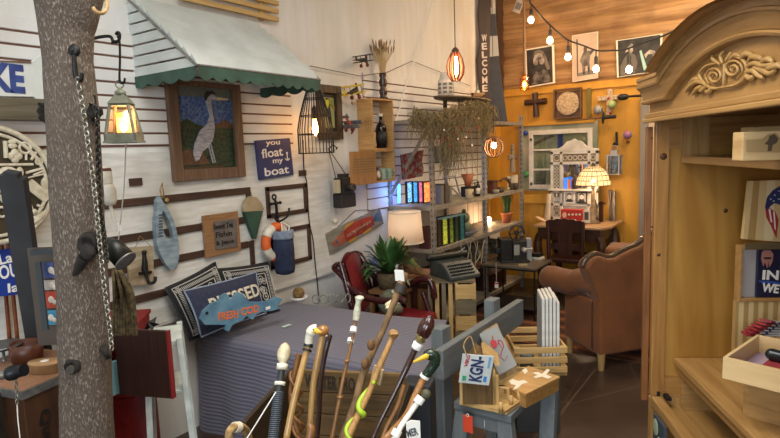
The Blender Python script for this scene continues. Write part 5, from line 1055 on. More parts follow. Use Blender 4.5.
T = Thing('chess_trunk', 'low dark box and folded fabric on the lower shelf', 'box', (XF-.15, YC+.35, z3_+.002)); b = B(); b.box(-.12, .12, -.2, .2, 0, .18); T.part('body', b, darkw['y'], bevel=.004)
# lower clutter: dark items under middle shelf
rnd = random.Random(21); zl = .47
T_ = B(); b = B(); b.box(WX+.03, XF-.02, YB+.04, YD+.02, zl-.02, zl); solo('low_shelf_plank', 'dark wooden plank shelf behind the typewriter holding odds and ends', 'plank', b, wood('dark_plank', '#5a4430', '#3c2c1e', 'y'))
for k, (px, w_, h_, cc, nm, ct, lb) in enumerate(((452, .14, .12, '#54483a', 'wicker_basket', 'basket', 'brown basket on the plank shelf behind the typewriter'), (468, .16, .1, '#3c362e', 'tin_box', 'tin', 'dark flat tin box on the plank shelf'), (478, .1, .14, '#8a7a60', 'tan_box', 'box', 'tan carton on the plank shelf beside the middle post'), (496, .12, .12, '#6c6252', 'grey_carton', 'box', 'greyish carton on the plank shelf behind the film projector'))):
    y = onX(px, 250, XF-.12).y; b = B(); b.m = Matrix.Translation((XF-.15, y, zl)); 
    if nm == 'wicker_basket': b.lathe([(w_*.4, 0), (w_*.55, h_), (w_*.5, h_), (w_*.35, .01), (0, .01)], n=18)
    else: b.box(-.06, .06, -w_/2, w_/2, 0, h_); b.box(-.065, .065, -w_/2-.005, w_/2+.005, h_, h_+.02)
    solo(nm, lb, ct, b, mt('clutter%d' % k, cc, '#2a241c', 20, rough=.8), bevel=.003)
b = B(); rnd = random.Random(3)
for k in range(6): 
    P_ = [onX(462+k*4+rnd.uniform(-3, 3), 240+j*8+rnd.uniform(-2, 2), XF+.02) for j in range(4)]; b.tube(smooth(P_, 5), .004, 5)
solo('tangled_cords', 'tangle of thin pale cords hanging from the middle shelf edge', 'cord', b, flat('#a09a8c'))
for k, (x_, y0, y1) in enumerate(((397, 252, 268), (440, 252, 262), (436, 254, 275))):
    b = B(); p = onX(x_, y0, XF+.01); q = onX(x_+(1 if k else 0), y1, XF+.01); b.tube([p, q], .0035, 5); b.mat(1); b.boxc(q, (.004, .03, .05)); solo('price_tag', ['white tag hanging beside the potted plant', 'white tag strung from the shelf over the typewriter', 'long white tag on the front shelf post'][k], 'tag', b, [white, white])
# ---------------------------------------------------------------- table lamp with drum shade
c = onX(405, 228, -2.42); s = (c-CAM).dot(FH)/F; T = Thing('table_lamp', 'table lamp with a beige linen drum shade left of the shelving', 'lamp', V((c.x, c.y, .62)))
b = B(); zt_ = atD(402, 212, (c-CAM).dot(FH)).z-.62; zb_ = atD(402, 242, (c-CAM).dot(FH)).z-.62
shm = bpy.data.materials.new('linen_shade'); shm.use_nodes = True; bs = shm.node_tree.nodes['Principled BSDF']; bs.inputs['Base Color'].default_value = lin('#c8aa88'); bs.inputs['Roughness'].default_value = .9; bs.inputs['Transmission Weight'].default_value = 0
shm.node_tree.nodes.remove(bs) ; N = shm.node_tree.nodes; df = N.new('ShaderNodeBsdfDiffuse'); df.inputs[0].default_value = lin('#d2c2ae'); tl = N.new('ShaderNodeBsdfTranslucent'); tl.inputs[0].default_value = lin('#dcc4a8'); mx = N.new('ShaderNodeMixShader'); mx.inputs[0].default_value = .4; L = shm.node_tree.links; L.new(df.outputs[0], mx.inputs[1]); L.new(tl.outputs[0], mx.inputs[2]); L.new(mx.outputs[0], N['Material Output'].inputs[0])
r1 = 16.2*s; r2 = 18.5*s; b.lathe([(r2, zb_), (r1, zt_)], n=36); T.part('lamp_shade', b, shm)
del b; b = B(); b.ring((0, 0, zt_), r1, .005, rot('X', PI/2), 32); b.ring((0, 0, zb_), r2, .005, rot('X', PI/2), 32); T.part('shade_trim', b, cream)
b = B(); b.lathe([(.07, 0), (.07, .015), (.02, .03), (.03, .08), (.015, zb_+.03), (.015, zb_+.08)], n=20); T.part('base', b, flat('#6a4a34')); b = B(); b.sph((0, 0, (zt_+zb_)/2), .03); T.part('bulb', b, emi('bulb_shade', '#ffe0c0', 6)); light('table_lamp_glow', 'POINT', T.o.location+V((0, 0, (zt_+zb_)/2+.02)), 1.8, (1, .86, .74), .03)
b = B(); b.m = Matrix.Translation((c.x, c.y, 0)); b.box(-.2, .2, -.2, .2, .59, .62); b.mat(1)
for sx in (-.18, .18):
    for sy in (-.18, .18): b.box(sx-.018, sx+.018, sy-.018, sy+.018, 0, .59)
solo('side_table', 'small pinkish wooden side table under the drum-shaded lamp', 'table', b, [wood('pinkish_top', '#a87a5a', '#8c6244', 'y'), darkw['z']], bevel=.003)  # pinkish brown wood top on dark legs
for k, (px, cc, h_) in enumerate(((410, '#b8a0a0', .07), (415, '#c08898', .06), (420, '#a8a0b0', .05))):
    b = B(); p = onZ(px, 250, .622); b.m = Matrix.Translation(p); b.lathe([(.018, 0), (.022, .02), (.016, h_), (.02, h_+.01), (0, h_)], n=14); solo('glass_trinket', ['small pale glass trinket under the lampshade', 'small pink glass trinket on the side table', 'small lilac glass trinket at the side table edge'][k], 'trinket', b, flat(cc, .2), 'glass trinkets on the side table')
# ---------------------------------------------------------------- red wooden armchair
redl = mt('burgundy_leather', '#7c2028', '#681a20', 10, rough=.35, bump=.05); cw_ = wood('cherry_arm_wood', '#44181a', '#2c0e10', 'x', rough=.25, coat=.4)
yn, yf = 2.98, 3.45
seat = onZ(400, 306, .44)
T = Thing('burgundy_armchair', 'burgundy leather armchair with dark curved wooden arms beyond the quilt', 'armchair', V((-2.15, 3.2, 0)))
def PN(px, py): return onY(px, py, yn)
def PF(px, py): return onY(px, py, yf)
b = B(); b.tube(smooth([PN(338, 264), PN(334, 268), PN(341, 275), PN(351, 288), PN(362, 296), PN(376, 300), PN(390, 301), PN(400, 299), PN(406, 302)], 5), [.02]*16+[.024]*16+[.022]*9, 10); T.part('arm', b, cw_, world=True)
b = B(); b.tube(smooth([PF(352, 254), PF(358, 254), PF(363, 260), PF(370, 272), PF(381, 281), (PF(396, 286)), PF(410, 284), PF(420, 279), PF(429, 280), PF(433, 288), PF(434, 298)], 5), .024, 10); T.part('arm', b, cw_, world=True)
b = B(); tl_ = onY(343, 262, yn+.03); tr_ = onY(357, 255, yf-.03); 
bl_ = V((tl_.x+.12, yn+.03, .45)); br_ = V((tr_.x+.12, yf-.03, .45))
def bk(u, v, sd): 
    a = tl_.lerp(tr_, u).lerp(bl_.lerp(br_, u), v); a = a+V((0, 0, .045*math.sin(PI*u)*(1-v))); return a+V((sd*(.02+.035*math.sin(PI*u)*math.sin(PI*min(v+.1, 1))), 0, 0))
b.grid(14, 14, lambda u, v: bk(u, v, 1)); b.grid(14, 14, lambda u, v: bk(u, v, -1)); T.part('backrest', b, redl, world=True)
b = B(); b.tube([tl_+V((0, -.03, .01)), (tl_+bl_)/2+V((.0, -.03, 0)), bl_+V((0, -.03, -.05)), bl_+V((-.08, -.03, -.44))], [.02, .026, .03, .024], 8); T.part('leg', b, cw_, world=True)
b = B(); b.tube([tr_+V((0, .03, .01)), (tr_+br_)/2+V((.0, .03, 0)), br_+V((0, .03, -.05)), br_+V((-.08, .03, -.44))], [.02, .026, .03, .024], 8); T.part('leg', b, cw_, world=True)
sx0 = bl_.x; sx1 = sx0+.4
b = B(); b.boxc(((sx0+sx1)/2, (yn+yf)/2, .385), (.4, yf-yn-.04, .09)); T.part('seat', b, redl, world=True, bevel=.03)
for y in (yn+.03, yf-.03): b = B(); b.tube([(sx1-.03, y, .38), (sx1-.02, y, .2), (sx1, y, 0)], [.024, .02, .016], 8); b.tube([(sx1-.05, y, .38), (sx1-.12, y, .56)], .018, 8); T.part('leg', b, cw_, world=True)
# bag and clutter on the chair
b = B(); p = V((sx0+.13, (yn+yf)/2, .46)); b.m = Matrix.Translation(p); b.sph((0, 0, .06), (.07, .12, .09)); b.sph((.05, -.05, .02), (.08, .08, .05)); solo('green_cloth_bag', 'crumpled grey-green cloth bag lying on the burgundy seat', 'bag', b, mt('grey_green_cloth', '#6a6e5c', '#4c5044', 14, rough=.9, bump=.5))
b = B(); b.beam(onY(391, 291, 3.2), onY(398, 308, 3.2), .045, .008, (0, 1, 0)); solo('paper_tag', 'white paper tag standing behind the near chair arm', 'tag', b, white)
# ---------------------------------------------------------------- plant on wooden stool
pc = atD(390, 288, 4.15); zpot = pc.z
T = Thing('leafy_potted_plant', 'broad-leaved green plant in a brown woven pot behind the burgundy armchair', 'potted plant', pc)
s = 4.15/F; b = B(); b.lathe([(11*s, 0), (12.5*s, 8*s), (13.5*s, 17*s), (12*s, 17*s), (10*s, 12*s), (0, 12*s)], n=24); T.part('pot', b, mt('woven_brown_pot', '#5c4a30', '#43351f', 50, rough=.8, bump=.6))
rnd = random.Random(12); lfm = mt('glossy_leaf', '#2a4a24', '#466a34', 14, rough=.35)
for k in range(74):
    a = rnd.uniform(0, 2*PI); el = rnd.uniform(.25, 1.4); ln = rnd.uniform(.2, .3); d0 = V((math.cos(a)*math.cos(el), math.sin(a)*math.cos(el), math.sin(el))); p0 = V((0, 0, 16*s)); drop = .5*ln*(1.3-el)
    p1 = p0+d0*ln*.5; p2 = p0+d0*ln*.85+V((0, 0, -drop*.25)); p3 = p0+d0*ln*1.1+V((0, 0, -drop)); sd = d0.cross(V((0, 0, 1))).normalized()
    b = B(); vs = []
    for p, w_ in ((p0, .004), (p1, .02), (p2, .026), (p3, .002)): vs += [p-sd*w_, p+V((0, 0, -.004)), p+sd*w_]
    b.add(vs, [(3*i+j, 3*i+j+1, 3*i+4+j, 3*i+3+j) for i in range(3) for j in range(2)], True); T.part('leaf', b, lfm)
zs_ = zpot
T = Thing('wooden_stool', 'light brown wooden stool carrying the leafy potted plant', 'stool', V((pc.x, pc.y, 0))); b = B(); b.box(-.12, .14, -.12, .12, zs_-.03, zs_-.001); T.part('seat', b, wood('mid_stool_wood', '#8a6440', '#6a4a2c', 'x'), bevel=.004)
for sx in (-1, 1):
    for sy in (-1, 1): b = B(); b.beam((sx*.12, sy*.11, 0), (sx*.1, sy*.09, zs_-.03), .03, .03, (0, 1, 0)); T.part('leg', b, wood('mid_stool_wood', '#8a6440', '#6a4a2c', 'z'))
# dark cabinet piece right of plant + copper watering horn
b = B(); p = onZ(425, 330, 0); p = atD(420, 300, 4.3); b.m = Matrix.Translation((p.x, p.y, 0)) @ rot('Z', .1); zt_ = atD(420, 279, 4.3).z; b.box(-.13, .16, -.12, .14, 0, zt_); b.mat(1).box(.02, .14, -.13, -.12, .08, zt_-.04); solo('dark_side_cabinet', 'dark brown cabinet beside the leafy plant and behind the chair arm', 'cabinet', b, [darkw['z'], wood('brown_door_panel', '#6a4420', '#4c2e14', 'z')], bevel=.004)
T = Thing('brass_horn', 'brown and tan horn-shaped object lying beside the plant pot', 'horn', atD(418, 277, 4.25)); b = B(); P_ = [atD(408, 262, 4.25), atD(412, 267, 4.25), atD(418, 271, 4.25), atD(426, 274, 4.25)]; b.tube(P_, [.045, .05, .035, .02], 14); solo_at(T, b, mt('horn_tan', '#9a7048', '#4a3424', 9, rough=.4))
# ---------------------------------------------------------------- typewriter on a crate
cB = atD(456, 320, 4.0); rz = math.atan2(FH.y, FH.x)-PI/2-.08; zt_ = atD(456, 281, 4.0).z
base = atD(437, 316, 4.0)
T = Thing('slatted_crate', 'upended wooden slatted crate carrying the typewriter', 'crate', V((atD(455, 300, 4.02).x, atD(455, 300, 4.02).y, 0)), rz)
x0 = T.hit(440, 300)[0]; x1 = T.hit(476, 300)[0]; xm = T.hit(455.5, 300)[0]; zt_ = T.hit(458, 283)[1]; dp = .3
b = B(); 
for (x, y) in ((xm, 0), (x1-.02, 0), (xm, dp), (x1-.02, dp)): b.box(x, x+.02, y, y+.02, 0, zt_)
T.part('corner_posts', b, ltwood['z'])
n = 5
for k in range(n): b = B(); z = zt_-.01-k*(zt_-.02)/n; b.box(xm, x1, -.012, 0, z-(zt_-.02)/n+.012, z); T.part('slat', b, wood('grey_slat', '#7c7058', '#5e5440', 'x') if k % 2 else ltwood['x'])
xs0 = xm-.2; 
for k in range(4): b = B(); xx = xs0+.05*k; b.box(xx, xx+.03, .005*k, .02+.005*k, 0, zt_-.0); T.part('side_slat', b, wood('grey_slat', '#7c7058', '#5e5440', 'z') if k % 2 == 0 else ltwood['z'])
b = B(); b.box(xs0, x1, 0, dp, zt_-.0, zt_+.012); T.part('top', b, wood('grey_slat', '#7c7058', '#5e5440', 'x'))
zt_ += .012
TW = Thing('typewriter', 'grey-green portable typewriter on the slatted crate below the shelving', 'typewriter', T.M @ V((xm+.03, .13, zt_)), rz+.55)
tm = mt('typewriter_enamel', '#3c4140', '#2e3332', 20, rough=.35)
b = B(); w_ = .135; b.add([(-w_, -.1, 0), (w_, -.1, 0), (w_, .2, 0), (-w_, .2, 0), (-w_, -.1, .03), (w_, -.1, .03), (w_, .02, .12), (-w_, .02, .12), (w_, .2, .13), (-w_, .2, .13)], [(0,3,2,1),(0,1,5,4),(4,5,6,7),(7,6,8,9),(2,3,9,8),(1,2,8,6,5),(0,4,7,9,3)]); TW.part('body', b, tm, bevel=.012)
for r_ in range(4):
    b = B()
    for k in range(10): b.lathe([(.009, 0), (.009, .006), (0, .006)], (-.105+k*.021+.005*r_, -.085+r_*.024, .046+r_*.018), 10)
    TW.part('key_row', b, flat('#1c2220'))
b = B(); b.tube([(-w_-.03, .13, .15), (w_+.03, .13, .15)], .022, 14); b.box(-w_, w_, .15, .19, .12, .165); TW.part('platen', b, flat('#23241f', .4)); b = B(); b.sph((-w_-.04, .13, .15), .026); TW.part('knob', b, black)
b = B(); b.tube([(w_-.05, .12, .16), (w_-.0, .1, .2)], .005); TW.part('carriage_lever', b, galv)
# ---------------------------------------------------------------- low table with film projector
ZT = .5
a0, a1, a2, a3 = onZ(482, 263, ZT), onZ(531, 268, ZT), onZ(551, 260, ZT), onZ(508, 256, ZT)
T = Thing('low_iron_table', 'low dark table with thin iron legs carrying the film projector', 'table', V(((a0.x+a2.x)/2, (a0.y+a2.y)/2, 0)))
x0, x1, y0, y1 = a0.x, a2.x+.0, min(a0.y, a1.y), max(a2.y, a3.y)
x0 = a0.x+.02; x1 = (a1.x+a2.x)/2+.03; y0 = a1.y-.02; y1 = a2.y+.02
b = B(); b.box(x0, x1, y0, y1, ZT-.02, ZT); T.part('top', b, mt('stone_tabletop', '#5c5348', '#42392f', 12, rough=.35, dirt=('#8a7e6c', 6, .4)), world=True, bevel=.003)
b = B(); b.box(x0+.01, x1-.01, y0+.01, y1-.01, ZT-.035, ZT-.02); T.part('apron', b, ironb, world=True)
for x in (x0+.02, x1-.02):
    for y in (y0+.02, y1-.02): b = B(); b.tube([(x, y, 0), (x, y, .1), (x, y, ZT-.03)], [.012, .008, .008], 8); b.lathe([(.014, 0), (.008, .02)], (x, y, .25), 10); T.part('leg', b, ironb, world=True)
b = B(); b.box(x0+.03, x1-.03, y0+.03, y1-.03, .1, .112); T.part('lower_shelf', b, flat('#1c1816'), world=True)
rz = .0; pp_ = onZ(513, 262, ZT); D_ = (pp_-CAM).dot(FH); s = D_/F
T = Thing('film_projector', 'vintage black film projector with a spoked reel on the low iron table', 'projector', pp_, math.atan2(FH.y, FH.x)-PI/2)
b = bx(T, 499, 238, 511, 262, -.0, .18); T.part('lamp_housing', b, flat('#1c1a18', .4), bevel=.01)
b = bx(T, 511, 240, 524, 263, -.03, .15); T.part('mechanism_box', b, flat('#2a2826', .35), bevel=.006)
b = bx(T, 514, 245, 519.5, 255, -.036, -.03); T.part('grey_plate', b, flat('#8c8880'))
b = bx(T, 526, 238, 531, 261, -.01, .06); T.part('silver_panel', b, flat('#9a9ca0', .35, .3), bevel=.006)
b = B(); q = T.hit(524, 250, -.05); b.lathe([(.022, 0), (.026, .01), (.02, .04), (.02, .05)], (q[0], -.03, q[1]), 16, rot('X', PI/2)); q = T.hit(530, 249); b.tube([(q[0]-.04, 0, q[1]), (q[0]+.02, 0, q[1])], .014, 12); T.part('lens', b, flat('#b0aca4', .3, .4))
b = bx(T, 495, 248, 500, 253, .02, .1); T.part('side_knob', b, black, bevel=.006); b = bx(T, 499, 259, 527, 264, -.05, .18); T.part('base', b, flat('#141210'), bevel=.004)
q = T.hit(517, 233, -.0); Rr = 7.4*s
b = B(); b.ring((q[0], -.0, q[1]), Rr, .006, n=30); b.ring((q[0], .03, q[1]), Rr, .006, n=30); b.ring((q[0], .015, q[1]), .015, .01, n=14)
for k in range(6): a = k*PI/3+.2; b.tube([(q[0]+.01*math.cos(a), .015, q[1]+.01*math.sin(a)), (q[0]+Rr*math.cos(a), .0, q[1]+Rr*math.sin(a))], .005, 5)
b.tube([(q[0], .02, q[1]), (q[0]+.0, .03, q[1]-Rr*1.4)], .01, 8); T.part('film_reel', b, black)
b = B(); p = onZ(537, 258.5, ZT); b.m = Matrix.Translation(p) @ rot('Z', -.2); b.box(-.06, .06, -.05, .04, 0, .02); b.mat(1).box(-.05, .045, -.04, .04, .02, .055); solo('white_leaflets', 'stack of white leaflets with a black box at the right end of the low table', 'leaflets', b, [flat('#c8c4bc'), black], bevel=.002)
b = B(); p = onZ(523, 265.5, ZT); b.m = Matrix.Translation(p) @ rot('Z', .5); b.box(-.04, .04, -.02, .02, 0, .012); solo('lens_cap', 'small tan strip lying in front of the projector', 'strip', b, flat('#9a8c6c'))
b = B(); p = atD(496.5, 282, D_-.25); q = atD(496, 263, D_-.3); b.tube([p, q], .002, 4); b.mat(1).boxc(p-V((0, 0, .03)), (.035, .004, .055)); b.mat(2).boxc(p-V((0, 0, .012)), (.036, .006, .014)); solo('price_tag', 'white tag with a red top hanging from the low table edge', 'tag', b, [white, white, flat('#b03028')])
# ---------------------------------------------------------------- desk
ZD = .76
T = Thing('writing_desk', 'brown wooden writing desk with cabriole legs against the mustard wall', 'desk', V((-1.8, 5.9, 0)))
dw = wood('walnut', '#4a2c1a', '#301a0e', 'x', rough=.35); dwz = wood('walnut', '#4a2c1a', '#301a0e', 'z', rough=.35)
P_ = [onZ(540.5, 223, ZD), onZ(597.5, 228, ZD), onZ(609, 222, ZD), onZ(609, 218.5, ZD), onZ(541, 218.5, ZD)]
dx0 = P_[0].x; dx1 = P_[1].x+.04; dy0 = P_[1].y; dy1 = 6.36
b = B(); b.prismz([(dx0-.02, dy0), (dx1, dy0), (dx1+.06, dy0+.15), (dx1+.06, dy1), (dx0-.02, dy1)], ZD-.025, ZD); T.part('top', b, wood('bleached_desk_top', '#b08c68', '#8c6a4a', 'x', rough=.35), world=True, bevel=.004)
b = B(); b.box(dx0+.02, dx1-.02, dy0+.03, dy1, ZD-.15, ZD-.025); T.part('apron', b, dw, world=True); b = B(); b.box(dx0+.08, dx1-.08, dy0+.024, dy0+.03, ZD-.13, ZD-.045); xm = (dx0+dx1)/2; b.tube([(xm-.05, dy0+.01, ZD-.09), (xm, dy0+.0, ZD-.1), (xm+.05, dy0+.01, ZD-.09)], .006, 6); T.part('drawer', b, dw, world=True)
for x in (dx0+.04, dx1-.04):
    for y in (dy0+.05, dy1-.06): sg = -1 if x < xm else 1; b = B(); b.tube(smooth([(x, y, ZD-.1), (x+sg*.03, y, ZD-.2), (x+sg*.01, y, .35), (x-sg*.01, y, .12), (x+sg*.02, y, .0)]), [.04]*6+[.045]*6+[.03]*6+[.02]*6+[.026], 10); T.part('leg', b, dwz, world=True)
# desk chair
cz = onZ(563, 262, .46); T = Thing('desk_chair', 'dark carved wooden chair with its back to us in front of the writing desk', 'chair', V((onY(565, 240, 5.45).x, 5.45, 0)), PI)
dk = wood('dark_red_chair', '#40221a', '#26120c', 'z', rough=.3, coat=.3)
def lx(px, py, y=0): p = onY(px, py, 5.45+y); return (-(p.x-T.o.location.x), p.z)
xl = lx(548, 240)[0]; xr = lx(583, 240)[0]; ztop = lx(563, 219)[1]; 
b = B(); n = 24; pts_ = []
for k in range(n+1): u = k/n; x = xl+.02+(xr-xl-.04)*u; pts_.append((x, ztop-.03+.025*math.sin(PI*u)+.012*abs(math.sin(u*PI*5))))
b.prism(pts_+[(xr-.01, ztop-.13), (xl+.01, ztop-.13)], -.012, .016); T.part('crest_rail', b, dk)
b = B(); b.box((xl+xr)/2-.07*(1), (xl+xr)/2+.07, -.006, .01, .5, ztop-.12); T.part('back_splat', b, dk)
for x in (xl, xr): b = B(); b.tube([(x*.93, .04, 0), (x*.95, .0, .45), (x*.98, 0, ztop-.1), (x, 0, ztop-.04)], .02, 8); T.part('leg', b, dk)
for x in (xl, xr): b = B(); b.tube([(x*1.05, -.4, 0), (x, -.4, .44)], [.014, .022], 8); T.part('leg', b, dk)
b = B(); b.box(min(xl, xr)-.01, max(xl, xr)+.01, -.43, .02, .43, .47); T.part('seat', b, dk, bevel=.008)
b = B(); b.tube([(xl*.95, .02, .22), (xr*.95, .02, .22)], .012, 8); b.tube([(xl*.97, .02, .25), (xl, -.4, .25)], .012, 8); b.tube([(xr*.97, .02, .25), (xr, -.4, .25)], .012, 8); b.box(min(xl, xr), max(xl, xr), -.005, .012, .56, .62); T.part('stretcher', b, dk)
# ---------------------------------------------------------------- white window frame & vanity mirror
T = wallB('white_window_sash', 'white painted window sash with panes on the mustard wall behind the shelving post', 'window', 545, 160, .03)
wd = mt('chalky_white', '#dad4ca', '#c4bbac', 10, rough=.8)
Q = [(529.5, 132.5), (593, 126), (593, 187), (531, 191)]; c_ = quad(T, Q); x0, x1 = c_[0][0], c_[1][0]; z1, z0 = (c_[0][1]+c_[1][1])/2, (c_[3][1]+c_[2][1])/2; w = .05
b = B(); b.box(x0, x0+w, -.03, 0, z0, z1); b.box(x1-w, x1, -.03, 0, z0, z1); b.box(x0+w, x1-w, -.03, 0, z0, z0+w); b.box(x0+w, x1-w, -.03, 0, z1-w, z1)
for k in (1, 2): z = z0+(z1-z0)*k/3; b.box(x0+w, x1-w, -.02, -.005, z-.01, z+.01)
T.part('frame', b, wd, bevel=.003)
b = B(); b.box(x0+w, x1-w, -.008, -.004, z0+w, z1-w); T.part('glass', b, glass('window_glass', '#f0f4f0', .08))
b = B(); 
for z in (z0+.06, z1-.1): b.boxc((x0+.03, -.035, z), (.02, .01, .03))
T.part('hinge', b, black)
b = B(); b.box(x0-.12, x1+.05, -.001, .02, z0-.02, z1+.08); T.part('view_backing', b, mt('room_through_window', '#b8b094', '#76806c', 3, rough=.7))
b = B(); b.box(x0+w+.28, x0+w+.34, -.004, -.0011, z1-.35, z1); b.mat(1).box(x0+w+.02, x0+w+.14, -.0035, -.001, z0+.05, z0+.2); b.mat(2).prism([(x0+w, z0+.1+.4), (x0+w+.25, z0+.6), (x0+w+.2, z0+.62), (x0+w, z0+.54)], -.003, -.001); T.part('things_behind_glass', b, [flat('#2c3c8c'), flat('#3c4640'), flat('#5c4a34')])
b = B(); p = onY(522, 131, BY-.02); q = onY(600, 188, BY-.02); b.box(p.x-.02, p.x+.0, BY-.05, BY, q.z, p.z+.04); b.box(onY(516, 128, BY).x, onY(596, 121, BY).x, BY-.06, BY, p.z+.05, p.z+.09); b.box(onY(520, 192, BY).x, onY(560, 190, BY).x, BY-.07, BY, onY(545, 203, BY).z, onY(545, 194, BY).z)
struct('trim_12', b, yel, .003)
for k, (px, py, cc, r_, lb) in enumerate(((525.5, 133, '#2a4a9a', .03, 'small blue glass ball hung beside the white sash'), (526, 174, '#4a8a5a', .04, 'green rounded bottle beside the lower left of the white sash'))):
    b = B(); b.sph(onY(px, py, BY-.05), (r_, r_*.7, r_)); solo('glass_ball', lb, 'ball', b, flat(cc, .2))
T = Thing('vanity_mirror', 'tall chalky white carved vanity mirror with lattice panels standing on the desk', 'mirror', V((onY(575, 222, 6.2).x, 6.2, ZD)))
c1_ = T.hit(551, 150); x0 = c1_[0]; x1 = T.hit(599, 150)[0]; zt_ = T.hit(575, 151)[1]
b = B(); xm = (x0+x1)/2; pk = T.hit(573, 139.5)[1]; b.prism([(x0, zt_-.01), (x1, zt_-.01), (x1, zt_+.02), (x1-.08, zt_+.03), (xm+.12, zt_+.06), (xm+.08, pk-.02), (xm+.03, pk-.01), (xm, pk+.01), (xm-.03, pk-.01), (xm-.08, pk-.02), (xm-.12, zt_+.06), (x0+.08, zt_+.03), (x0, zt_+.02)], -.02, .015); T.part('carved_crest', b, wd, bevel=.006)
b = B(); p1 = T.hit(563, 163)[0]; p2 = T.hit(588, 163)[0]; zh = T.hit(575, 163)[1]; zm = T.hit(575, 191)[1]
for x in (x0, p1-.03, p2, x1-.03): b.box(x, x+.03, -.02, .02, 0, zt_)
for z in (zt_-.03, zh-.015, zm-.02, T.hit(575, 206)[1], .0): b.box(x0, x1, -.02, .02, z, z+.03)
b.box(x0, x1, .01, .02, 0, zt_); T.part('frame', b, wd, bevel=.002)
def lattice(xa, xb, za, zc, nx_, nz_, nm='lattice_panel'):
    b = B()
    for i in range(nx_):
        for j in range(nz_): b.ring((xa+(xb-xa)*(i+.5)/nx_, -.012, za+(zc-za)*(j+.5)/nz_), min((xb-xa)/nx_, (zc-za)/nz_)*.42, .004, n=10, k=4)
    b.mat(1).box(xa, xb, .0, .011, za, zc); T.part(nm, b, [wd, flat('#8c7a60')])
lattice(p1, p2, zh+.015, zt_-.03, 5, 1); lattice(x0+.03, p1-.03, zh+.015, zt_-.03, 1, 1); lattice(p2+.03, x1-.03, zh+.015, zt_-.03, 1, 1)
lattice(x0+.03, p1-.03, zm+.02, zh-.02, 2, 7); lattice(x0+.03, p1-.03, .25, zm-.03, 1, 3); lattice(x0+.03, p1-.03, .03, .2, 1, 2); lattice(p2+.03, x1-.03, zm+.02, zh-.02, 2, 7)
mm = bpy.data.materials.new('mirror_glass'); mm.use_nodes = True; mm.node_tree.nodes['Principled BSDF'].inputs['Metallic'].default_value = 1; mm.node_tree.nodes['Principled BSDF'].inputs['Roughness'].default_value = .03; mm.node_tree.nodes['Principled BSDF'].inputs['Base Color'].default_value = (.75, .75, .78, 1)
b = B(); b.box(p1, p2-.0, -.0, .01, zm+.01, zh-.0); T.part('mirror_glass', b, mm)
zph = T.hit(575, 206)[1]+.03
for k, (xa, xb) in enumerate(((564, 575), (576.5, 587))):
    TT = Thing('photo_card', ['black and white portrait photo on the left below the mirror', 'black and white portrait photo on the right, in a dark frame below the mirror'][k], 'photo', V((onY((xa+xb)/2, 200, 6.17).x, 6.17, ZD+zph+.002)), 0, 'portrait photos on the vanity'); b = B(); a_ = TT.hit(xa, 205)[0]; q = TT.hit(xb, 205)[0]; h_ = TT.hit(570, 191.5)[1]
    b.box(a_, q, -.004, .004, 0, h_); b.mat(1).box(a_+.012, q-.012, -.006, -.004, .015, h_-.015); b.mat(2); b.sph(((a_+q)/2, -.006, h_*.55), (.022, .002, .03)); b.mat(3); b.sph(((a_+q)/2, -.005, h_*.72), (.028, .002, .022)); b.prism([((a_+q)/2-.04, .016), ((a_+q)/2+.04, .016), ((a_+q)/2+.02, .05), ((a_+q)/2-.02, .05)], -.007, -.004); TT.part('print', b, [white if k == 0 else flat('#3a342c'), flat('#a8a49c'), flat('#d0ccc4'), flat('#33302c')])
# glassware in front of the mirror (blue bottle, dark figurine)
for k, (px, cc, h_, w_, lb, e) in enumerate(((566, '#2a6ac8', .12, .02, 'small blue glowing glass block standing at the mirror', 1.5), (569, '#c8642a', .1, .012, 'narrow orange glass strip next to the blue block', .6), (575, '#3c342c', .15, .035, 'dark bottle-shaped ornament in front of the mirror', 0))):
    p = V((onY(px, 190, 6.13).x, 6.13, ZD+zm+.03)); b = B(); b.m = Matrix.Translation(p)
    if k < 2: b.box(-w_, w_, -.01, .01, 0, h_)
    else: b.lathe([(w_*.8, 0), (w_, .01), (w_, .08), (w_*.4, .11), (w_*.5, .15), (0, .15)], n=14)
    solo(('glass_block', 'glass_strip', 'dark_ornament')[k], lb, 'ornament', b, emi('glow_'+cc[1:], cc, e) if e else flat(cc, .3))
b = B(); b.box(x0+T.o.location.x, x1+T.o.location.x, 6.1, 6.2, ZD+zm+.01, ZD+zm+.028); solo('vanity_ledge', 'narrow white ledge below the vanity mirror glass', 'ledge', b, wd)
# red box of cards on desk
T = Thing('card_box', 'red box with round white dots holding cards on the desk', 'box', onZ(572, 224, ZD)); b = bx(T, 562, 209, 583, 220.5, -.03, .05); T.part('box', b, flat('#b02c20')); b = B()
for k in range(4):
    q = T.hit(569+k*3.6, 214.5, -.031); b.prism(circ(q[0], q[1], .011, 12), -.034, -.03)
T.part('white_dots', b, cream)
b = B(); q = T.hit(564.5, 215, -.031); b.prism(circ(q[0], q[1], .022, 12, .03), -.035, -.03); T.part('oval_label', b, flat('#d8b090'))
T = Thing('photo_card', 'white photo card leaning at the right side of the red box', 'photo', onZ(586, 224, ZD)); b = bx(T, 583, 210, 590, 223, -.02, -.01); T.part('card', b, cream); b = bx(T, 584.5, 212, 588.5, 220, -.024, -.0201); T.part('picture', b, flat('#4a4642'))
for k, (px, py, cc, h_, r_, nm, lb) in enumerate(((580, 224, '#9a7a50', .07, .028, 'small_teapot', 'small tan ceramic pot in front of the white photo card'), (594, 222, '#6a6850', .26, .035, 'stone_figure', 'grey-green tall ornament under the bead lamp'),)):
    p = onZ(px, py, ZD); b = B(); b.m = Matrix.Translation(p); b.lathe([(r_*.7, 0), (r_, h_*.2), (r_*.8, h_*.45), (r_*1.05, h_*.65), (r_*.5, h_*.9), (0, h_)], n=16); solo(nm, lb, 'ornament', b, mt('orn%d' % k, cc, '#3c3428', 20))
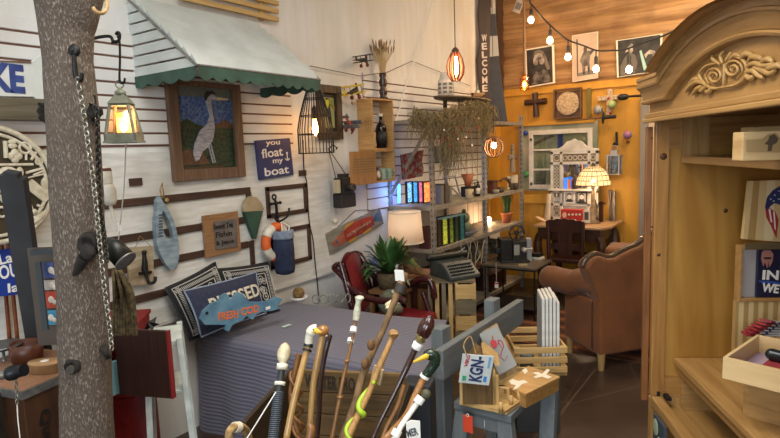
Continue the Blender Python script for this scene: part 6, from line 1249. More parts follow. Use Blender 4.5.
# rolled papers left of vanity
b = B(); b.m = Matrix.Translation(onZ(548, 221.5, ZD)); b.tube([(0, 0, 0), (.01, 0, .3)], .025, 12); b.tube([(-.03, .02, 0), (-.01, .03, .22)], .02, 12); solo('rolled_papers', 'white rolled papers standing at the left end of the desk', 'paper roll', b, flat('#c8b498'))
b = B(); b.m = Matrix.Translation(onZ(541, 221.5, ZD)); b.sph((0, 0, .025), (.07, .03, .018), r3=rot('Y', .4)); solo('pale_shell', 'pale curved shell at the left corner of the desk top', 'shell', b, flat('#d0a880'))
# bead lamp
c = onZ(593, 224, ZD); c = V((onY(593, 200, 6.0).x, 6.0, ZD)); T = Thing('shell_mosaic_lamp', 'lit table lamp with a domed mosaic shell shade on the desk', 'lamp', c)
zt_ = onY(592, 166, 6.0).z-ZD; zb_ = onY(593, 185, 6.0).z-ZD; rb = (onY(611, 185, 6.0).x-onY(577, 185, 6.0).x)/2
def shp(t): return rb*(.24+.76*math.sin(t*PI/2*.95)**.9), zt_+(zb_-zt_)*(1-math.cos(t*PI/2))**.8
b = B(); n1, n2 = 18, 5; cells = []
for j in range(n2):
    for i in range(n1):
        r0, z0_ = shp(j/n2+.02); r1, z1_ = shp((j+1)/n2-.015); a0_ = 2*PI*(i+.06+.5*(j % 2))/n1; a1_ = 2*PI*(i+.94+.5*(j % 2))/n1; b.add([(r0*math.cos(a0_), r0*math.sin(a0_), z0_), (r0*math.cos(a1_), r0*math.sin(a1_), z0_), (r1*math.cos(a1_), r1*math.sin(a1_), z1_), (r1*math.cos(a0_), r1*math.sin(a0_), z1_)], [(0, 3, 2, 1)], True)
m_ = shm.copy(); m_.name = 'shell_glass'; 
for n_ in m_.node_tree.nodes:
    if n_.type == 'BSDF_DIFFUSE': n_.inputs[0].default_value = lin('#c8b89c')
    if n_.type == 'BSDF_TRANSLUCENT': n_.inputs[0].default_value = lin('#e8d8b8')
T.part('shade_tiles', b, m_)
b = B()
for j in range(n2+1): r0, z0_ = shp(min(1, j/n2)); b.ring((0, 0, z0_), r0, .0035, rot('X', PI/2), 36, 4)
for i in range(n1): b.tube([(shp(t)[0]*math.cos(2*PI*i/n1), shp(t)[0]*math.sin(2*PI*i/n1), shp(t)[1]) for t in (0.02, .25, .5, .75, 1)], .003, 4)
b.sph((0, 0, zt_+.015), .02); T.part('leading', b, flat('#4a3c2c'))
b = B(); b.lathe([(.07, 0), (.08, .01), (.03, .04), (.045, .12), (.02, .2), (.015, zb_+.02), (.012, zt_)], n=18); T.part('base', b, mt('lamp_base', '#a89070', '#7c6248', 20)); b = B(); b.sph((0, 0, zb_+.03), (.025, .025, .035)); T.part('bulb', b, emi('bulb_desk', '#ffd8a8', 40)); light('desk_lamp_glow', 'POINT', c+V((0, 0, zb_-.03)), 11, (1, .7, .42), .03)
# dark wooden cross figure & tall poles
b = B(); p = onZ(601, 222, ZD); b.m = Matrix.Translation(p); b.box(-.02, .02, -.01, .01, 0, .22); b.box(-.03, .05, -.01, .01, .19, .205); solo('small_dark_post', 'small dark wooden post ornament right of the bead lamp', 'ornament', b, darkw['z'])
for k, (x0_, x1_, y1_, cc) in enumerate(((607.5, 611, 190, '#4a3020'), (611, 615, 191, '#7a6c5c'))):
    b = B(); p = onY(x0_, y1_, BY-.06); q = onY(x1_+1.5, 245, BY-.35); b.beam((q.x, q.y, 0.02), (p.x+.03, BY-.06, p.z), .03, .03, (0, 1, 0)); solo('wooden_pole', ['dark brown pole leaning on the mustard wall right of the desk', 'greyish pole leaning on the mustard wall, the right one of the pair'][k], 'pole', b, wood('pole%d' % k, cc, '#3a2a1c', 'z'))
# ---------------------------------------------------------------- decorations on the mustard wall
T = wallB('log_cross', 'dark brown wooden cross with rounded arms on the mustard wall', 'cross', 537, 104, .03)
dkc = wood('dark_log', '#3e2416', '#28150c', 'z')
v0 = T.hit(535.5, 93); v1 = T.hit(537, 117); h0 = T.hit(526, 103); h1 = T.hit(547, 101)
b = B(); b.tube([(v0[0], -.02, v0[1]), ((v0[0]+v1[0])/2, -.02, (v0[1]+v1[1])/2), (v1[0], -.02, v1[1])], [.034, .03, .034], 10); T.part('upright', b, dkc); b = B(); b.tube([(h0[0], -.03, h0[1]), ((h0[0]+h1[0])/2, -.025, (h0[1]+h1[1])/2), (h1[0], -.03, h1[1])], [.034, .03, .036], 10); T.part('crossbar', b, dkc)
T = wallB('framed_round_plaque', 'square dark box frame holding a cream carved round plaque', 'picture', 569, 103, .01)
c_ = quad(T, [(555, 90), (585, 87), (584, 118), (555, 119)]); x0, x1 = c_[0][0], (c_[1][0]+c_[2][0])/2-.02; z0, z1 = (c_[2][1]+c_[3][1])/2, (c_[0][1]+c_[1][1])/2
b = B(); openbox(b, x0, x1, z0, z1, .06, .015); T.part('box_frame', b, wood('box_frame_wood', '#6a4a30', '#4c3220', 'x'))
b = B(); cx, cz = (x0+x1)/2, (z0+z1)/2; Rr = (x1-x0)*.42; b.lathe([(Rr, .0), (Rr, .02), (Rr*.94, .026), (0, .024)], (cx, -.012, cz), 40, rot('X', PI/2)); T.part('disc', b, mt('carved_cream', '#c8b090', '#9c8466', 45, rough=.8, bump=.8))
b = B()
for r_ in (.85, .6, .35): b.ring((cx, -.036, cz), Rr*r_, .005, n=36, k=4)
for k in range(16): a = k*PI/8; b.sph((cx+Rr*.72*math.cos(a), -.036, cz+Rr*.72*math.sin(a)), .012, 8)
T.part('carved_rings', b, flat('#bca482'))
b = B(); p = onY(587, 88, BY-.02); q = onY(591, 117, BY-.02); b.box(p.x, q.x, BY-.03, BY, q.z, p.z); solo('olive_strip', 'olive-green vertical strip on the wall beside the round plaque frame', 'board', b, flat('#6c5c1c'))
T = wallB('spotted_cross', 'pale speckled mosaic cross with a red centre on the mustard wall', 'cross', 609, 103, .02)
v0 = T.hit(610.5, 89); v1 = T.hit(609, 115); h0 = T.hit(598, 99); h1 = T.hit(621, 97); b = B(); sp = mt('speckled_cream', '#cdb89c', '#8c7458', 60, rough=.7, bump=.5); b.beam((v0[0], -.01, v0[1]), (v1[0], -.01, v1[1]), .055, .02, (0, 1, 0)); b.beam((h0[0], -.011, h0[1]), (h1[0], -.011, h1[1]), .05, .02, (0, 1, 0)); T.part('cross_body', b, sp, bevel=.005); b = B(); q = T.hit(609, 98.5); b.sph((q[0], -.025, q[1]), .014); q = T.hit(611, 113); b.sph((q[0], -.025, q[1]), .014); T.part('red_stud', b, flat('#9a3020'))
for k, (px, py, r_, m_, lb) in enumerate(((598, 110, 4.4, mt('striped_ball', '#3c4a5c', '#b8b8b0', 22, (1, 0, 0), .4, tex='wave', bump=0, dist=0, lo=.45, hi=.55), 'round ornament with dark and white stripes on the mustard wall'), (612, 104.5, 4, flat('#9aaa70', .4), 'round pale green ornament overlapping the speckled cross'), (627.5, 135, 4, mt('rainbow_ball', '#c84a3a', '#3a7ac0', 14, (1, 0, 0), .4, tex='wave', bump=0, dist=0), 'round rainbow-striped ornament near the right end of the mustard wall'), (649, 115, 2.3, flat('#c89a2c', .4), 'small yellow ball at the armoire cornice'))):
    c_ = onY(px, py, BY-.06) if k < 3 else atD(650, 115.5, 2.42); s_ = (c_-CAM).dot(FH)/F; b = B(); b.sph(c_, r_*s_, 20); b.lathe([(r_*s_*.2, r_*s_*.9), (r_*s_*.2, r_*s_*1.15), (0, r_*s_*1.2)], c_, 10); solo('round_ornament', lb, 'ornament', b, m_)
def arrow(name, lab, x0, y0, x1, y1, r0, r1, hx, hr, hand=1):
    a_ = onY(x0, y0, BY-.1); q = onY(x1, y1, BY-.1); b = B(); b.tube([a_, q], [r0, r1], 8); h_ = onY(hx, y0+(y1-y0)*(hx-x0)/(x1-x0), BY-.1)
    return b, h_
b, h_ = arrow('', '', 556, 122, 616, 116.5, .006, .01, 603, .04); b.mat(1).sph(h_, (.014, .03, .07)); b.tube([h_, onY(616, 116.5, BY-.1)], .018, 8); solo('fencing_sword', 'long thin dark sword with a round guard mounted level above the white sash', 'sword', b, [flat('#6a5038', .4, .3), black])
b = B(); a_ = onY(623, 97, BY-.1); q = onY(648, 95, BY-.25); b.tube([a_, q], .012, 8); b.mat(1).sph(a_, (.06, .03, .035)); solo('dark_knobbed_rod', 'dark rod with an oval knob pointing toward the armoire cornice', 'rod', b, [black, black])
b = B(); b.beam(onY(616.5, 132, BY-.02), onY(617, 144, BY-.02), .022, .012, (0, 1, 0)); p = onY(615.5, 144, BY-.03); b.sph(p, (.03, .015, .02)); solo('iron_bracket', 'small black iron bracket on the mustard wall above the silver lantern', 'bracket', b, ironb)
b = B(); b.sph(onY(628, 142, BY-.01), (.02, .01, .012)); solo('rust_button', 'tiny rust-brown button under the rainbow ornament', 'button', b, flat('#7a3418'))
T = wallB('silver_wall_lantern', 'square silver metal lantern with glass hung on the mustard wall', 'lantern', 615, 168, .12)
c_ = quad(T, [(608, 156), (621, 155), (621, 172.5), (608, 173.5)]); x0, x1 = c_[0][0], c_[1][0]; z0, z1 = c_[3][1], c_[0][1]; hd = (x1-x0)/2; sil = flat('#b0b0b2', .3, .7); b = B()
for x in (x0, x1-.014):
    for y in (-hd, hd-.014): b.box(x, x+.014, y, y+.014, z0, z1)
b.box(x0-.005, x1+.005, -hd-.005, hd+.005, z0-.01, z0); b.box(x0-.005, x1+.005, -hd-.005, hd+.005, z1, z1+.014); T.part('frame', b, sil)
b = B(); b.box(x0+.03, x1-.03, -hd+.03, hd-.03, z1+.014, z1+.06); b.ring(((x0+x1)/2, 0, z1+.08), .03, .004, n=16); T.part('top_vent', b, sil)
b = B(); b.box(x0+.01, x1-.01, -hd+.002, -hd+.004, z0, z1); b.box(x0+.01, x1-.01, hd-.004, hd-.002, z0, z1); b.box(x1-.006, x1-.004, -hd+.01, hd-.01, z0, z1); T.part('glass_pane', b, glass('lantern_glass', '#dfe8f0', .05))
b = B(); b.lathe([(.025, z0), (.025, z0+.09), (0, z0+.09)], ((x0+x1)/2, 0, 0), 14); T.part('candle', b, flat('#8aa0b8'))
# ---------------------------------------------------------------- photographs on the log wall
def photo(name, label, Q, dark, draw, brd=.035):
    T = wallB(name, label, 'photo', (Q[0][0]+Q[2][0])/2, (Q[0][1]+Q[2][1])/2, .05)
    P_ = [T.hit(*q, -.01) for q in Q]; b = B(); b.prism(P_, -.01, 0); T.part('white_mount', b, cream)
    def g(u, v): # v up
        a = V(P_[3]).lerp(V(P_[2]), u); c_ = V(P_[0]).lerp(V(P_[1]), u); return tuple(a.lerp(c_, v))
    b = B(); e = brd; b.prism([g(e*2, e), g(1-e*2, e), g(1-e*2, 1-e), g(e*2, 1-e)], -.012, -.009); T.part('print', b, dark); draw(T, g)
g1, g2, g3, g4 = mt('photo_dark', '#151312', '#3c3732', 12, rough=.5, bump=0), mt('photo_light', '#5c534b', '#b0a498', 16, rough=.5, bump=0), mt('photo_mid', '#2a2622', '#7c7268', 14, rough=.5, bump=0), flat('#a3968a')
def EL(g, u, v, a, c_, n=18, r=0): return [g(u+a*math.cos(2*PI*i/n)*math.cos(r)-c_*math.sin(2*PI*i/n)*math.sin(r), v+a*math.cos(2*PI*i/n)*math.sin(r)+c_*math.sin(2*PI*i/n)*math.cos(r)) for i in range(n)]
def d1(T, g):
    b = B(); b.prism([g(.2, .06), g(.85, .06), g(.8, .3), g(.62, .42), g(.38, .4), g(.25, .25)], -.015, -.0125); T.part('figure_shirt', b, g3)
    b = B(); b.prism(EL(g, .48, .64, .19, .22), -.017, -.0125); T.part('figure_face', b, g2)
    b = B(); b.prism([g(.3, .78), g(.35, .9), g(.5, .93), g(.64, .88), g(.7, .76), g(.6, .82), g(.45, .84)], -.019, -.015); b.prism([g(.66, .82), g(.74, .7), g(.86, .4), g(.76, .36), g(.68, .55)], -.018, -.015); T.part('headscarf', b, flat('#6e6459'))
    b = B(); b.prism([g(.3, .58), g(.36, .53), g(.5, .57), g(.6, .53), g(.66, .58), g(.62, .4), g(.46, .34), g(.34, .42)], -.0195, -.017); b.prism([g(.45, .56), g(.51, .56), g(.48, .7)], -.0195, -.017); b.prism(EL(g, .42, .7, .03, .012), -.0195, -.017); b.prism(EL(g, .55, .7, .03, .012), -.0195, -.017); T.part('beard', b, g1)
photo('portrait_photograph', 'unframed black and white portrait of a bearded man leaning on the yellow ledge', [(524.5, 49.5), (554, 44.5), (555, 83), (526, 88)], g1, d1)
def d2(T, g):
    b = B(); b.prism([g(.2, .1), g(.9, .1), g(.9, .2), g(.2, .17)], -.015, -.0125); T.part('ground', b, flat('#6e6660'))
    b = B(); b.prism([g(.42, .12), g(.5, .12), g(.52, .3), g(.6, .3), g(.62, .12), g(.7, .12), g(.68, .4), g(.72, .55), g(.66, .62), g(.46, .62), g(.36, .5), g(.3, .42), g(.38, .36)], -.016, -.0125); T.part('figure_body', b, g3)
    b = B(); b.prism(EL(g, .52, .66, .07, .06), -.018, -.0125); b.prism([g(.66, .6), g(.82, .64), g(.86, .6), g(.72, .52)], -.018, -.0125); T.part('figure_head_and_arm', b, flat('#4a4440'))
    b = B(); b.prism([g(.2, .12), g(.23, .12), g(.22, .9), g(.18, .9)], -.018, -.0125); T.part('pole', b, g1)
photo('standing_figure_photograph', 'tall faded photograph of a standing man with a pole, middle of the three', [(572, 35.5), (598, 31.5), (598, 78), (572.5, 82)], mt('faded_print', '#c4ac98', '#b09884', 5), d2, .012)
def d3(T, g):
    b = B(); b.prism([g(.08, .03), g(.4, .03), g(.48, .3), g(.42, .55), g(.3, .62), g(.18, .5), g(.1, .3)], -.015, -.0125); T.part('figure_robe', b, flat('#5c564e'))
    b = B(); b.prism(EL(g, .32, .68, .06, .09), -.017, -.0125); b.prism([g(.2, .62), g(.24, .74), g(.34, .86), g(.38, .82), g(.34, .72)], -.018, -.015); b.prism([g(.62, .5), g(.74, .62), g(.86, .56), g(.88, .4), g(.82, .34), g(.8, .5), g(.7, .5), g(.66, .4)], -.016, -.0125); T.part('figure_face_and_hand', b, g2)
    b = B(); b.prism([g(.52, .62), g(.56, .64), g(.7, .1), g(.62, .08)], -.019, -.0125); T.part('pale_beam', b, flat('#9cc0b4'))
photo('dark_figure_photograph', 'wide dark photograph of a hooded man with a pale beam, right of the three', [(616, 40.5), (662.5, 33.5), (661, 71), (617, 77.5)], g1, d3, .02)
# ---------------------------------------------------------------- string lights
SY = BY-.45
T = Thing('string_lights', 'black string of lit round bulbs swagging across the log wall', 'string lights', onY(530, 14, SY)); 
K = [(527, -12), (530, 2), (533, 6), (542, 17), (550, 25), (560, 34), (569, 40.5), (583, 45.5), (597, 50.5), (611, 50.5), (625, 49.5), (645, 42), (665, 35), (690, 22)]
b = B(); b.tube(smooth([onY(x, y, SY) for x, y in K], 4), .009, 6); T.part('cable', b, cordk, world=True)
for (x, yc, yb) in ((531, 5, 20), (550, 25, 40.5), (568, 41, 57), (596, 50.5, 69), (629, 48.5, 69.5)):
    b = B(); t_ = onY(x, yc, SY); q = onY(x, yb-4.5, SY); b.tube([t_, t_.lerp(q, .4), t_.lerp(q, .45), q], [.006, .006, .018, .02], 8); T.part('socket', b, cordk, world=True)
    b = B(); c_ = onY(x, yb, SY); b.sph(c_, (.03, .03, .036)); T.part('bulb', b, emi('string_bulb', '#ffcf98', 45), world=True)
    light('string_bulb_glow', 'POINT', c_+V((0, -.05, 0)), 1.6, (1, .68, .4), .04)
c = onY(524.5, 84.5, BY-.6); T = Thing('jar_pendant', 'small lit amber glass jar pendant hanging on a tan rope', 'lamp', c-V((0, 0, .06)))
b = B(); b.lathe([(.045, -.0), (.05, .02), (.05, .13), (.03, .16)], n=18); T.part('glass_jar', b, glass('amber_jar', '#ffcf90', .1)); b = B(); b.sph((0, 0, .06), (.02, .02, .032)); T.part('bulb', b, emi('bulb_jar', '#ffa848', 55)); b = B(); b.tube([(0, 0, .14), (0, 0, 3.48-T.o.location.z)], .014, 8); T.part('rope', b, flat('#8a6440')); light('jar_glow', 'POINT', c+V((0, 0, -.08)), 3, (1, .62, .3), .03)
b = B(); p = onY(518.5, 6, BY-.5); b.m = Matrix.Translation(p) @ rot('Z', .4) @ rot('Y', .4); b.box(-.04, .04, -.012, .012, -.07, .06); b.mat(1).box(-.03, .03, -.014, -.012, -.04, .03); solo('paper_price_tag', 'grey-white printed tag hanging high beside the rope of the jar pendant', 'tag', b, [flat('#a89c8c'), flat('#6c645c')])
# ---------------------------------------------------------------- welcome board and dark tall plank
yw = 6.1
xw = -2.72
T = Thing('welcome_board', 'tall dark board with WELCOME in white letters down the corner of the room', 'sign', onX(484, 100, xw), .75)
Q = [(478, -12), (492, -12), (495, 108), (478, 108)]
b = B(); b.prism([T.hit(*q) for q in ((480, -14), (478, 15), (480, 40), (477, 60), (479, 85), (481, 106), (496, 106), (494, 60), (492, 20), (491, -14))], -.0, .025); T.part('board', b, wood('dark_live_edge', '#3c2518', '#28170e', 'z'), bevel=.004)
for k, ch in enumerate('WELCOME'):
    yk = 38+k*8.4; x_ = 481.8+.1*k; b = B(); b.text(ch, T.hit(x_, yk+3.4, -.0), T.hit(x_+5.2, yk+3.1, -.0), abs(T.hit(x_, yk+3.4)[1]-T.hit(x_, yk-3.4)[1]), -.0, .03); T.part('letter', b, flat('#d8ccc0'))
T = Thing('painted_oar_blade', 'tall charcoal tapered oar blade with white bands leaning in the corner', 'oar', onX(500, 120, xw+.12) if 0 else atD(500, 125, 6.0), .5)
b = B(); G_ = lambda pts: [T.hit(*q) for q in pts]
b.prism(G_([(491, 11), (495, 11), (499, 62), (507, 118), (508, 126), (486, 126), (488, 100), (490, 55)]), -.015, .01); T.part('blade', b, mt('charcoal_oar', '#332e2c', '#433c38', 10, rough=.5), bevel=.004)
b = B(); b.prism(G_([(489.8, 36.5), (497.4, 36), (498.8, 56), (489.8, 57)]), -.017, -.012); T.part('white_band', b, flat('#c4b8a8')); b = B(); b.prism(G_([(490.6, 8), (494.8, 8), (495.4, 14), (491, 14.5)]), -.017, -.012); T.part('white_band', b, flat('#c4b8a8'))
b = B(); p = onY(500, -10, BY-.02); q = onY(511, 118, BY-.02); b.box(onY(500, 20, BY).x-.1, onY(502.5, 40, BY).x+.02, BY-.05, BY, 2.2, 3.5); struct('trim_13', b, wood('corner_log_post', '#5a3c24', '#3e2716', 'z'))
# ---------------------------------------------------------------- wing chair
rzc = -138.7*PI/180
vel = mt('rust_velvet', '#7c481e', '#663a16', 5, rough=.7, bump=.1, sheen=.15); trimw = wood('carved_brown_trim', '#4a3420', '#33220f', 'x', rough=.35, coat=.2)
Qc = onZ(600, 372, 0); Qc = V((Qc.x, Qc.y, 0))
ex = V((-.75, -.66, 0)); ey = V((.66, -.75, 0))
# local: front is -y (towards the desk), back at +y facing us
fl = onZ(563, 343, .12); 
T = Thing('wing_armchair', 'rust velvet wing armchair with carved wood trim seen from behind', 'armchair', Qc, 0)
# world-space construction: back direction bd (to the right), front direction fd (away)
bd = V((.83, .56, 0)).normalized(); fd = V((-.56, .83, 0)).normalized()
fd = (onZ(562, 345, .13)-onZ(600, 366, .13)); fd.z = 0; dlen = fd.length; fd.normalize(); bd = V((fd.y, -fd.x, 0))
def W3(u, v, z): return Qc+bd*u+fd*v+V((0, 0, z))
WB = .74; DPc = .66; zb0 = .11
ph = (onY(600, 259, Qc.y)).z; 
def zAt(px, py): # height above the back plane at image point
    d = ray(px, py); n_ = fd; t = (Qc-CAM).dot(n_)/d.dot(n_); p = CAM+d*t; return (p-Qc).dot(bd), p.z
prof = [zAt(*q) for q in ((587, 268), (590, 262), (594, 258.5), (599, 256), (603, 257), (609, 259), (616, 258.5), (624, 254), (632, 250), (640, 247), (648, 241), (658, 233))]
u0 = prof[0][0]; 
um = prof[-1][0]
full = prof+[(2*um-u, z) for u, z in prof[::-1][1:]]
WBk = full[-1][0]
b = B(); poly = [(u, z) for u, z in full]+[(WBk-.05, .95*0+.5), (WBk-.02, zb0), (.0, zb0), (.0, .5)]
b.m = Matrix(((bd.x, fd.x, 0, Qc.x), (bd.y, fd.y, 0, Qc.y), (0, 0, 1, 0), (0, 0, 0, 1)))
b.prism(poly, 0.0, .12); T.part('back_panel', b, vel, world=True, bevel=.02)
b = B(); b.m = Matrix(((bd.x, fd.x, 0, Qc.x), (bd.y, fd.y, 0, Qc.y), (0, 0, 1, 0), (0, 0, 0, 1))); b.tube(smooth([(u, .05, z+.004) for u, z in full], 4), .024, 10); T.part('carved_trim', b, trimw, world=True)
L_ = dlen
for s_, uu in ((0, 0), (1, WBk-.1)):
    b = B(); b.m = Matrix(((bd.x, fd.x, 0, Qc.x), (bd.y, fd.y, 0, Qc.y), (0, 0, 1, 0), (0, 0, 0, 1)))
    k_ = b.m.copy(); b.m = b.m @ Matrix.Translation((uu, 0, 0)) @ rot('Z', PI/2); b.prism([(.06, zb0), (L_, zb0+.02), (L_, .5), (.06, .5)], -.1, 0); b.m = k_
    T.part('side_panel', b, vel, world=True, bevel=.02)
    b = B(); b.m = k_; cx_ = uu+.03 if s_ == 0 else uu+.07; b.tube(smooth([(cx_, .06, .62), (cx_-.01, .25, .6), (cx_-.02, L_*.75, .57), (cx_-.03, L_+.12, .55), (cx_-.03, L_+.2, .54)], 4), [.085]*4+[.09]*4+[.095]*4+[.1]*4+[.06], 16); T.part('arm_roll', b, vel, world=True)
b = B(); b.m = Matrix(((bd.x, fd.x, 0, Qc.x), (bd.y, fd.y, 0, Qc.y), (0, 0, 1, 0), (0, 0, 0, 1))); b.box(.1, WBk-.1, .12, L_+.02, .18, .44); T.part('seat', b, vel, world=True, bevel=.03)
for u, v in ((.03, .03), (WBk-.04, .03), (.03, L_-.03), (WBk-.04, L_-.03)):
    b = B(); b.tube([W3(u, v, zb0+.02), W3(u-.005, v-.01, .0)], [.03, .02], 10); T.part('leg', b, wood('pale_leg', '#a88858', '#8a6c40', 'z'), world=True)
# second rust chair glimpsed beyond
b = B(); p = onY(621, 251, 5.2); b.m = Matrix.Translation((p.x+.0, 5.2, 0)) @ rot('Z', .1); zt_ = onY(621, 247.5, 5.2).z; b.box(-.13, .25, -.05, .3, .02, zt_); solo('rust_footstool', 'low rust velvet stool beyond the wing armchair by the mustard wall', 'stool', b, vel, bevel=.03)
# ---------------------------------------------------------------- grey bench
g_ = greyw
zs = .5
s1 = onZ(452, 402, zs)   # left near seat region
XB = onZ(452, 398, zs).x
# back plane x = xb, bench runs along y
xb = -1.16
def bxp(px, py, x=xb): return onX(px, py, x)
r0 = bxp(443, 361); r1 = bxp(523.5, 315)
T = Thing('grey_bench', 'grey painted wooden bench with a slanting back rail and splayed legs beside the quilt', 'bench', V((xb+.2, (r0.y+r1.y)/2, 0)))
t0 = bxp(443, 349); t1 = bxp(523.5, 301); b0_ = bxp(444, 377); b1_ = bxp(524, 326)
zr0, zr1 = (b0_.z+b1_.z)/2, (t0.z+t1.z)/2
b = B(); b.box(xb-.04, xb, t0.y, t1.y, zr0, zr1); T.part('back_rail', b, g_['y'], world=True, bevel=.004)
for k, px in enumerate((446, 497)):
    p = bxp(px, 340, xb-.045); top = [bxp(446, 325, xb-.06).z, bxp(497, 297, xb-.06).z][k]; b = B(); b.box(xb-.1, xb-.041, p.y-.04, p.y+.04, 0, top); T.part('back_post', b, g_['z'], world=True, bevel=.004)
zseat = .47
n0 = onZ(468, 408, zseat); n1 = onZ(511, 416, zseat); f1 = onZ(556, 385, zseat)
xs1 = n1.x; y0s = n1.y; 
b = B(); b.box(xb+.0, xs1, y0s, y0s+.24, zseat-.035, zseat); T.part('near_seat', b, g_['x'], world=True, bevel=.004)
b = B(); b.box(xb+.0, xs1-.01, y0s+.01, y0s+.05, zseat-.1, zseat-.036); T.part('seat_rail', b, g_['x'], world=True, bevel=.003)
yF = onZ(545, 393, .45).y
b = B(); b.box(xb+.0, onZ(553, 383, zseat-.02).x, y0s+.24, onZ(535, 372, zseat).y-.02, zseat-.035, zseat-.004); T.part('far_seat', b, g_['y'], world=True, bevel=.004)
for (px0, py0, px1, py1, px2, py2) in ():
    pass
lt = onZ(556, 386, zseat); lb = onZ(566, 470, 0.02)
ll = [((xs1-.04, y0s+.03), (xs1+.03, y0s-.03)), ((xb+.04, y0s+.03), (xb+.0, y0s-.03)), ((lt.x-.03, lt.y), (lt.x-.0, lt.y-.16)), ((xb+.04, r1.y-.06), (xb+.0, r1.y-.0))]
for (a_, q) in ll: b = B(); b.beam((q[0], q[1], 0), (a_[0], a_[1], zseat-.03), .07, .045, (0, 1, 0)); T.part('leg', b, g_['z'], world=True, bevel=.004)
SEAT = zseat
b = B(); p = V((xs1-.12, y0s-.006, zseat-.05)); b.tube([p, p-V((0, 0, .03))], .0015, 4); p = atD(468, 424, (p-CAM).dot(FH)-.02); b.mat(1).boxc(p, (.045, .004, .075)); b.mat(2).ring(p+V((0, -.002, .04)), .006, .002, n=10); solo('red_price_tag', 'bright red-orange paper tag hanging on the front edge of the grey bench', 'tag', b, [white, flat('#d84a2c'), cream])
# ---------------------------------------------------------------- birdhouse with licence plate
bz = math.atan2(FH.y, FH.x)-PI/2-.12
pb = onZ(462, 410, SEAT+.003)
T = Thing('birdhouse', 'rustic wooden birdhouse with a licence plate roof standing on the grey bench', 'birdhouse', onZ(480, 409, SEAT+.002), bz)
fcf = [onZ(*q, SEAT+.002) for q in ((459, 405), (507, 415), (530, 398), (480, 388))]
lc_ = [T.I @ p for p in fcf]
b = B(); b.prismz([(p.x, p.y) for p in lc_], 0, .02); T.part('base_board', b, ltwood['x'], bevel=.002)
wh = wood('rough_barn_wood', '#7a5c38', '#54401f', 'z', 4, .8, .35); BW = T.hit(500, 400)[0]
xl = T.hit(462.5, 395)[0]; xr = T.hit(493, 403)[0]; zt_ = T.hit(468, 374)[1]; zt2 = T.hit(495, 372)[1]
b = B(); b.prism([(xl, .02), (xr, .02), (xr, zt2+.02), ((xl+xr)/2, zt2+.08), (xl, zt_)], .0, .14); T.part('body', b, wh, bevel=.002)
b = B(); b.box(xr, xr+.012, -.0, .14, .02, zt2+.0); b.box(xr, xr+.025, .0, .02, .02, zt2-.02); b.box(xl-.012, xl, 0, .012, .02, zt_); T.part('trim_strips', b, ltwood['z'])
b = B(); b.beam(((xl+xr)/2+.03, .09, zt2+.075), (xr+.03, .09, zt2+.02), .14, .012, (0, 0, 1)); T.part('side_roof', b, ltwood['x'])
for (px, py) in ((501, 412), (511, 405), (519, 400)): b = B(); p = T.I @ onZ(px, py, SEAT+.02); b.lathe([(.009, .015), (.009, .06), (0, .062)], (p.x, p.y, 0), 10); T.part('fence_peg', b, ltwood['z'])
b = B(); p = T.I @ onZ(501, 412, SEAT+.06); q = T.I @ onZ(511, 405, SEAT+.06); r_ = T.I @ onZ(519, 400, SEAT+.06); b.tube([(p.x, p.y, .045), (q.x, q.y, .045), (r_.x, r_.y, .045)], .003, 5); T.part('fence_wire', b, flat('#5a4630'))
b = B(); p = (xr+.012, .05, zt2-.09); b.tube([p, (p[0]+.06, p[1]-.01, p[2])], .006, 8); b.tube([(p[0]+.055, p[1]-.01, p[2]), (p[0]+.06, p[1]-.01, .02)], .008, 8); T.part('perch', b, ltwood['x'])
PL = [(462.5, 353.5), (494.5, 356), (489, 385.5), (458.5, 382.5)]
off = -.03
b = B(); c_ = [T.hit(*q, off) for q in PL]
b.prism(c_, off-.002, off+.002); o = T.part('licence_plate', b, mt('plate_white', '#d4d8d4', '#bcc2c0', 12, rough=.4, metal=.1), bevel=.003, label='white licence plate with blue characters')
gq = lambda u, v: tuple(V(c_[3]).lerp(V(c_[2]), u).lerp(V(c_[0]).lerp(V(c_[1]), u), v))
b = B(); wk = abs(c_[1][0]-c_[0][0]); b.text('KGN-', T.hit(481.5, 382, off), T.hit(485, 357, off), wk*.42, off-.002, .03); o2_ = T.part('plate_characters', b, flat('#1c2a5c'), parent=o)
b = B(); b.text('VIRG', T.hit(467.5, 367, off), T.hit(470.5, 355, off), wk*.12, off-.002, .03); T.part('state_lettering', b, flat('#a83038'), parent=o)
b = B(); b.beam(*[V((p[0], off-.003, p[1])) for p in (T.hit(488.3, 368, off), T.hit(490.3, 357, off))], .01, .002, (0, 1, 0)); T.part('faded_blue_strip', b, flat('#6a9cc4'), parent=o)
b = B()
b.prism([gq(*q) for q in ((.1, .1), (.22, .1), (.22, .26), (.1, .26))], off-.005, off-.002); T.part('green_sticker', b, flat('#2c9a6a'), parent=o)
b = B(); b.prism([gq(*q) for q in ((.78, .12), (.88, .12), (.88, .3), (.78, .3))], off-.005, off-.002); T.part('blue_sticker', b, flat('#3080c0'), parent=o)
b = B(); h0 = gq(.05, .98); b.tube(smooth([(h0[0]+.01, off-.004, h0[1]), (h0[0]-.0, .0, h0[1]+.03), (h0[0]+.03, .02, h0[1]+.06), (h0[0]+.05, off, h0[1]-.0)]), .003, 5); T.part('twine_loop', b, rope_m)
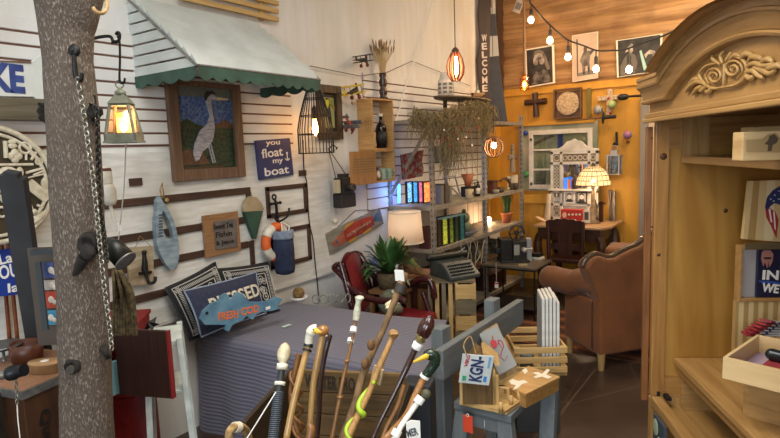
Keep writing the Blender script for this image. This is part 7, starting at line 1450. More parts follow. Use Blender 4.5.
# slanted wooden box behind with red-marked sheet
p4 = [(481, 334), (506, 326), (528, 366), (503, 374)]
DD = (onZ(500, 385, SEAT)-CAM).dot(FH)
def at4(q, dd): return atD(q[0], q[1], DD+dd)
T = Thing('slanted_feeder_box', 'pale wooden box with a tilted grey panel bearing a red apple mark behind the birdhouse', 'box', onZ(503, 388, SEAT+.002))
P_ = [at4(q, d) for q, d in zip([(471, 338), (497, 323), (518, 372), (497, 382)], (.1, .1, .02, .02))]
nrm = (P_[1]-P_[0]).cross(P_[3]-P_[0]).normalized(); nrm = nrm if nrm.dot(CAM-P_[0]) > 0 else -nrm
b = B(); b.add([p for p in P_]+[p-nrm*.02 for p in P_], [(0,1,2,3),(7,6,5,4),(0,4,5,1),(1,5,6,2),(2,6,7,3),(3,7,4,0)]); T.part('backing_board', b, ltwood['z'] if 0 else wood('light_box_board', '#b89458', '#94703a', 'z'), world=True)
S4 = [at4(q, -.01+d) for q, d in zip([(479, 334), (497, 325.5), (517, 365), (499, 375)], (.09, .09, .01, .01))]
b = B(); b.add([p+nrm*.004 for p in S4]+[p-nrm*.01 for p in S4], [(0,1,2,3),(7,6,5,4),(0,4,5,1),(1,5,6,2),(2,6,7,3),(3,7,4,0)]); T.part('grey_panel', b, flat('#8c8c88', .5), world=True)
def S(u, v): return S4[3].lerp(S4[2], u).lerp(S4[0].lerp(S4[1], u), v)+nrm*.006
b = B(); n = 16; vs = [S(.45+.16*math.cos(2*PI*i/n), .66+.1*math.sin(2*PI*i/n)) for i in range(n)]; b.add(vs+[v+nrm*.002 for v in vs], [tuple(range(n)), tuple(range(n, 2*n))]); b.tube([S(.5, .76), S(.56, .84)], .0025, 4); b.tube(smooth([S(.62, .6), S(.75, .68), S(.86, .62), S(.8, .5), S(.6, .42), S(.5, .35)]), .0022, 4); b.tube([S(.68, .7), S(.72, .5)], .002, 4); b.tube([S(.3, .5), S(.55, .22), S(.8, .28)], .0016, 4); T.part('red_apple_mark', b, flat('#b8323a'), world=True)
b = B(); b.add([p for p in (P_[3]+nrm*.03, P_[2]+nrm*.03, P_[2]-nrm*.03, P_[3]-nrm*.03)]+[V((p.x, p.y, SEAT+.003)) for p in (P_[3]+nrm*.03, P_[2]+nrm*.03, P_[2]-nrm*.03, P_[3]-nrm*.03)], [(0,1,2,3),(7,6,5,4),(0,4,5,1),(1,5,6,2),(2,6,7,3),(3,7,4,0)]); T.part('foot', b, ltwood['z'], world=True)
# painted box with white bird marks
zbx = .535
C4 = [(500, 386), (525, 365), (560, 376), (533.5, 397)] 
C4 = [(502, 384), (527, 364), (560, 376), (525, 394)]
P_ = [onZ(*q, zbx) for q in ((503, 384), (528, 365.5), (560, 376.5), (525.5, 394))]
T = Thing('stencilled_wooden_box', 'shallow honey-coloured wooden box with white stencilled birds on its lid', 'box', V((sum(p.x for p in P_)/4, sum(p.y for p in P_)/4, SEAT-.003)))
b = B(); ce = sum(P_, V())/4; b.prismz([tuple((ce+(p-ce)*.97).xy) for p in P_], SEAT-.003, zbx-.012); T.part('body', b, wood('honey_wood', '#a98048', '#8a6330', 'x'), world=True, bevel=.002)
b = B(); b.prismz([tuple(p.xy) for p in P_], zbx-.012, zbx); o = T.part('lid', b, wood('honey_lid', '#bb9258', '#9c7440', 'x', coat=.2), world=True, bevel=.002)
def LZ(px, py): p = onZ(px, py, zbx+.001); return (p.x, p.y)
b = B()
for poly in ([(509, 381), (513, 379), (518, 381), (524, 380), (528, 382.5), (522, 384), (518, 388), (513, 390), (516, 385), (511, 384)], [(532, 372.5), (538, 372), (542, 374), (547, 369), (550, 370), (546, 374.5), (552, 377), (548, 378.5), (542, 376.5), (536, 378), (533, 377), (538, 375)], [(522, 370), (526, 368), (528, 371), (525, 374)]): b.prismz([LZ(*q) for q in poly], zbx, zbx+.0015)
T.part('stencilled_birds', b, flat('#e0d8c4'), parent=o, world=True)
# ---------------------------------------------------------------- slatted crate with white boards
zc0 = .22; zc1 = .46
KP = onZ(512, 372, zc0)
A0 = atD(513, 345, 2.95)
rzc = math.atan2(FH.y, FH.x)-PI/2-.03
T = Thing('pine_slat_crate', 'open pine slatted crate holding upright white canvases behind the bench', 'crate', V((atD(513, 350, 2.95).x, atD(513, 350, 2.95).y, 0)), rzc)
x0, x1 = T.hit(513.5, 350)[0], T.hit(567, 350)[0]; zt_ = T.hit(540, 347)[1]; zb_ = T.hit(540, 376)[1]; dp = .34
def slats(b0, *a): pass
zz = [zb_+(zt_-zb_)*k/3 for k in range(4)]
hsl = (zt_-zb_)/3*.62
for k in range(3):
    z0_ = zt_-(k)*(zt_-zb_)/3-hsl
    for y in (-.012, dp): b = B(); b.box(x0, x1, y, y+.012, z0_, z0_+hsl); T.part('slat', b, ltwood['x'], bevel=.002)
    for x in (x0, x1-.012): b = B(); b.box(x, x+.012, 0, dp, z0_, z0_+hsl); T.part('end_slat', b, ltwood['y'], bevel=.002)
for x in (x0+.012, x1-.034):
    for y in (.0, dp-.022): b = B(); b.box(x, x+.022, y, y+.022, zb_, zt_-.002); T.part('corner_post', b, ltwood['z'])
b = B(); b.box(x0, x1, 0, dp, zb_, zb_+.012); T.part('bottom', b, ltwood['x'])
for k in range(5):
    px0 = 543+k*3.6; a_ = T.hit(px0, 345, .1+.0)[0]; zb2 = zb_+.013; zt2 = T.hit(px0, 296-.6*k if k < 4 else 299, .12)[1]; p = T.M @ V((a_, .16, zb2)); 
    TT = Thing('white_canvas', ['leftmost upright white canvas in the pine slat crate', 'second upright white canvas from the left in the pine slat crate', 'middle upright white canvas in the pine slat crate', 'fourth upright white canvas in the pine slat crate', 'rightmost upright white canvas in the pine slat crate'][k], 'canvas', p, rzc-.12, 'white canvases in the pine crate')
    b = B(); h_ = zt2-zb2; b.box(-.003, .011, -.11, .12, 0, h_); TT.part('canvas', b, mt('white_canvas_cloth', '#dcdad2', '#c8c6be', 20, rough=.8)); b = B(); b.box(-.005, -.0031, -.11, .12, 0.01, h_-.01); TT.part('grey_edge', b, flat('#9aa0a4'))
b = B(); b.m = T.M; b.box(x0+.02, x1-.02, .0, dp, 0, .0) if 0 else None
b.box(x0+.02, x1-.03, .02, dp-.02, 0, zb_-.001); solo('grey_low_box', 'dark grey low box carrying the pine slat crate', 'box', b, flat('#3c3c3e'), rz=0, bevel=.004)
b = B(); p = onZ(529, 404, .0); p = V((p.x-.1, p.y+.05, 0)); b.m = Matrix.Translation(p); 
b.lathe([(.06, 0), (.075, .02), (.07, .16), (.075, .18), (.06, .18), (.05, .03), (0, .03)], n=26); solo('grey_bucket', 'dark grey ridged pot standing on the floor under the bench', 'pot', b, flat('#34383c', .6))
# ---------------------------------------------------------------- old crate and the canes
w = V
fl_ = atD(292, 366, 2.1); fr_ = atD(405, 378, 2.02); nl_ = atD(222, 440, 1.62); nl_ = V((nl_.x, nl_.y, 0)); zt_ = fl_.z
zt_ = (fl_.z+fr_.z)/2; fl2 = V((fl_.x, fl_.y, 0)); fr2 = V((fr_.x, fr_.y, 0)); dx_ = (fr2-fl2); Wd = dx_.length; dx_.normalize(); dyn = V((dx_.y, -dx_.x, 0)); 
T = Thing('stencilled_crate', 'tall old wooden crate with worn black stencilled words holding the walking sticks', 'crate', fl2, math.atan2(dx_.y, dx_.x))
ln = .42; bt = .1; 
nb = 5; hb = (zt_-.32)/nb
for k in range(nb):
    z = zt_-(k+1)*hb; b = B(); b.box(0, Wd, 0, .016, z+.003, z+hb-.001); T.part('far_board', b, oldw['x'], bevel=.002)
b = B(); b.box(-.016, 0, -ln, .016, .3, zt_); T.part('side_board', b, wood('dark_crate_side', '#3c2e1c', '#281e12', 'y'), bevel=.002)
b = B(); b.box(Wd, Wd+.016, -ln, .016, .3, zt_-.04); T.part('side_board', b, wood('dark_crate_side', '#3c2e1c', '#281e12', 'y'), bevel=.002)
b = B(); b.box(0, Wd, -ln-.016, -ln, .3, zt_-.22); T.part('near_board', b, oldw['x'], bevel=.002)
b = B(); b.box(-.016, Wd+.016, -ln-.016, .016, .28, .3); T.part('bottom', b, oldw['x'])
b = B()
b.text('WINTER PRO', T.hit(305, 387), T.hit(355, 391.5), .055, 0, .03); T.part('lettering', b, flat('#2a2014'))
b = B(); b.box(.05, Wd-.05, -ln+.02, -.02, 0, .279); b.v = [T.M @ p for p in b.v]; solo('crate_plinth', 'dark low box under the stencilled crate', 'box', b, black)
T2 = T
# rope handle
b = B(); hp = [atD(229, 440, 1.5), atD(230, 431, 1.5), atD(236, 426.5, 1.52), atD(243, 428, 1.56), atD(248, 435, 1.6), atD(250, 445, 1.62)]; b.tube(smooth(hp, 6), .012, 10); b.mat(1); b.tube([atD(234, 427.5, 1.515), atD(239, 427, 1.535)], .0155, 10); solo('rope_loop', 'thick rope loop at the near left of the walking stick crate', 'rope', b, [rope_m, cream])
b = B(); b.tube([atD(276, 392, 1.55), atD(246, 440, 1.5), atD(240, 450, 1.5)], .002, 5); solo('white_string', 'thin white string stretched from a cane down to the rope handle', 'string', b, white)
CB = T2
GR = 'walking sticks in the stencilled crate'
def floorpt(px, D): # point where a stick ends inside the crate
    p = atD(px, 438, D); return p
def stick(name, label, pts, D, radii, m, extra=None, n=10):
    # pts: photo points top->bottom, D: depths ; continues straight down to the crate bottom
    P_ = [atD(x, y, D[0]+(D[1]-D[0])*i/(len(pts)-1)) for i, (x, y) in enumerate(pts)]; d = (P_[-1]-P_[-2]).normalized(); k = (P_[-1].z-.302)/(-d.z); e = P_[-1]+d*k
    loc = T2.I @ e; loc.x = min(max(loc.x, .03), Wd-.03); loc.y = min(max(loc.y, -ln+.03), -.03); e = T2.M @ V((loc.x, loc.y, .302))
    radii = [r*.8 for r in radii]; T = Thing(name, label, 'walking stick', e, 0, GR); sm_ = smooth(P_, 6); rr = []
    for i in range(len(sm_)): t = i/(len(sm_)-1)*(len(radii)-1); j = min(int(t), len(radii)-2); rr.append(radii[j]*(1-(t-j))+radii[j+1]*(t-j))
    sm_.append(e); rr.append(radii[-1]*.9); b = B(); b.tube(sm_, rr, n); T.part('shaft', b, m, world=True)
    return T, P_, sm_
S_ = lambda px, D: px/2/F*D
honey = wood('honey_cane', '#b08a52', '#94703c', 'z', rough=.35, coat=.3); dkcane = wood('dark_cane', '#38201a', '#22110d', 'z', rough=.25, coat=.4); bamb = wood('bamboo', '#8c6236', '#6a4724', 'z', rough=.4)
def axis(P_): return (P_[0]-P_[1]).normalized()
def fig(b, prof, p, ax, n=18): b.m = Matrix.Translation(p) @ ax.to_track_quat('Z', 'Y').to_matrix().to_4x4(); b.lathe(prof, (0, 0, 0), n); b.m = Matrix(); return b
# 1 ivory-knob black wrapped cane
T, P_, sm_ = stick('ivory_knob_cane', 'black cord-wrapped cane with a cream acorn-shaped knob, leftmost of the tall sticks', [(282, 368), (279, 390), (276, 415), (273, 440)], (1.6, 1.5), [.012, .014, .014, .014], flat('#2a2c30', .4))
ax = axis(P_); b = B(); fig(b, [(.012, -.006), (.012, .0), (.01, .01), (.009, .014), (.016, .024), (.02, .034), (.021, .044), (.018, .055), (.012, .068), (.004, .075), (0, .076)], P_[0]+ax*.0, ax); T.part('knob', b, mt('ivory', '#d8ccac', '#a8997a', 30, rough=.4, bump=.4), world=True)
b = B(); fig(b, [(.016, -.05), (.016, -.04)], P_[0], ax); fig(b, [(.0165, -.004), (.0165, .012)], P_[0], ax); T.part('cream_ring', b, cream, world=True)
b = B(); 
for k in range(26): p = sm_[2].lerp(sm_[-2], k/26) if 0 else None
q0, q1 = P_[0]-ax*.07, P_[-1]; 
for k in range(24): b.ring(q0.lerp(q1, k/24), .0145, .0022, (q1-q0).to_track_quat('Y', 'Z').to_matrix().to_4x4(), 12, 4)
T.part('cord_wrapping', b, flat('#4a5058', .5), world=True)
# 2 carved openwork cane
T, P_, sm_ = stick('carved_spiral_cane', 'brown cane with a carved open spiral shaft beside the ivory-knob cane', [(299, 354), (295, 372), (291, 390), (292, 410), (296, 425), (299, 440)], (1.75, 1.7), [.013, .012, .01, .01, .012, .012], wood('carved_brown', '#8a5c30', '#5c3a1c', 'z', rough=.4))
b = B(); N_ = 60; a_ = P_[0]; q = P_[-1]; 
for ph in (0, PI): b.tube([P_[1].lerp(P_[-1], k/N_)+V((math.cos(k/N_*4*PI+ph)*.016, math.sin(k/N_*4*PI+ph)*.016, 0)) for k in range(N_)], .0055, 6)
T.part('spiral_carving', b, MATS['carved_brown_z'], world=True)
# 3 duck head, white
T, P_, sm_ = stick('white_duck_head_cane', 'honey wood cane with a white duck head handle and yellow bill', [(308.5, 345), (301, 372), (293, 405), (286.5, 438)], (1.55, 1.45), [.011, .012, .012, .012], honey)
ax = axis(P_); b = B(); hd = [P_[0], atD(309, 339, 1.55), atD(310.5, 333, 1.55), atD(313.5, 329.5, 1.55), atD(316, 329.5, 1.55)]; b.tube(smooth(hd, 5), [.012]*5+[.012]*5+[.015]*5+[.0145]*5+[.012], 12); b.sph(atD(313, 330.5, 1.55), (.015, .015, .015)); T.part('duck_head', b, flat('#d4d0be', .35), world=True)
b = B(); b.tube([atD(315, 330.5, 1.54), atD(319, 332, 1.53), atD(321.5, 332.5, 1.53)], [.009, .006, .003], 8); T.part('bill', b, flat('#d8a42c', .4), world=True)
b = B(); b.sph(atD(313.5, 329.5, 1.535), .0025, 8); T.part('eye', b, black, world=True); b = B(); b.tube([P_[0]+ax*.004, P_[0]-ax*.006], .0135, 14); b.tube([P_[0]-ax*.012, P_[0]-ax*.018], .0135, 14); T.part('collar', b, black, world=True)
# 4 round knob pale cane
T, P_, sm_ = stick('round_knob_cane', 'pale wood cane with a round tan ball knob next to the white duck head', [(322.5, 335), (318.5, 355), (314, 380), (311, 410), (309.5, 438)], (1.62, 1.55), [.011, .012, .012, .011, .011], honey)
b = B(); b.sph(atD(323, 330.5, 1.62), (.0185, .0185, .0165)); T.part('knob', b, wood('tan_knob', '#a8743c', '#8c5c2c', 'x', rough=.3, coat=.4), world=True)
# 5 dark reddish
T, P_, sm_ = stick('dark_knotted_cane', 'dark reddish-brown polished cane behind the round-knob cane', [(330, 335), (327, 345), (323, 365), (320, 390), (319, 415), (317, 438)], (1.72, 1.66), [.012, .012, .01, .011, .01, .01], dkcane)
b = B(); b.tube([atD(326, 338, 1.72), atD(331, 336, 1.72)], [.014, .009], 10); T.part('crook', b, dkcane, world=True)
T, P_, sm_ = stick('short_twisted_cane', 'short brown cane with a coiled snake-like foot between the pale canes', [(309, 424), (311, 430), (309, 440)], (1.5, 1.48), [.012, .016, .014], wood('carved_brown', '#8a5c30', '#5c3a1c', 'z', rough=.4))
# 6 bamboo with white beaded handle
T, P_, sm_ = stick('bamboo_cane', 'thin bamboo cane with white netted handle rings at the top', [(355.5, 321), (351, 345), (347, 362), (342, 385), (337, 412), (332, 438)], (1.75, 1.62), [.006, .0065, .007, .008, .008, .009], bamb)
b = B(); b.tube([atD(359, 297.5, 1.76), atD(358.3, 303, 1.76), atD(357, 312, 1.755), atD(356, 320, 1.75)], [.013, .009, .0125, .0115], 10); b.sph(atD(359.5, 298, 1.76), (.016, .014, .008)); T.part('white_handle', b, mt('netted_white', '#d0ceb8', '#a8a68e', 60, rough=.7, bump=.5), world=True)
for (y0, y1, x) in ((327, 332, 353.5), (339, 342.5, 350.7)): b = B(); b.tube([atD(x+.4, y0, 1.74), atD(x-.4, y1, 1.73)], .0115, 10); T.part('white_ring', b, white, world=True)
b = B(); b.lathe([(.0075, 0), (.01, .004), (.0075, .008)], atD(347, 362, 1.69), 10); b.lathe([(.0085, 0), (.011, .004), (.0085, .008)], atD(340, 398, 1.66), 10); T.part('node', b, bamb, world=True)
# 7 branch staff
T, P_, sm_ = stick('branch_staff', 'thick knobbly natural branch staff, tallest in the crate', [(405, 273), (398, 291), (392.5, 306), (383, 330), (371, 355), (362, 378), (356, 400), (349, 420), (342, 440)], (1.85, 1.65), [.018, .017, .013, .013, .015, .016, .014, .015, .016], wood('branch_bark', '#8a6a44', '#54402a', 'z', rough=.75, bump=.5))
b = B(); b.tube([atD(392, 304, 1.82), atD(390, 310, 1.81)], .017, 10); b.tube([atD(386, 305, 1.82), atD(391, 304, 1.81), atD(395, 299, 1.81)], [.006, .012, .006], 8); T.part('bleached_knot', b, flat('#c8bc98', .8), world=True)
b = B(); b.tube([atD(402, 285, 1.83), atD(399, 293, 1.82)], .02, 10); T.part('dark_wrapping', b, flat('#2c2620', .7), world=True)
for (x, y) in ((371, 345), (365, 364)): b = B(); b.sph(atD(x, y, 1.72), (.012, .014, .018)); T.part('knot', b, flat('#6a4a28', .8), world=True)
b = B(); p = atD(399, 270, 1.83); b.beam(p, atD(400, 281, 1.83), .035, .003, (0, 1, 0)); T.part('paper_tag', b, white, world=True)
# 8 fist-top with green vine
T, P_, sm_ = stick('carved_fist_cane', 'light knotty cane with a carved fist top and a lime-green painted vine', [(393, 336), (387, 350), (379, 368), (371, 388), (363, 405), (355, 422), (347, 440)], (1.58, 1.45), [.01, .011, .012, .0115, .012, .013, .014], wood('light_knotty', '#b0844e', '#84602f', 'z', rough=.5))
b = B(); b.sph(atD(393.5, 334, 1.58), (.016, .013, .014)); 
for k in range(4): b.tube([atD(391+k*1.8, 331.3+k*.5, 1.57), atD(392+k*1.8, 335, 1.563)], .0048, 8)
T.part('fist', b, wood('light_knotty', '#b0844e', '#84602f', 'z', rough=.5), world=True)
b = B(); va = P_[3]+V((0, 0, .02)); ve = P_[6]; vp = []
for k in range(60): t = k/59; c_ = smooth([va, P_[4], P_[5], ve], 20); c_ = c_[min(int(t*(len(c_)-1)), len(c_)-1)]; vp.append(c_+V((math.cos(t*13)*.016*(.6+.5*t), math.sin(t*13)*.016, 0)))
b.tube(vp, [.0025+.0055*math.sin(PI*min(1, .15+k/59*.8)) for k in range(60)], 8); T.part('green_vine', b, flat('#9ab828', .4), world=True)
b = B(); p = atD(377.5, 375, 1.54); b.boxc(p, (.034, .006, .05), rot('Y', .3)); b.tube([p+V((0, 0, .02)), atD(379, 362, 1.54)], .0012, 4); T.part('kraft_tag', b, flat('#a8906a'), world=True)
# 9 dark egg-knob
T, P_, sm_ = stick('egg_knob_cane', 'dark twisted mahogany cane with a large ribbed egg-shaped knob', [(415, 350), (407, 367), (395, 392), (381, 420), (373, 438)], (1.5, 1.42), [.0105, .011, .0085, .0075, .0075], dkcane)
ax = (atD(426, 325, 1.5)-P_[0]).normalized(); b = B(); c_ = atD(426.3, 327, 1.5); b.m = Matrix.Translation(c_) @ ax.to_track_quat('Z', 'Y').to_matrix().to_4x4(); N1 = 24; prf = [(.008, -.034), (.017, -.024), (.0205, -.008), (.0195, .008), (.013, .024), (0, .034)]
b.lathe(prf, (0, 0, 0), N1); b.m = Matrix(); 
for i, v in enumerate(b.v): rel = v-c_; b.v[i] = c_+rel*(1+.06*math.cos((i % N1)*PI/1.5))
T.part('knob', b, mt('deep_mahogany', '#3a1714', '#28100e', 10, rough=.2, coat=.5), world=True)
b = B(); fig(b, [(.012, 0), (.016, .004), (.012, .01), (.015, .014), (.011, .02)], atD(419.5, 341, 1.5), ax); T.part('brass_collar', b, flat('#8a7a4c', .3, .6), world=True)
b = B(); fig(b, [(.013, 0), (.0145, .003), (.0145, .017), (.013, .02)], atD(416, 349, 1.5), ax); T.part('white_collar', b, white, world=True)
# 10 mallard
T, P_, sm_ = stick('mallard_head_cane', 'tan wood cane with a dark green mallard head and long yellow bill', [(424.5, 377), (419, 388), (414.5, 398), (407, 415), (394, 430), (384, 440)], (1.42, 1.35), [.0115, .012, .0125, .0125, .012, .012], wood('tan_cane', '#9c6c3c', '#7c522a', 'z', rough=.3, coat=.4))
b = B(); b.tube(smooth([atD(425, 376, 1.42), atD(430, 370, 1.42), atD(434.5, 363, 1.42), atD(434.5, 356, 1.42), atD(430, 354, 1.42), atD(425.5, 356.5, 1.42)], 5), [.012]*5+[.0135]*5+[.015]*5+[.015]*5+[.0135]*5+[.009], 12); T.part('mallard_head', b, flat('#1c2c20', .2), world=True)
b = B(); b.tube([atD(427, 356, 1.41), atD(420, 359, 1.4), atD(413.5, 362, 1.4)], [.008, .006, .003], 8); T.part('bill', b, flat('#c8a01c', .4), world=True); b = B(); b.tube([atD(425.5, 375, 1.42), atD(424, 377.5, 1.42)], .0135, 12); T.part('white_ring', b, white, world=True); b = B(); b.sph(atD(428.5, 355.2, 1.405), .0025, 8); T.part('eye', b, flat('#c8a01c'), world=True)
# 11 white pipe cane
T, P_, sm_ = stick('white_plastic_cane', 'white-handled cane with a dark round end cap and price tag, rightmost', [(419.5, 400), (411, 412), (402, 425), (396, 436)], (1.38, 1.33), [.009, .0085, .009, .009], flat('#d8d6cc', .4))
b = B(); b.sph(atD(426, 394, 1.38), (.014, .012, .013)); T.part('end_cap', b, flat('#4c4834', .6), world=True); b = B(); b.tube([atD(421.5, 397, 1.38), atD(417.5, 403, 1.375)], .0125, 12); b.tube([atD(398, 430, 1.34), atD(395, 436, 1.335)], .0125, 12); T.part('collar', b, white, world=True)
T = Thing('hanging_price_tag', 'white paper tag with handwritten letters hanging beside the rightmost cane', 'tag', atD(413, 438, 1.34), math.atan2(FH.y, FH.x)-PI/2); b = B(); b.prism([T.hit(*q) for q in ((406, 423), (411, 420), (420, 421), (421, 446), (407, 447))], -.001, .001); T.part('paper', b, white); b = B(); b.text('MER', T.hit(408, 437), T.hit(418.5, 434), .02, -.001, .02); T.part('lettering', b, flat('#4a4a4e'))
T, P_, sm_ = stick('slim_brown_cane', 'slim plain brown cane mostly hidden behind the mahogany cane', [(404, 385), (398, 405), (388, 425), (382, 440)], (1.8, 1.7), [.009, .01, .01, .01], bamb)
# boot-like dark case
b = B(); b.m = Matrix.Translation(atD(428, 400, 2.3)) @ rot('Z', .2); 
b = B(); p = atD(421, 380, 2.2); b.m = Matrix.Translation((p.x, p.y, 0)) @ rot('Z', .3); b.box(-.07, .05, -.05, .05, 0, p.z); solo('dark_tall_case', 'dark upright case standing right of the stencilled crate', 'case', b, flat('#22262c'), bevel=.01)
# ---------------------------------------------------------------- armoire
P0 = atD(656, 148, 2.3); rza = math.atan2(-.889, .458)
T = Thing('pine_armoire', 'large open pine armoire with an arched carved cornice filling the right side', 'armoire', V((P0.x, P0.y, 0)), rza)
px_, py_, pz_ = pine['x'], pine['y'], pine['z']
WA, DA = 1.36, .62
zbt = T.hit(657, 404)[1]; ztp = T.hit(657, 119)[1]
# far side: stile, rail, panel (inner face towards the camera: +x)
b = B(); b.box(-.03, .0, 0, .055, zbt, ztp); T.part('front_stile', b, dpine['z'], bevel=.003)
b = B(); b.box(-.03, -.006, .055, DA, zbt, zbt+.09); T.part('side_rail', b, dpine['y'], bevel=.002)
b = B(); b.box(-.03, -.006, .055, DA, ztp-.12, ztp); T.part('side_rail', b, dpine['y'], bevel=.002)
b = B(); b.box(-.026, -.012, .055, DA, zbt+.05, ztp-.05); T.part('side_panel', b, mt('amber_pine_panel', '#b08440', '#926628', 1.6, (1, 5, .6), .42, bump=.04, dist=1, dirt=('#8a5f2a', 1.4, .4)))
b = B(); b.lathe([(.014, 0), (.009, .002), (0, .0025)], (0.0, .03, T.hit(663, 157)[1]), 14, rot('Y', PI/2)); b.lathe([(.009, 0), (0, .0015)], (-.012, .28, T.hit(727, 237)[1]), 12, rot('Y', PI/2)); b.lathe([(.007, 0), (0, .0015)], (0.0, .02, T.hit(661, 259)[1]), 12, rot('Y', PI/2)); T.part('knots_in_wood', b, flat('#4a2a14'))
b = B(); b.box(-.03, WA, DA, DA+.02, zbt-.3, ztp+.1); T.part('back_panel', b, dpine['z'])
b = B(); b.box(WA-.03, WA, 0, DA, zbt, ztp); T.part('near_side', b, dpine['z'])
b = B(); b.box(-.03, WA, .0, DA, ztp-.0, ztp+.02); T.part('ceiling_board', b, dpine['x'])
# door edge strip
b = B(); xa = T.hit(646, 200)[0]; 
o = Vector = V
dst = T.I @ atD(646.5, 160, 2.33); den = T.I @ atD(655, 160, 2.33); b.box(min(dst.x, -.05)-.0, -.031, min(dst.y, den.y)-.0, -.002, T.hit(650, 403)[1], T.hit(650, 127)[1]); T.part('open_door', b, wood('reddish_door_edge', '#8a5a30', '#6c421e', 'z'), bevel=.003)
b = B()
for py in (138, 227): p = T.I @ atD(652, py, 2.29); b.sph((p.x, p.y-.0, p.z), (.004, .004, .004), 8)
T.part('screw_head', b, ironb)
# top shelf
zs0 = T.hit(682, 163, .1)[1]; zs1 = T.hit(682, 156, .1)[1]
b = B(); b.box(-.006, WA-.03, .1, DA, zs0, zs1); T.part('shelf', b, px_, bevel=.003)
b = B(); b.box(-.006, .012, .1, .2, zs1, ztp); T.part('inner_upright', b, pine['z'])
# cornice: arch board with mouldings
def hz_(px, py, off): return T.hit(px, py, off)
cfY = -.015
c0 = T.hit(655, 121, cfY); zc0 = ztp-.0
xL = -.06; xR = WA+.06; xc = (xL+xR)/2
spr = T.hit(640, 84, cfY-.05)[1]; pkz = T.hit(737, -1, cfY)[1]
def archz(x, r_in=0): 
    t = (x-xc)/((xR-xL)/2); t = max(-1, min(1, t)); return t
def arcpts(shoulder, zsh, zpk, n=28):
    hw = (xR-xL)/2-shoulder; h_ = zpk-zsh; Rr = (hw*hw+h_*h_)/(2*h_); cz = zpk-Rr; a = math.asin(hw/Rr)
    return [(xc+Rr*math.sin(-a+2*a*i/n), cz+Rr*math.cos(-a+2*a*i/n)) for i in range(n+1)]

ac_, ar_ = (.69, .755), 1.213
S0 = T.hit(640, 79, cfY-.04)[1]; dx_ = math.sqrt(ar_*ar_-(S0+.008-ac_[1])**2); am = math.asin(dx_/ar_); xc = ac_[0]
arcP = [(xc+ar_*math.sin(-am+2*am*i/26), ac_[1]+ar_*math.cos(-am+2*am*i/26)) for i in range(27)]
path = [(xL-.0, S0), (arcP[0][0]-.012, S0)]+arcP+[(arcP[-1][0]+.012, S0), (xR, S0)]
b = B(); b.prism([(xL+.03, zc0), (xL+.03, S0-.01)]+[(xc+(x-xc)*.97, z-.02) for x, z in arcP]+[(xR-.03, S0-.01), (xR-.03, zc0)], cfY, cfY+.03); T.part('arched_front_board', b, px_)
def mould(nm, prof, pth=path): b = B(); b.sweep(pth, prof); T.part(nm, b, px_)
mould('top_moulding', [(0, cfY-.05), (.012, cfY-.05), (.016, cfY-.044), (.034, cfY-.044), (.036, cfY-.05), (.044, cfY-.046), (.046, cfY), (0, cfY)])
mould('cove_moulding', [(.046, cfY), (.045, cfY-.04), (.06, cfY-.03), (.08, cfY-.022), (.088, cfY-.02), (.09, cfY)])
mould('inner_moulding', [(.09, cfY), (.09, cfY-.026), (.096, cfY-.03), (.103, cfY-.026), (.106, cfY)])
b = B(); b.box(xL-.0, xL+.03, cfY-.045, DA, S0-.045, S0-.001); b.box(xL+.01, xL+.03, cfY-.02, DA, S0-.1, S0-.045); T.part('side_cornice', b, px_, bevel=.004)
b = B(); b.box(xL+.02, xL+.03, cfY, DA, zc0, S0-.08); T.part('side_frieze', b, px_)
b = B(); b.box(xL+.02, xR, cfY-.018, cfY+.0, zc0+.004, zc0+.024); T.part('lower_moulding', b, px_, bevel=.004)
b = B(); b.box(xL+.02, xR, cfY-.03, cfY, zc0-.014, zc0+.003); T.part('lower_bead', b, px_, bevel=.004)
b = B(); arc = arcP
for i in range(len(arc)-1): p, q = arc[i], arc[i+1]; b.add([(p[0], cfY-.09, p[1]), (q[0], cfY-.09, q[1]), (q[0], DA, q[1]), (p[0], DA, p[1]), (p[0], cfY-.09, p[1]-.01), (q[0], cfY-.09, q[1]-.01), (q[0], DA, q[1]-.01), (p[0], DA, p[1]-.01)], [(0, 1, 2, 3), (7, 6, 5, 4)], True)
T.part('arched_top', b, px_)
# carving
cvm = mt('carved_pine_relief', '#b08c58', '#9c7844', 20, rough=.5); yv_ = cfY-.008
def cv(nm, pts, r):      # relief strokes, points read off the cornice front
    P_ = [T.hit(620+x/3.65, y/3.65, cfY) for x, y in pts]; q = smooth([V((x, yv_, z)) for x, z in P_], 5); n = len(q)
    rr = [(.25+.75*math.sin(PI*min(1, .12+.8*i/(n-1))))*r for i in range(n)]; b = B(); b.tube(q, rr, 8); T.part(nm, b, cvm)
def spir(cx, cy, r, a0, dr, n=14, t=1.9): return [(cx+(r*(1-dr*i/n))*math.cos(a0+t*2*PI*i/n), cy+(r*(1-dr*i/n))*math.sin(a0+t*2*PI*i/n)) for i in range(n+1)]
cv('volute', spir(355, 278, 34, 2.2, .85), .0045); cv('volute', spir(424, 252, 38, 1.2, .85, t=-1.9), .0045)
for p in ([(385, 318), (350, 322), (318, 305), (300, 270), (325, 240), (360, 232)], [(385, 318), (430, 310), (468, 285), (476, 245), (455, 215), (425, 205)], [(375, 235), (350, 215), (345, 200)], [(385, 230), (378, 205), (390, 185)], [(398, 225), (410, 205), (415, 190)], [(392, 232), (392, 270), (387, 318)], [(408, 222), (430, 200), (450, 205)]): cv('scroll_stem', p, .0055)
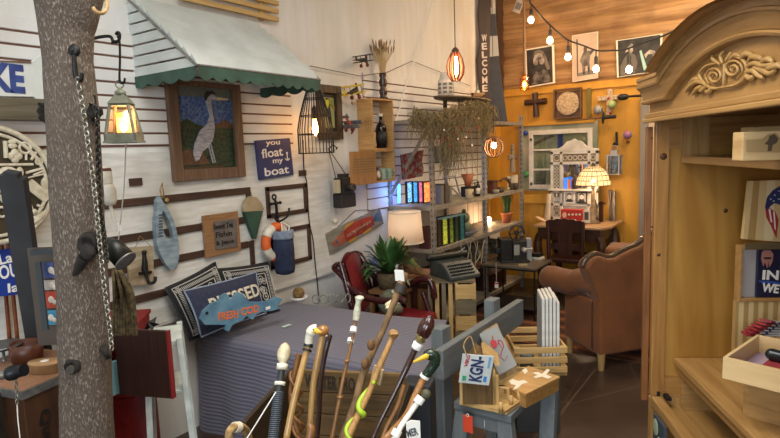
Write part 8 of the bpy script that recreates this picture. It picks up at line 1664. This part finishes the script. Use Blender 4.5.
for p in ([(318, 305), (290, 298), (262, 318), (250, 335)], [(310, 315), (292, 325), (275, 345)], [(300, 290), (280, 290), (262, 305)], [(330, 310), (312, 328), (300, 330)], [(345, 320), (335, 335), (322, 332)],
          [(470, 262), (500, 258), (520, 275), (535, 285)], [(470, 245), (505, 230), (540, 240), (575, 232)], [(478, 232), (495, 208), (525, 212), (530, 222)], [(500, 245), (530, 255), (560, 268), (580, 255)], [(455, 212), (475, 195), (500, 205)], [(525, 235), (550, 215), (570, 225)], [(470, 275), (490, 285), (500, 275)], [(545, 250), (570, 245), (590, 238), (600, 246)]): cv('acanthus_leaf', p, .0085)
# interior chest / base
uY = .12; zled = T.hit(690, 366, uY)[1]
b = B(); b.box(-.006, WA-.03, uY-.03, DA, zled-.03, zled); T.part('ledge', b, px_, bevel=.006)
b = B(); b.box(-.006, WA-.03, uY-.015, uY+.01, zled-.07, zled-.03); T.part('ledge_moulding', b, px_, bevel=.006)
b = B(); b.box(-.006, .012, uY, DA, zbt-.1, zled-.03); T.part('compartment_side', b, py_)
b = B(); b.box(-.006, WA-.03, uY-.0, DA, zbt-.08, zbt-.06); T.part('compartment_floor', b, px_)
b = B(); b.box(.0, WA, .0, .045, zbt-.045, zbt-.0); b.box(-.03, WA, .02, uY, zbt-.06, zbt-.04); T.part('front_rail', b, px_, bevel=.006)
b = B(); b.box(-.03, 0, .0, DA, 0, zbt-.01); T.part('base_side', b, pz_); b = B(); b.box(WA-.03, WA, 0, DA, 0, zbt); T.part('base_side', b, pz_)
b = B(); b.box(0.0, WA, .03, .05, .08, zbt-.05); T.part('base_door', b, dpine['x'])
b = B(); b.boxc((.02, .06, zbt+.005), (.05, .02, .012)); b.boxc((.0, .03, zbt+.01), (.012, .012, .02)); T.part('hinge', b, ironb)
b = B(); p = T.I @ atD(672, 430, 2.12); b.m = T.M; b.boxc((p.x, -.02, p.z-.03), (.12, .012, .14)); b.mat(1); b.sph((p.x-.02, -.03, p.z), (.03, .003, .035)); b.sph((p.x+.02, -.03, p.z-.05), (.02, .003, .03)); solo('patterned_card', 'dark card with pale leaf pattern tucked at the armoire base', 'card', b, [flat('#38404a'), flat('#8fa088')])
# --- display inside: planes facing the camera (perpendicular to the armoire length)
rzd = rza+PI/2
def disp(name, label, cat, px, py, D, group=None, rz=rzd): 
    p = atD(px, py, D); return Thing(name, label, cat, p, rz, group)
# blocks on top shelf
for k, (Q, D, lb) in enumerate((([(743, 132), (790, 128), (790, 154), (744, 154.5)], 1.55, 'pale wood block with a dark tree-like burl picture on the armoire top shelf'), ([(750, 127), (790, 121), (790, 132), (750, 132)], 1.75, 'second pale wood plank lying behind the tree-picture block'))):
    p = atD(770, 154.5, D); p.z = zs1+.001; TT = Thing('wood_block', lb, 'wood block', p, rzd); P_ = [TT.hit(*q) for q in Q]; b = B(); b.box(P_[0][0], P_[1][0], 0, .06, 0, P_[0][1]); TT.part('block', b, mt('pale_block', '#c8a878', '#a88654', 4, (1, 1, 5), .6), bevel=.003)
    if k == 0:
        b = B(); q = [TT.hit(*z, -.001) for z in ((770, 151), (770, 142), (772, 138), (776, 134), (766, 141), (762, 144))]; b.prism([TT.hit(*z) for z in ((746, 140), (762, 139), (768, 134), (776, 133), (780, 138), (790, 139), (790, 153), (760, 152), (746, 152))], -.0015, 0); b.mat(1).prism([TT.hit(*z) for z in ((764, 144), (768, 140), (769, 136), (774, 134), (778, 139), (776, 143), (772, 145), (771, 151), (767, 151), (768, 145))], -.003, -.0014); TT.part('burl_pattern', b, [flat('#9a7c50'), flat('#4a3a24')])
# striped board with helmet flag
strip = [flat('#cbb07c', .5), flat('#a8844e', .5), flat('#dcc69a', .5), flat('#96743e', .5)]
D1 = 2.1; TT = Thing('helmet_flag_board', 'light striped wooden board with a helmet silhouette in stars and stripes', 'sign', atD(765, 243, D1)-V((0, 0, 0)), rzd)
TT.o.location = atD(765, 243, D1); Q = [(749.5, 181), (792, 181), (792, 243), (743, 239)]
P_ = [TT.hit(*q) for q in Q]; b = B(); n = 5
cuts = [0, .1, .25, .42, .62, 1.0]
for k in range(5):
    u0, u1 = cuts[k], cuts[k+1]-.004; L1 = lambda u: (P_[0][0]+(P_[1][0]-P_[0][0])*u, P_[0][1]); L0 = lambda u: (P_[3][0]+(P_[2][0]-P_[3][0])*u, P_[3][1]+(P_[2][1]-P_[3][1])*u)
    b.mat([0, 1, 0, 2, 0][k]).prism([L0(u0), L0(u1), L1(u1), L1(u0)], 0, .02)
TT.part('striped_board', b, strip)
b = B(); hp = lambda pts, b, y0, y1: b.prism([TT.hit(*q) for q in pts], y0, y1)
hp([(765, 207), (767, 197), (773, 190), (780, 186), (792, 185), (792, 212), (784, 206), (774, 203), (770, 206), (766, 212)], b, -.004, 0); b.mat(1)
for (x, y) in ((770, 199), (774, 195), (778, 191), (773, 201), (778, 199), (782, 196), (782, 203), (786, 190), (787, 201), (786, 208)): q = TT.hit(x, y); b.prism(circ(q[0], q[1], .0025, 5), -.006, -.004)
TT.part('blue_star_field', b, [flat('#252a5c'), white]); 
b = B(); hp([(765.5, 209), (769, 208), (775, 212), (778, 220), (776, 238), (771, 226), (766, 217)], b, -.004, 0); b.mat(1); hp([(768, 209), (769.5, 209), (771.5, 222), (770, 222)], b, -.006, -.003); hp([(772.5, 211), (774, 212.5), (775, 230), (773.8, 228)], b, -.006, -.003); TT.part('red_stripes', b, [flat('#a8282c'), white])
# box with IN WE sign
D2 = 2.08; TT = Thing('wooden_display_box', 'wooden display box with a grey lining standing under the striped board', 'box', V(atD(762, 300, D2)), rzd)
a_ = TT.hit(740.5, 246); q = TT.hit(744, 249); zb2 = TT.hit(742, 302)[1]; xr_ = TT.hit(800, 280)[0]; b = B(); b.box(a_[0], a_[0]+.012, 0, .04, zb2, a_[1]); b.box(a_[0]+.012, xr_, 0, .04, zb2-.0, zb2+.014); b.box(a_[0]+.012, xr_, 0, .04, a_[1]-.012, a_[1]); TT.part('frame', b, px_, bevel=.002)
b = B(); b.box(a_[0]+.012, xr_, .025, .035, zb2+.014, a_[1]-.012); TT.part('grey_lining', b, flat('#a8a09c')); b = B(); b.box(TT.hit(744, 250)[0], xr_, -.012, -.002, a_[1]-.012, a_[1]+.012); TT.part('front_strip', b, flat('#5c4c30'))
b = B(); b.box(a_[0]-.005, xr_, .005, .03, zled+.001-TT.o.location.z, zb2); TT.part('striped_lower_panel', b, [mt('panel_stripes', '#cdb482', '#a58654', 9, (1, 0, 0), .5, tex='wave', bump=0, dist=0)])
TS = Thing('blue_line_sign', 'dark navy sign with a helmet and white letters IN WE inside the display box', 'sign', TT.M @ V((TT.hit(775, 296, .01)[0], .008, zb2+.016)), rzd)
b = B(); P_ = [TS.hit(*q) for q in ((758, 249), (800, 249), (800, 302), (758, 293.5))]; b.box(P_[0][0], P_[1][0], 0, .012, 0, P_[0][1]); TS.part('board', b, flat('#181c38', .4), bevel=.002)
b = B(); b.text('IN', TS.hit(762, 279.5), TS.hit(778, 280), abs(TS.hit(762, 280)[1]-TS.hit(762, 270.5)[1]), 0, .03); b.text('WE', TS.hit(761, 291.5), TS.hit(778, 293.5), abs(TS.hit(762, 292)[1]-TS.hit(762, 283)[1]), 0, .03); TS.part('lettering', b, white)
b = B(); b.prism([TS.hit(*q) for q in ((759, 280.5), (790, 283), (790, 285), (759, 282))], -.003, 0); TS.part('blue_line', b, flat('#2850a8'))
b = B(); b.prism([TS.hit(*q) for q in ((761.5, 252), (764, 250), (770, 250), (773, 254), (772, 262), (769, 267), (768, 260), (767, 268), (765, 262), (763, 266), (761, 259))], -.003, 0); b.mat(1).prism([TS.hit(*q) for q in ((763, 257), (771, 257), (770, 259), (764, 259))], -.005, -.002); TS.part('helmet_emblem', b, [flat('#a87468'), black])
# cards / flags
for k in range(6):
    b = B(); p = atD(762+k*2.5, 334-k*2.4, 1.95-.0*k); b.m = Matrix.Translation(p) @ rot('Z', rzd+.12*k) @ rot('Y', .05*k); b.box(-.06, .06, -.02, .02, -.002, .003); b.mat(1); b.box(-.0605, -.03, -.0205, .0205, -.003, .004); b.mat(2).box(-.01, .0, -.0205, .0205, -.003, .004)
    solo('striped_card', ['lowest fanned red, white and blue card in the armoire', 'second fanned striped card from the bottom in the armoire', 'third fanned striped card from the bottom in the armoire', 'fourth fanned striped card in the armoire', 'fifth fanned striped card in the armoire', 'topmost fanned striped card in the armoire'][k], 'card', b, [flat('#c8c4c0'), flat('#902830'), flat('#28305c')], 'fanned striped cards')
# tray
D3 = 1.7
A_ = atD(724, 357, D3); zt3 = A_.z; A2 = atD(724, 378, D3).z
c0_, c1_ = onZ(723, 357, zt3), onZ(805, 376, zt3); c3_ = onZ(756, 335, zt3); 
ux = (c1_-c0_).normalized(); vy = (c3_-c0_); vl = vy.length; vy.normalize(); Wt = .3; 
TT = Thing('shallow_wooden_tray', 'pale plywood tray with a pinkish lining resting on the armoire ledge', 'tray', V((c0_.x, c0_.y, A2)), 0)
def Wp(u, v, z): return c0_+ux*u+vy*v+V((0, 0, z-c0_.z))
def slab(b, u0, u1, v0, v1, z0, z1): return b.add([Wp(u0, v0, z0), Wp(u1, v0, z0), Wp(u1, v1, z0), Wp(u0, v1, z0), Wp(u0, v0, z1), Wp(u1, v0, z1), Wp(u1, v1, z1), Wp(u0, v1, z1)], [(0,3,2,1),(4,5,6,7),(0,1,5,4),(1,2,6,5),(2,3,7,6),(3,0,4,7)], False)
ply = mt('pale_ply', '#d8bc8c', '#c4a472', 3, (1, 1, 5), .5); zb3 = A2
b = B(); slab(b, 0, Wt, 0, .01, zb3, zt3); T3 = TT; TT.part('front_wall', b, ply, world=True); b = B(); slab(b, 0, .01, .01, vl, zb3, zt3); TT.part('side_wall', b, ply, world=True); b = B(); slab(b, 0, Wt, vl, vl+.01, zb3, zt3); TT.part('back_wall', b, ply, world=True)
b = B(); slab(b, .01, Wt, .01, vl, zb3, zb3+.01); TT.part('bottom', b, flat('#a890a0'), world=True)
b = B(); slab(b, .07, Wt, .015, vl-.03, zb3+.012, zb3+.03); solo('red_cloth', 'folded dark red cloth lying in the pale tray', 'cloth', b, flat('#8c2c34', .8), bevel=.004)
b = B(); c_ = Wp(.1, vl*.62, zb3+.05); b.tube([c_-ux*.02, c_+ux*.03], [.02, .017], 14); b.tube([c_+ux*.03, c_+ux*.06], .01, 10); b.sph(c_-ux*.02, .019); b.tube([c_-V((0, 0, .0)), c_-V((0, 0, .022))], .006, 6); solo('black_flashlight', 'short black cylindrical torch lying on the red cloth', 'torch', b, flat('#1e2426', .25))
# support column for tray
b = B(); b.m = T.M; pp0 = T.I @ Wp(0.02, vl*.3, zb3); 
b = B(); q0 = Wp(.03, vl*.5, 0); slab(b, .02, Wt, vl*.45, vl, zled+.0005, zb3-.001) ; 
xs = [(T.I @ v) for v in b.v]; solo('tray_riser', 'plain pine block under the pale tray', 'block', b, px_) 
# ---------------------------------------------------------------- lights
def area(name, loc, e, col, sx, sy, target): return light(name, 'AREA', loc, e, col, sx, target, None, sy)
area('ceiling_light', (-.6, .6, 3.45), 74, (.97, 1, 1), 1.6, 1.6, (-.6, .6, 0))
area('ceiling_light', (-.4, 3.4, 3.45), 13, (1, .87, .72), 1.2, 1.2, (-1.6, 3.4, 0))
area('ceiling_light', (-.5, 5.4, 3.3), 56, (1, .76, .48), 1.2, .8, (-1.3, 6.0, 0))  # added warm wash that brightens the mustard wall, not a known fixture
area('daylight_window', (.4, -2.4, 1.9), 125, (.8, .9, 1), 2.4, 1.6, (-2.4, 1.6, 1.4))
area('ceiling_light', (1.6, .4, 3.3), 22, (1, .86, .66), 1.0, 1.0, (.3, 1.6, .8))
area('ceiling_light', (-1.3, 1.5, 3.0), 26, (1, .86, .62), .5, .5, (.2, 1.6, .8))  # added fill below the ceiling, aimed to brighten the armoire interior
b = B(); b.box(-1.3, .5, 3.7, 4.75, .001, .012)
for k in range(9): b.mat(1+k % 2).box(-1.3, .5, 3.75+k*.11, 3.81+k*.11, .0121, .0135)
b.v = [V((p.x-1.1, p.y+.5, p.z)) for p in b.v]; solo('striped_rug', 'low rust and brown striped rug on the floor under the iron table', 'rug', b, [mt('rug_brown', '#5a3420', '#472616', 30, rough=.95), flat('#7a4a2c', .95), flat('#3a2014', .95)])
w = bpy.data.worlds.new('world'); sc.world = w; w.use_nodes = True; w.node_tree.nodes['Background'].inputs[0].default_value = (.9, .85, .8, 1); w.node_tree.nodes['Background'].inputs[1].default_value = .012
sc.view_settings.view_transform = 'Standard'; sc.view_settings.look = 'None'; sc.view_settings.exposure = 0; sc.view_settings.gamma = 1
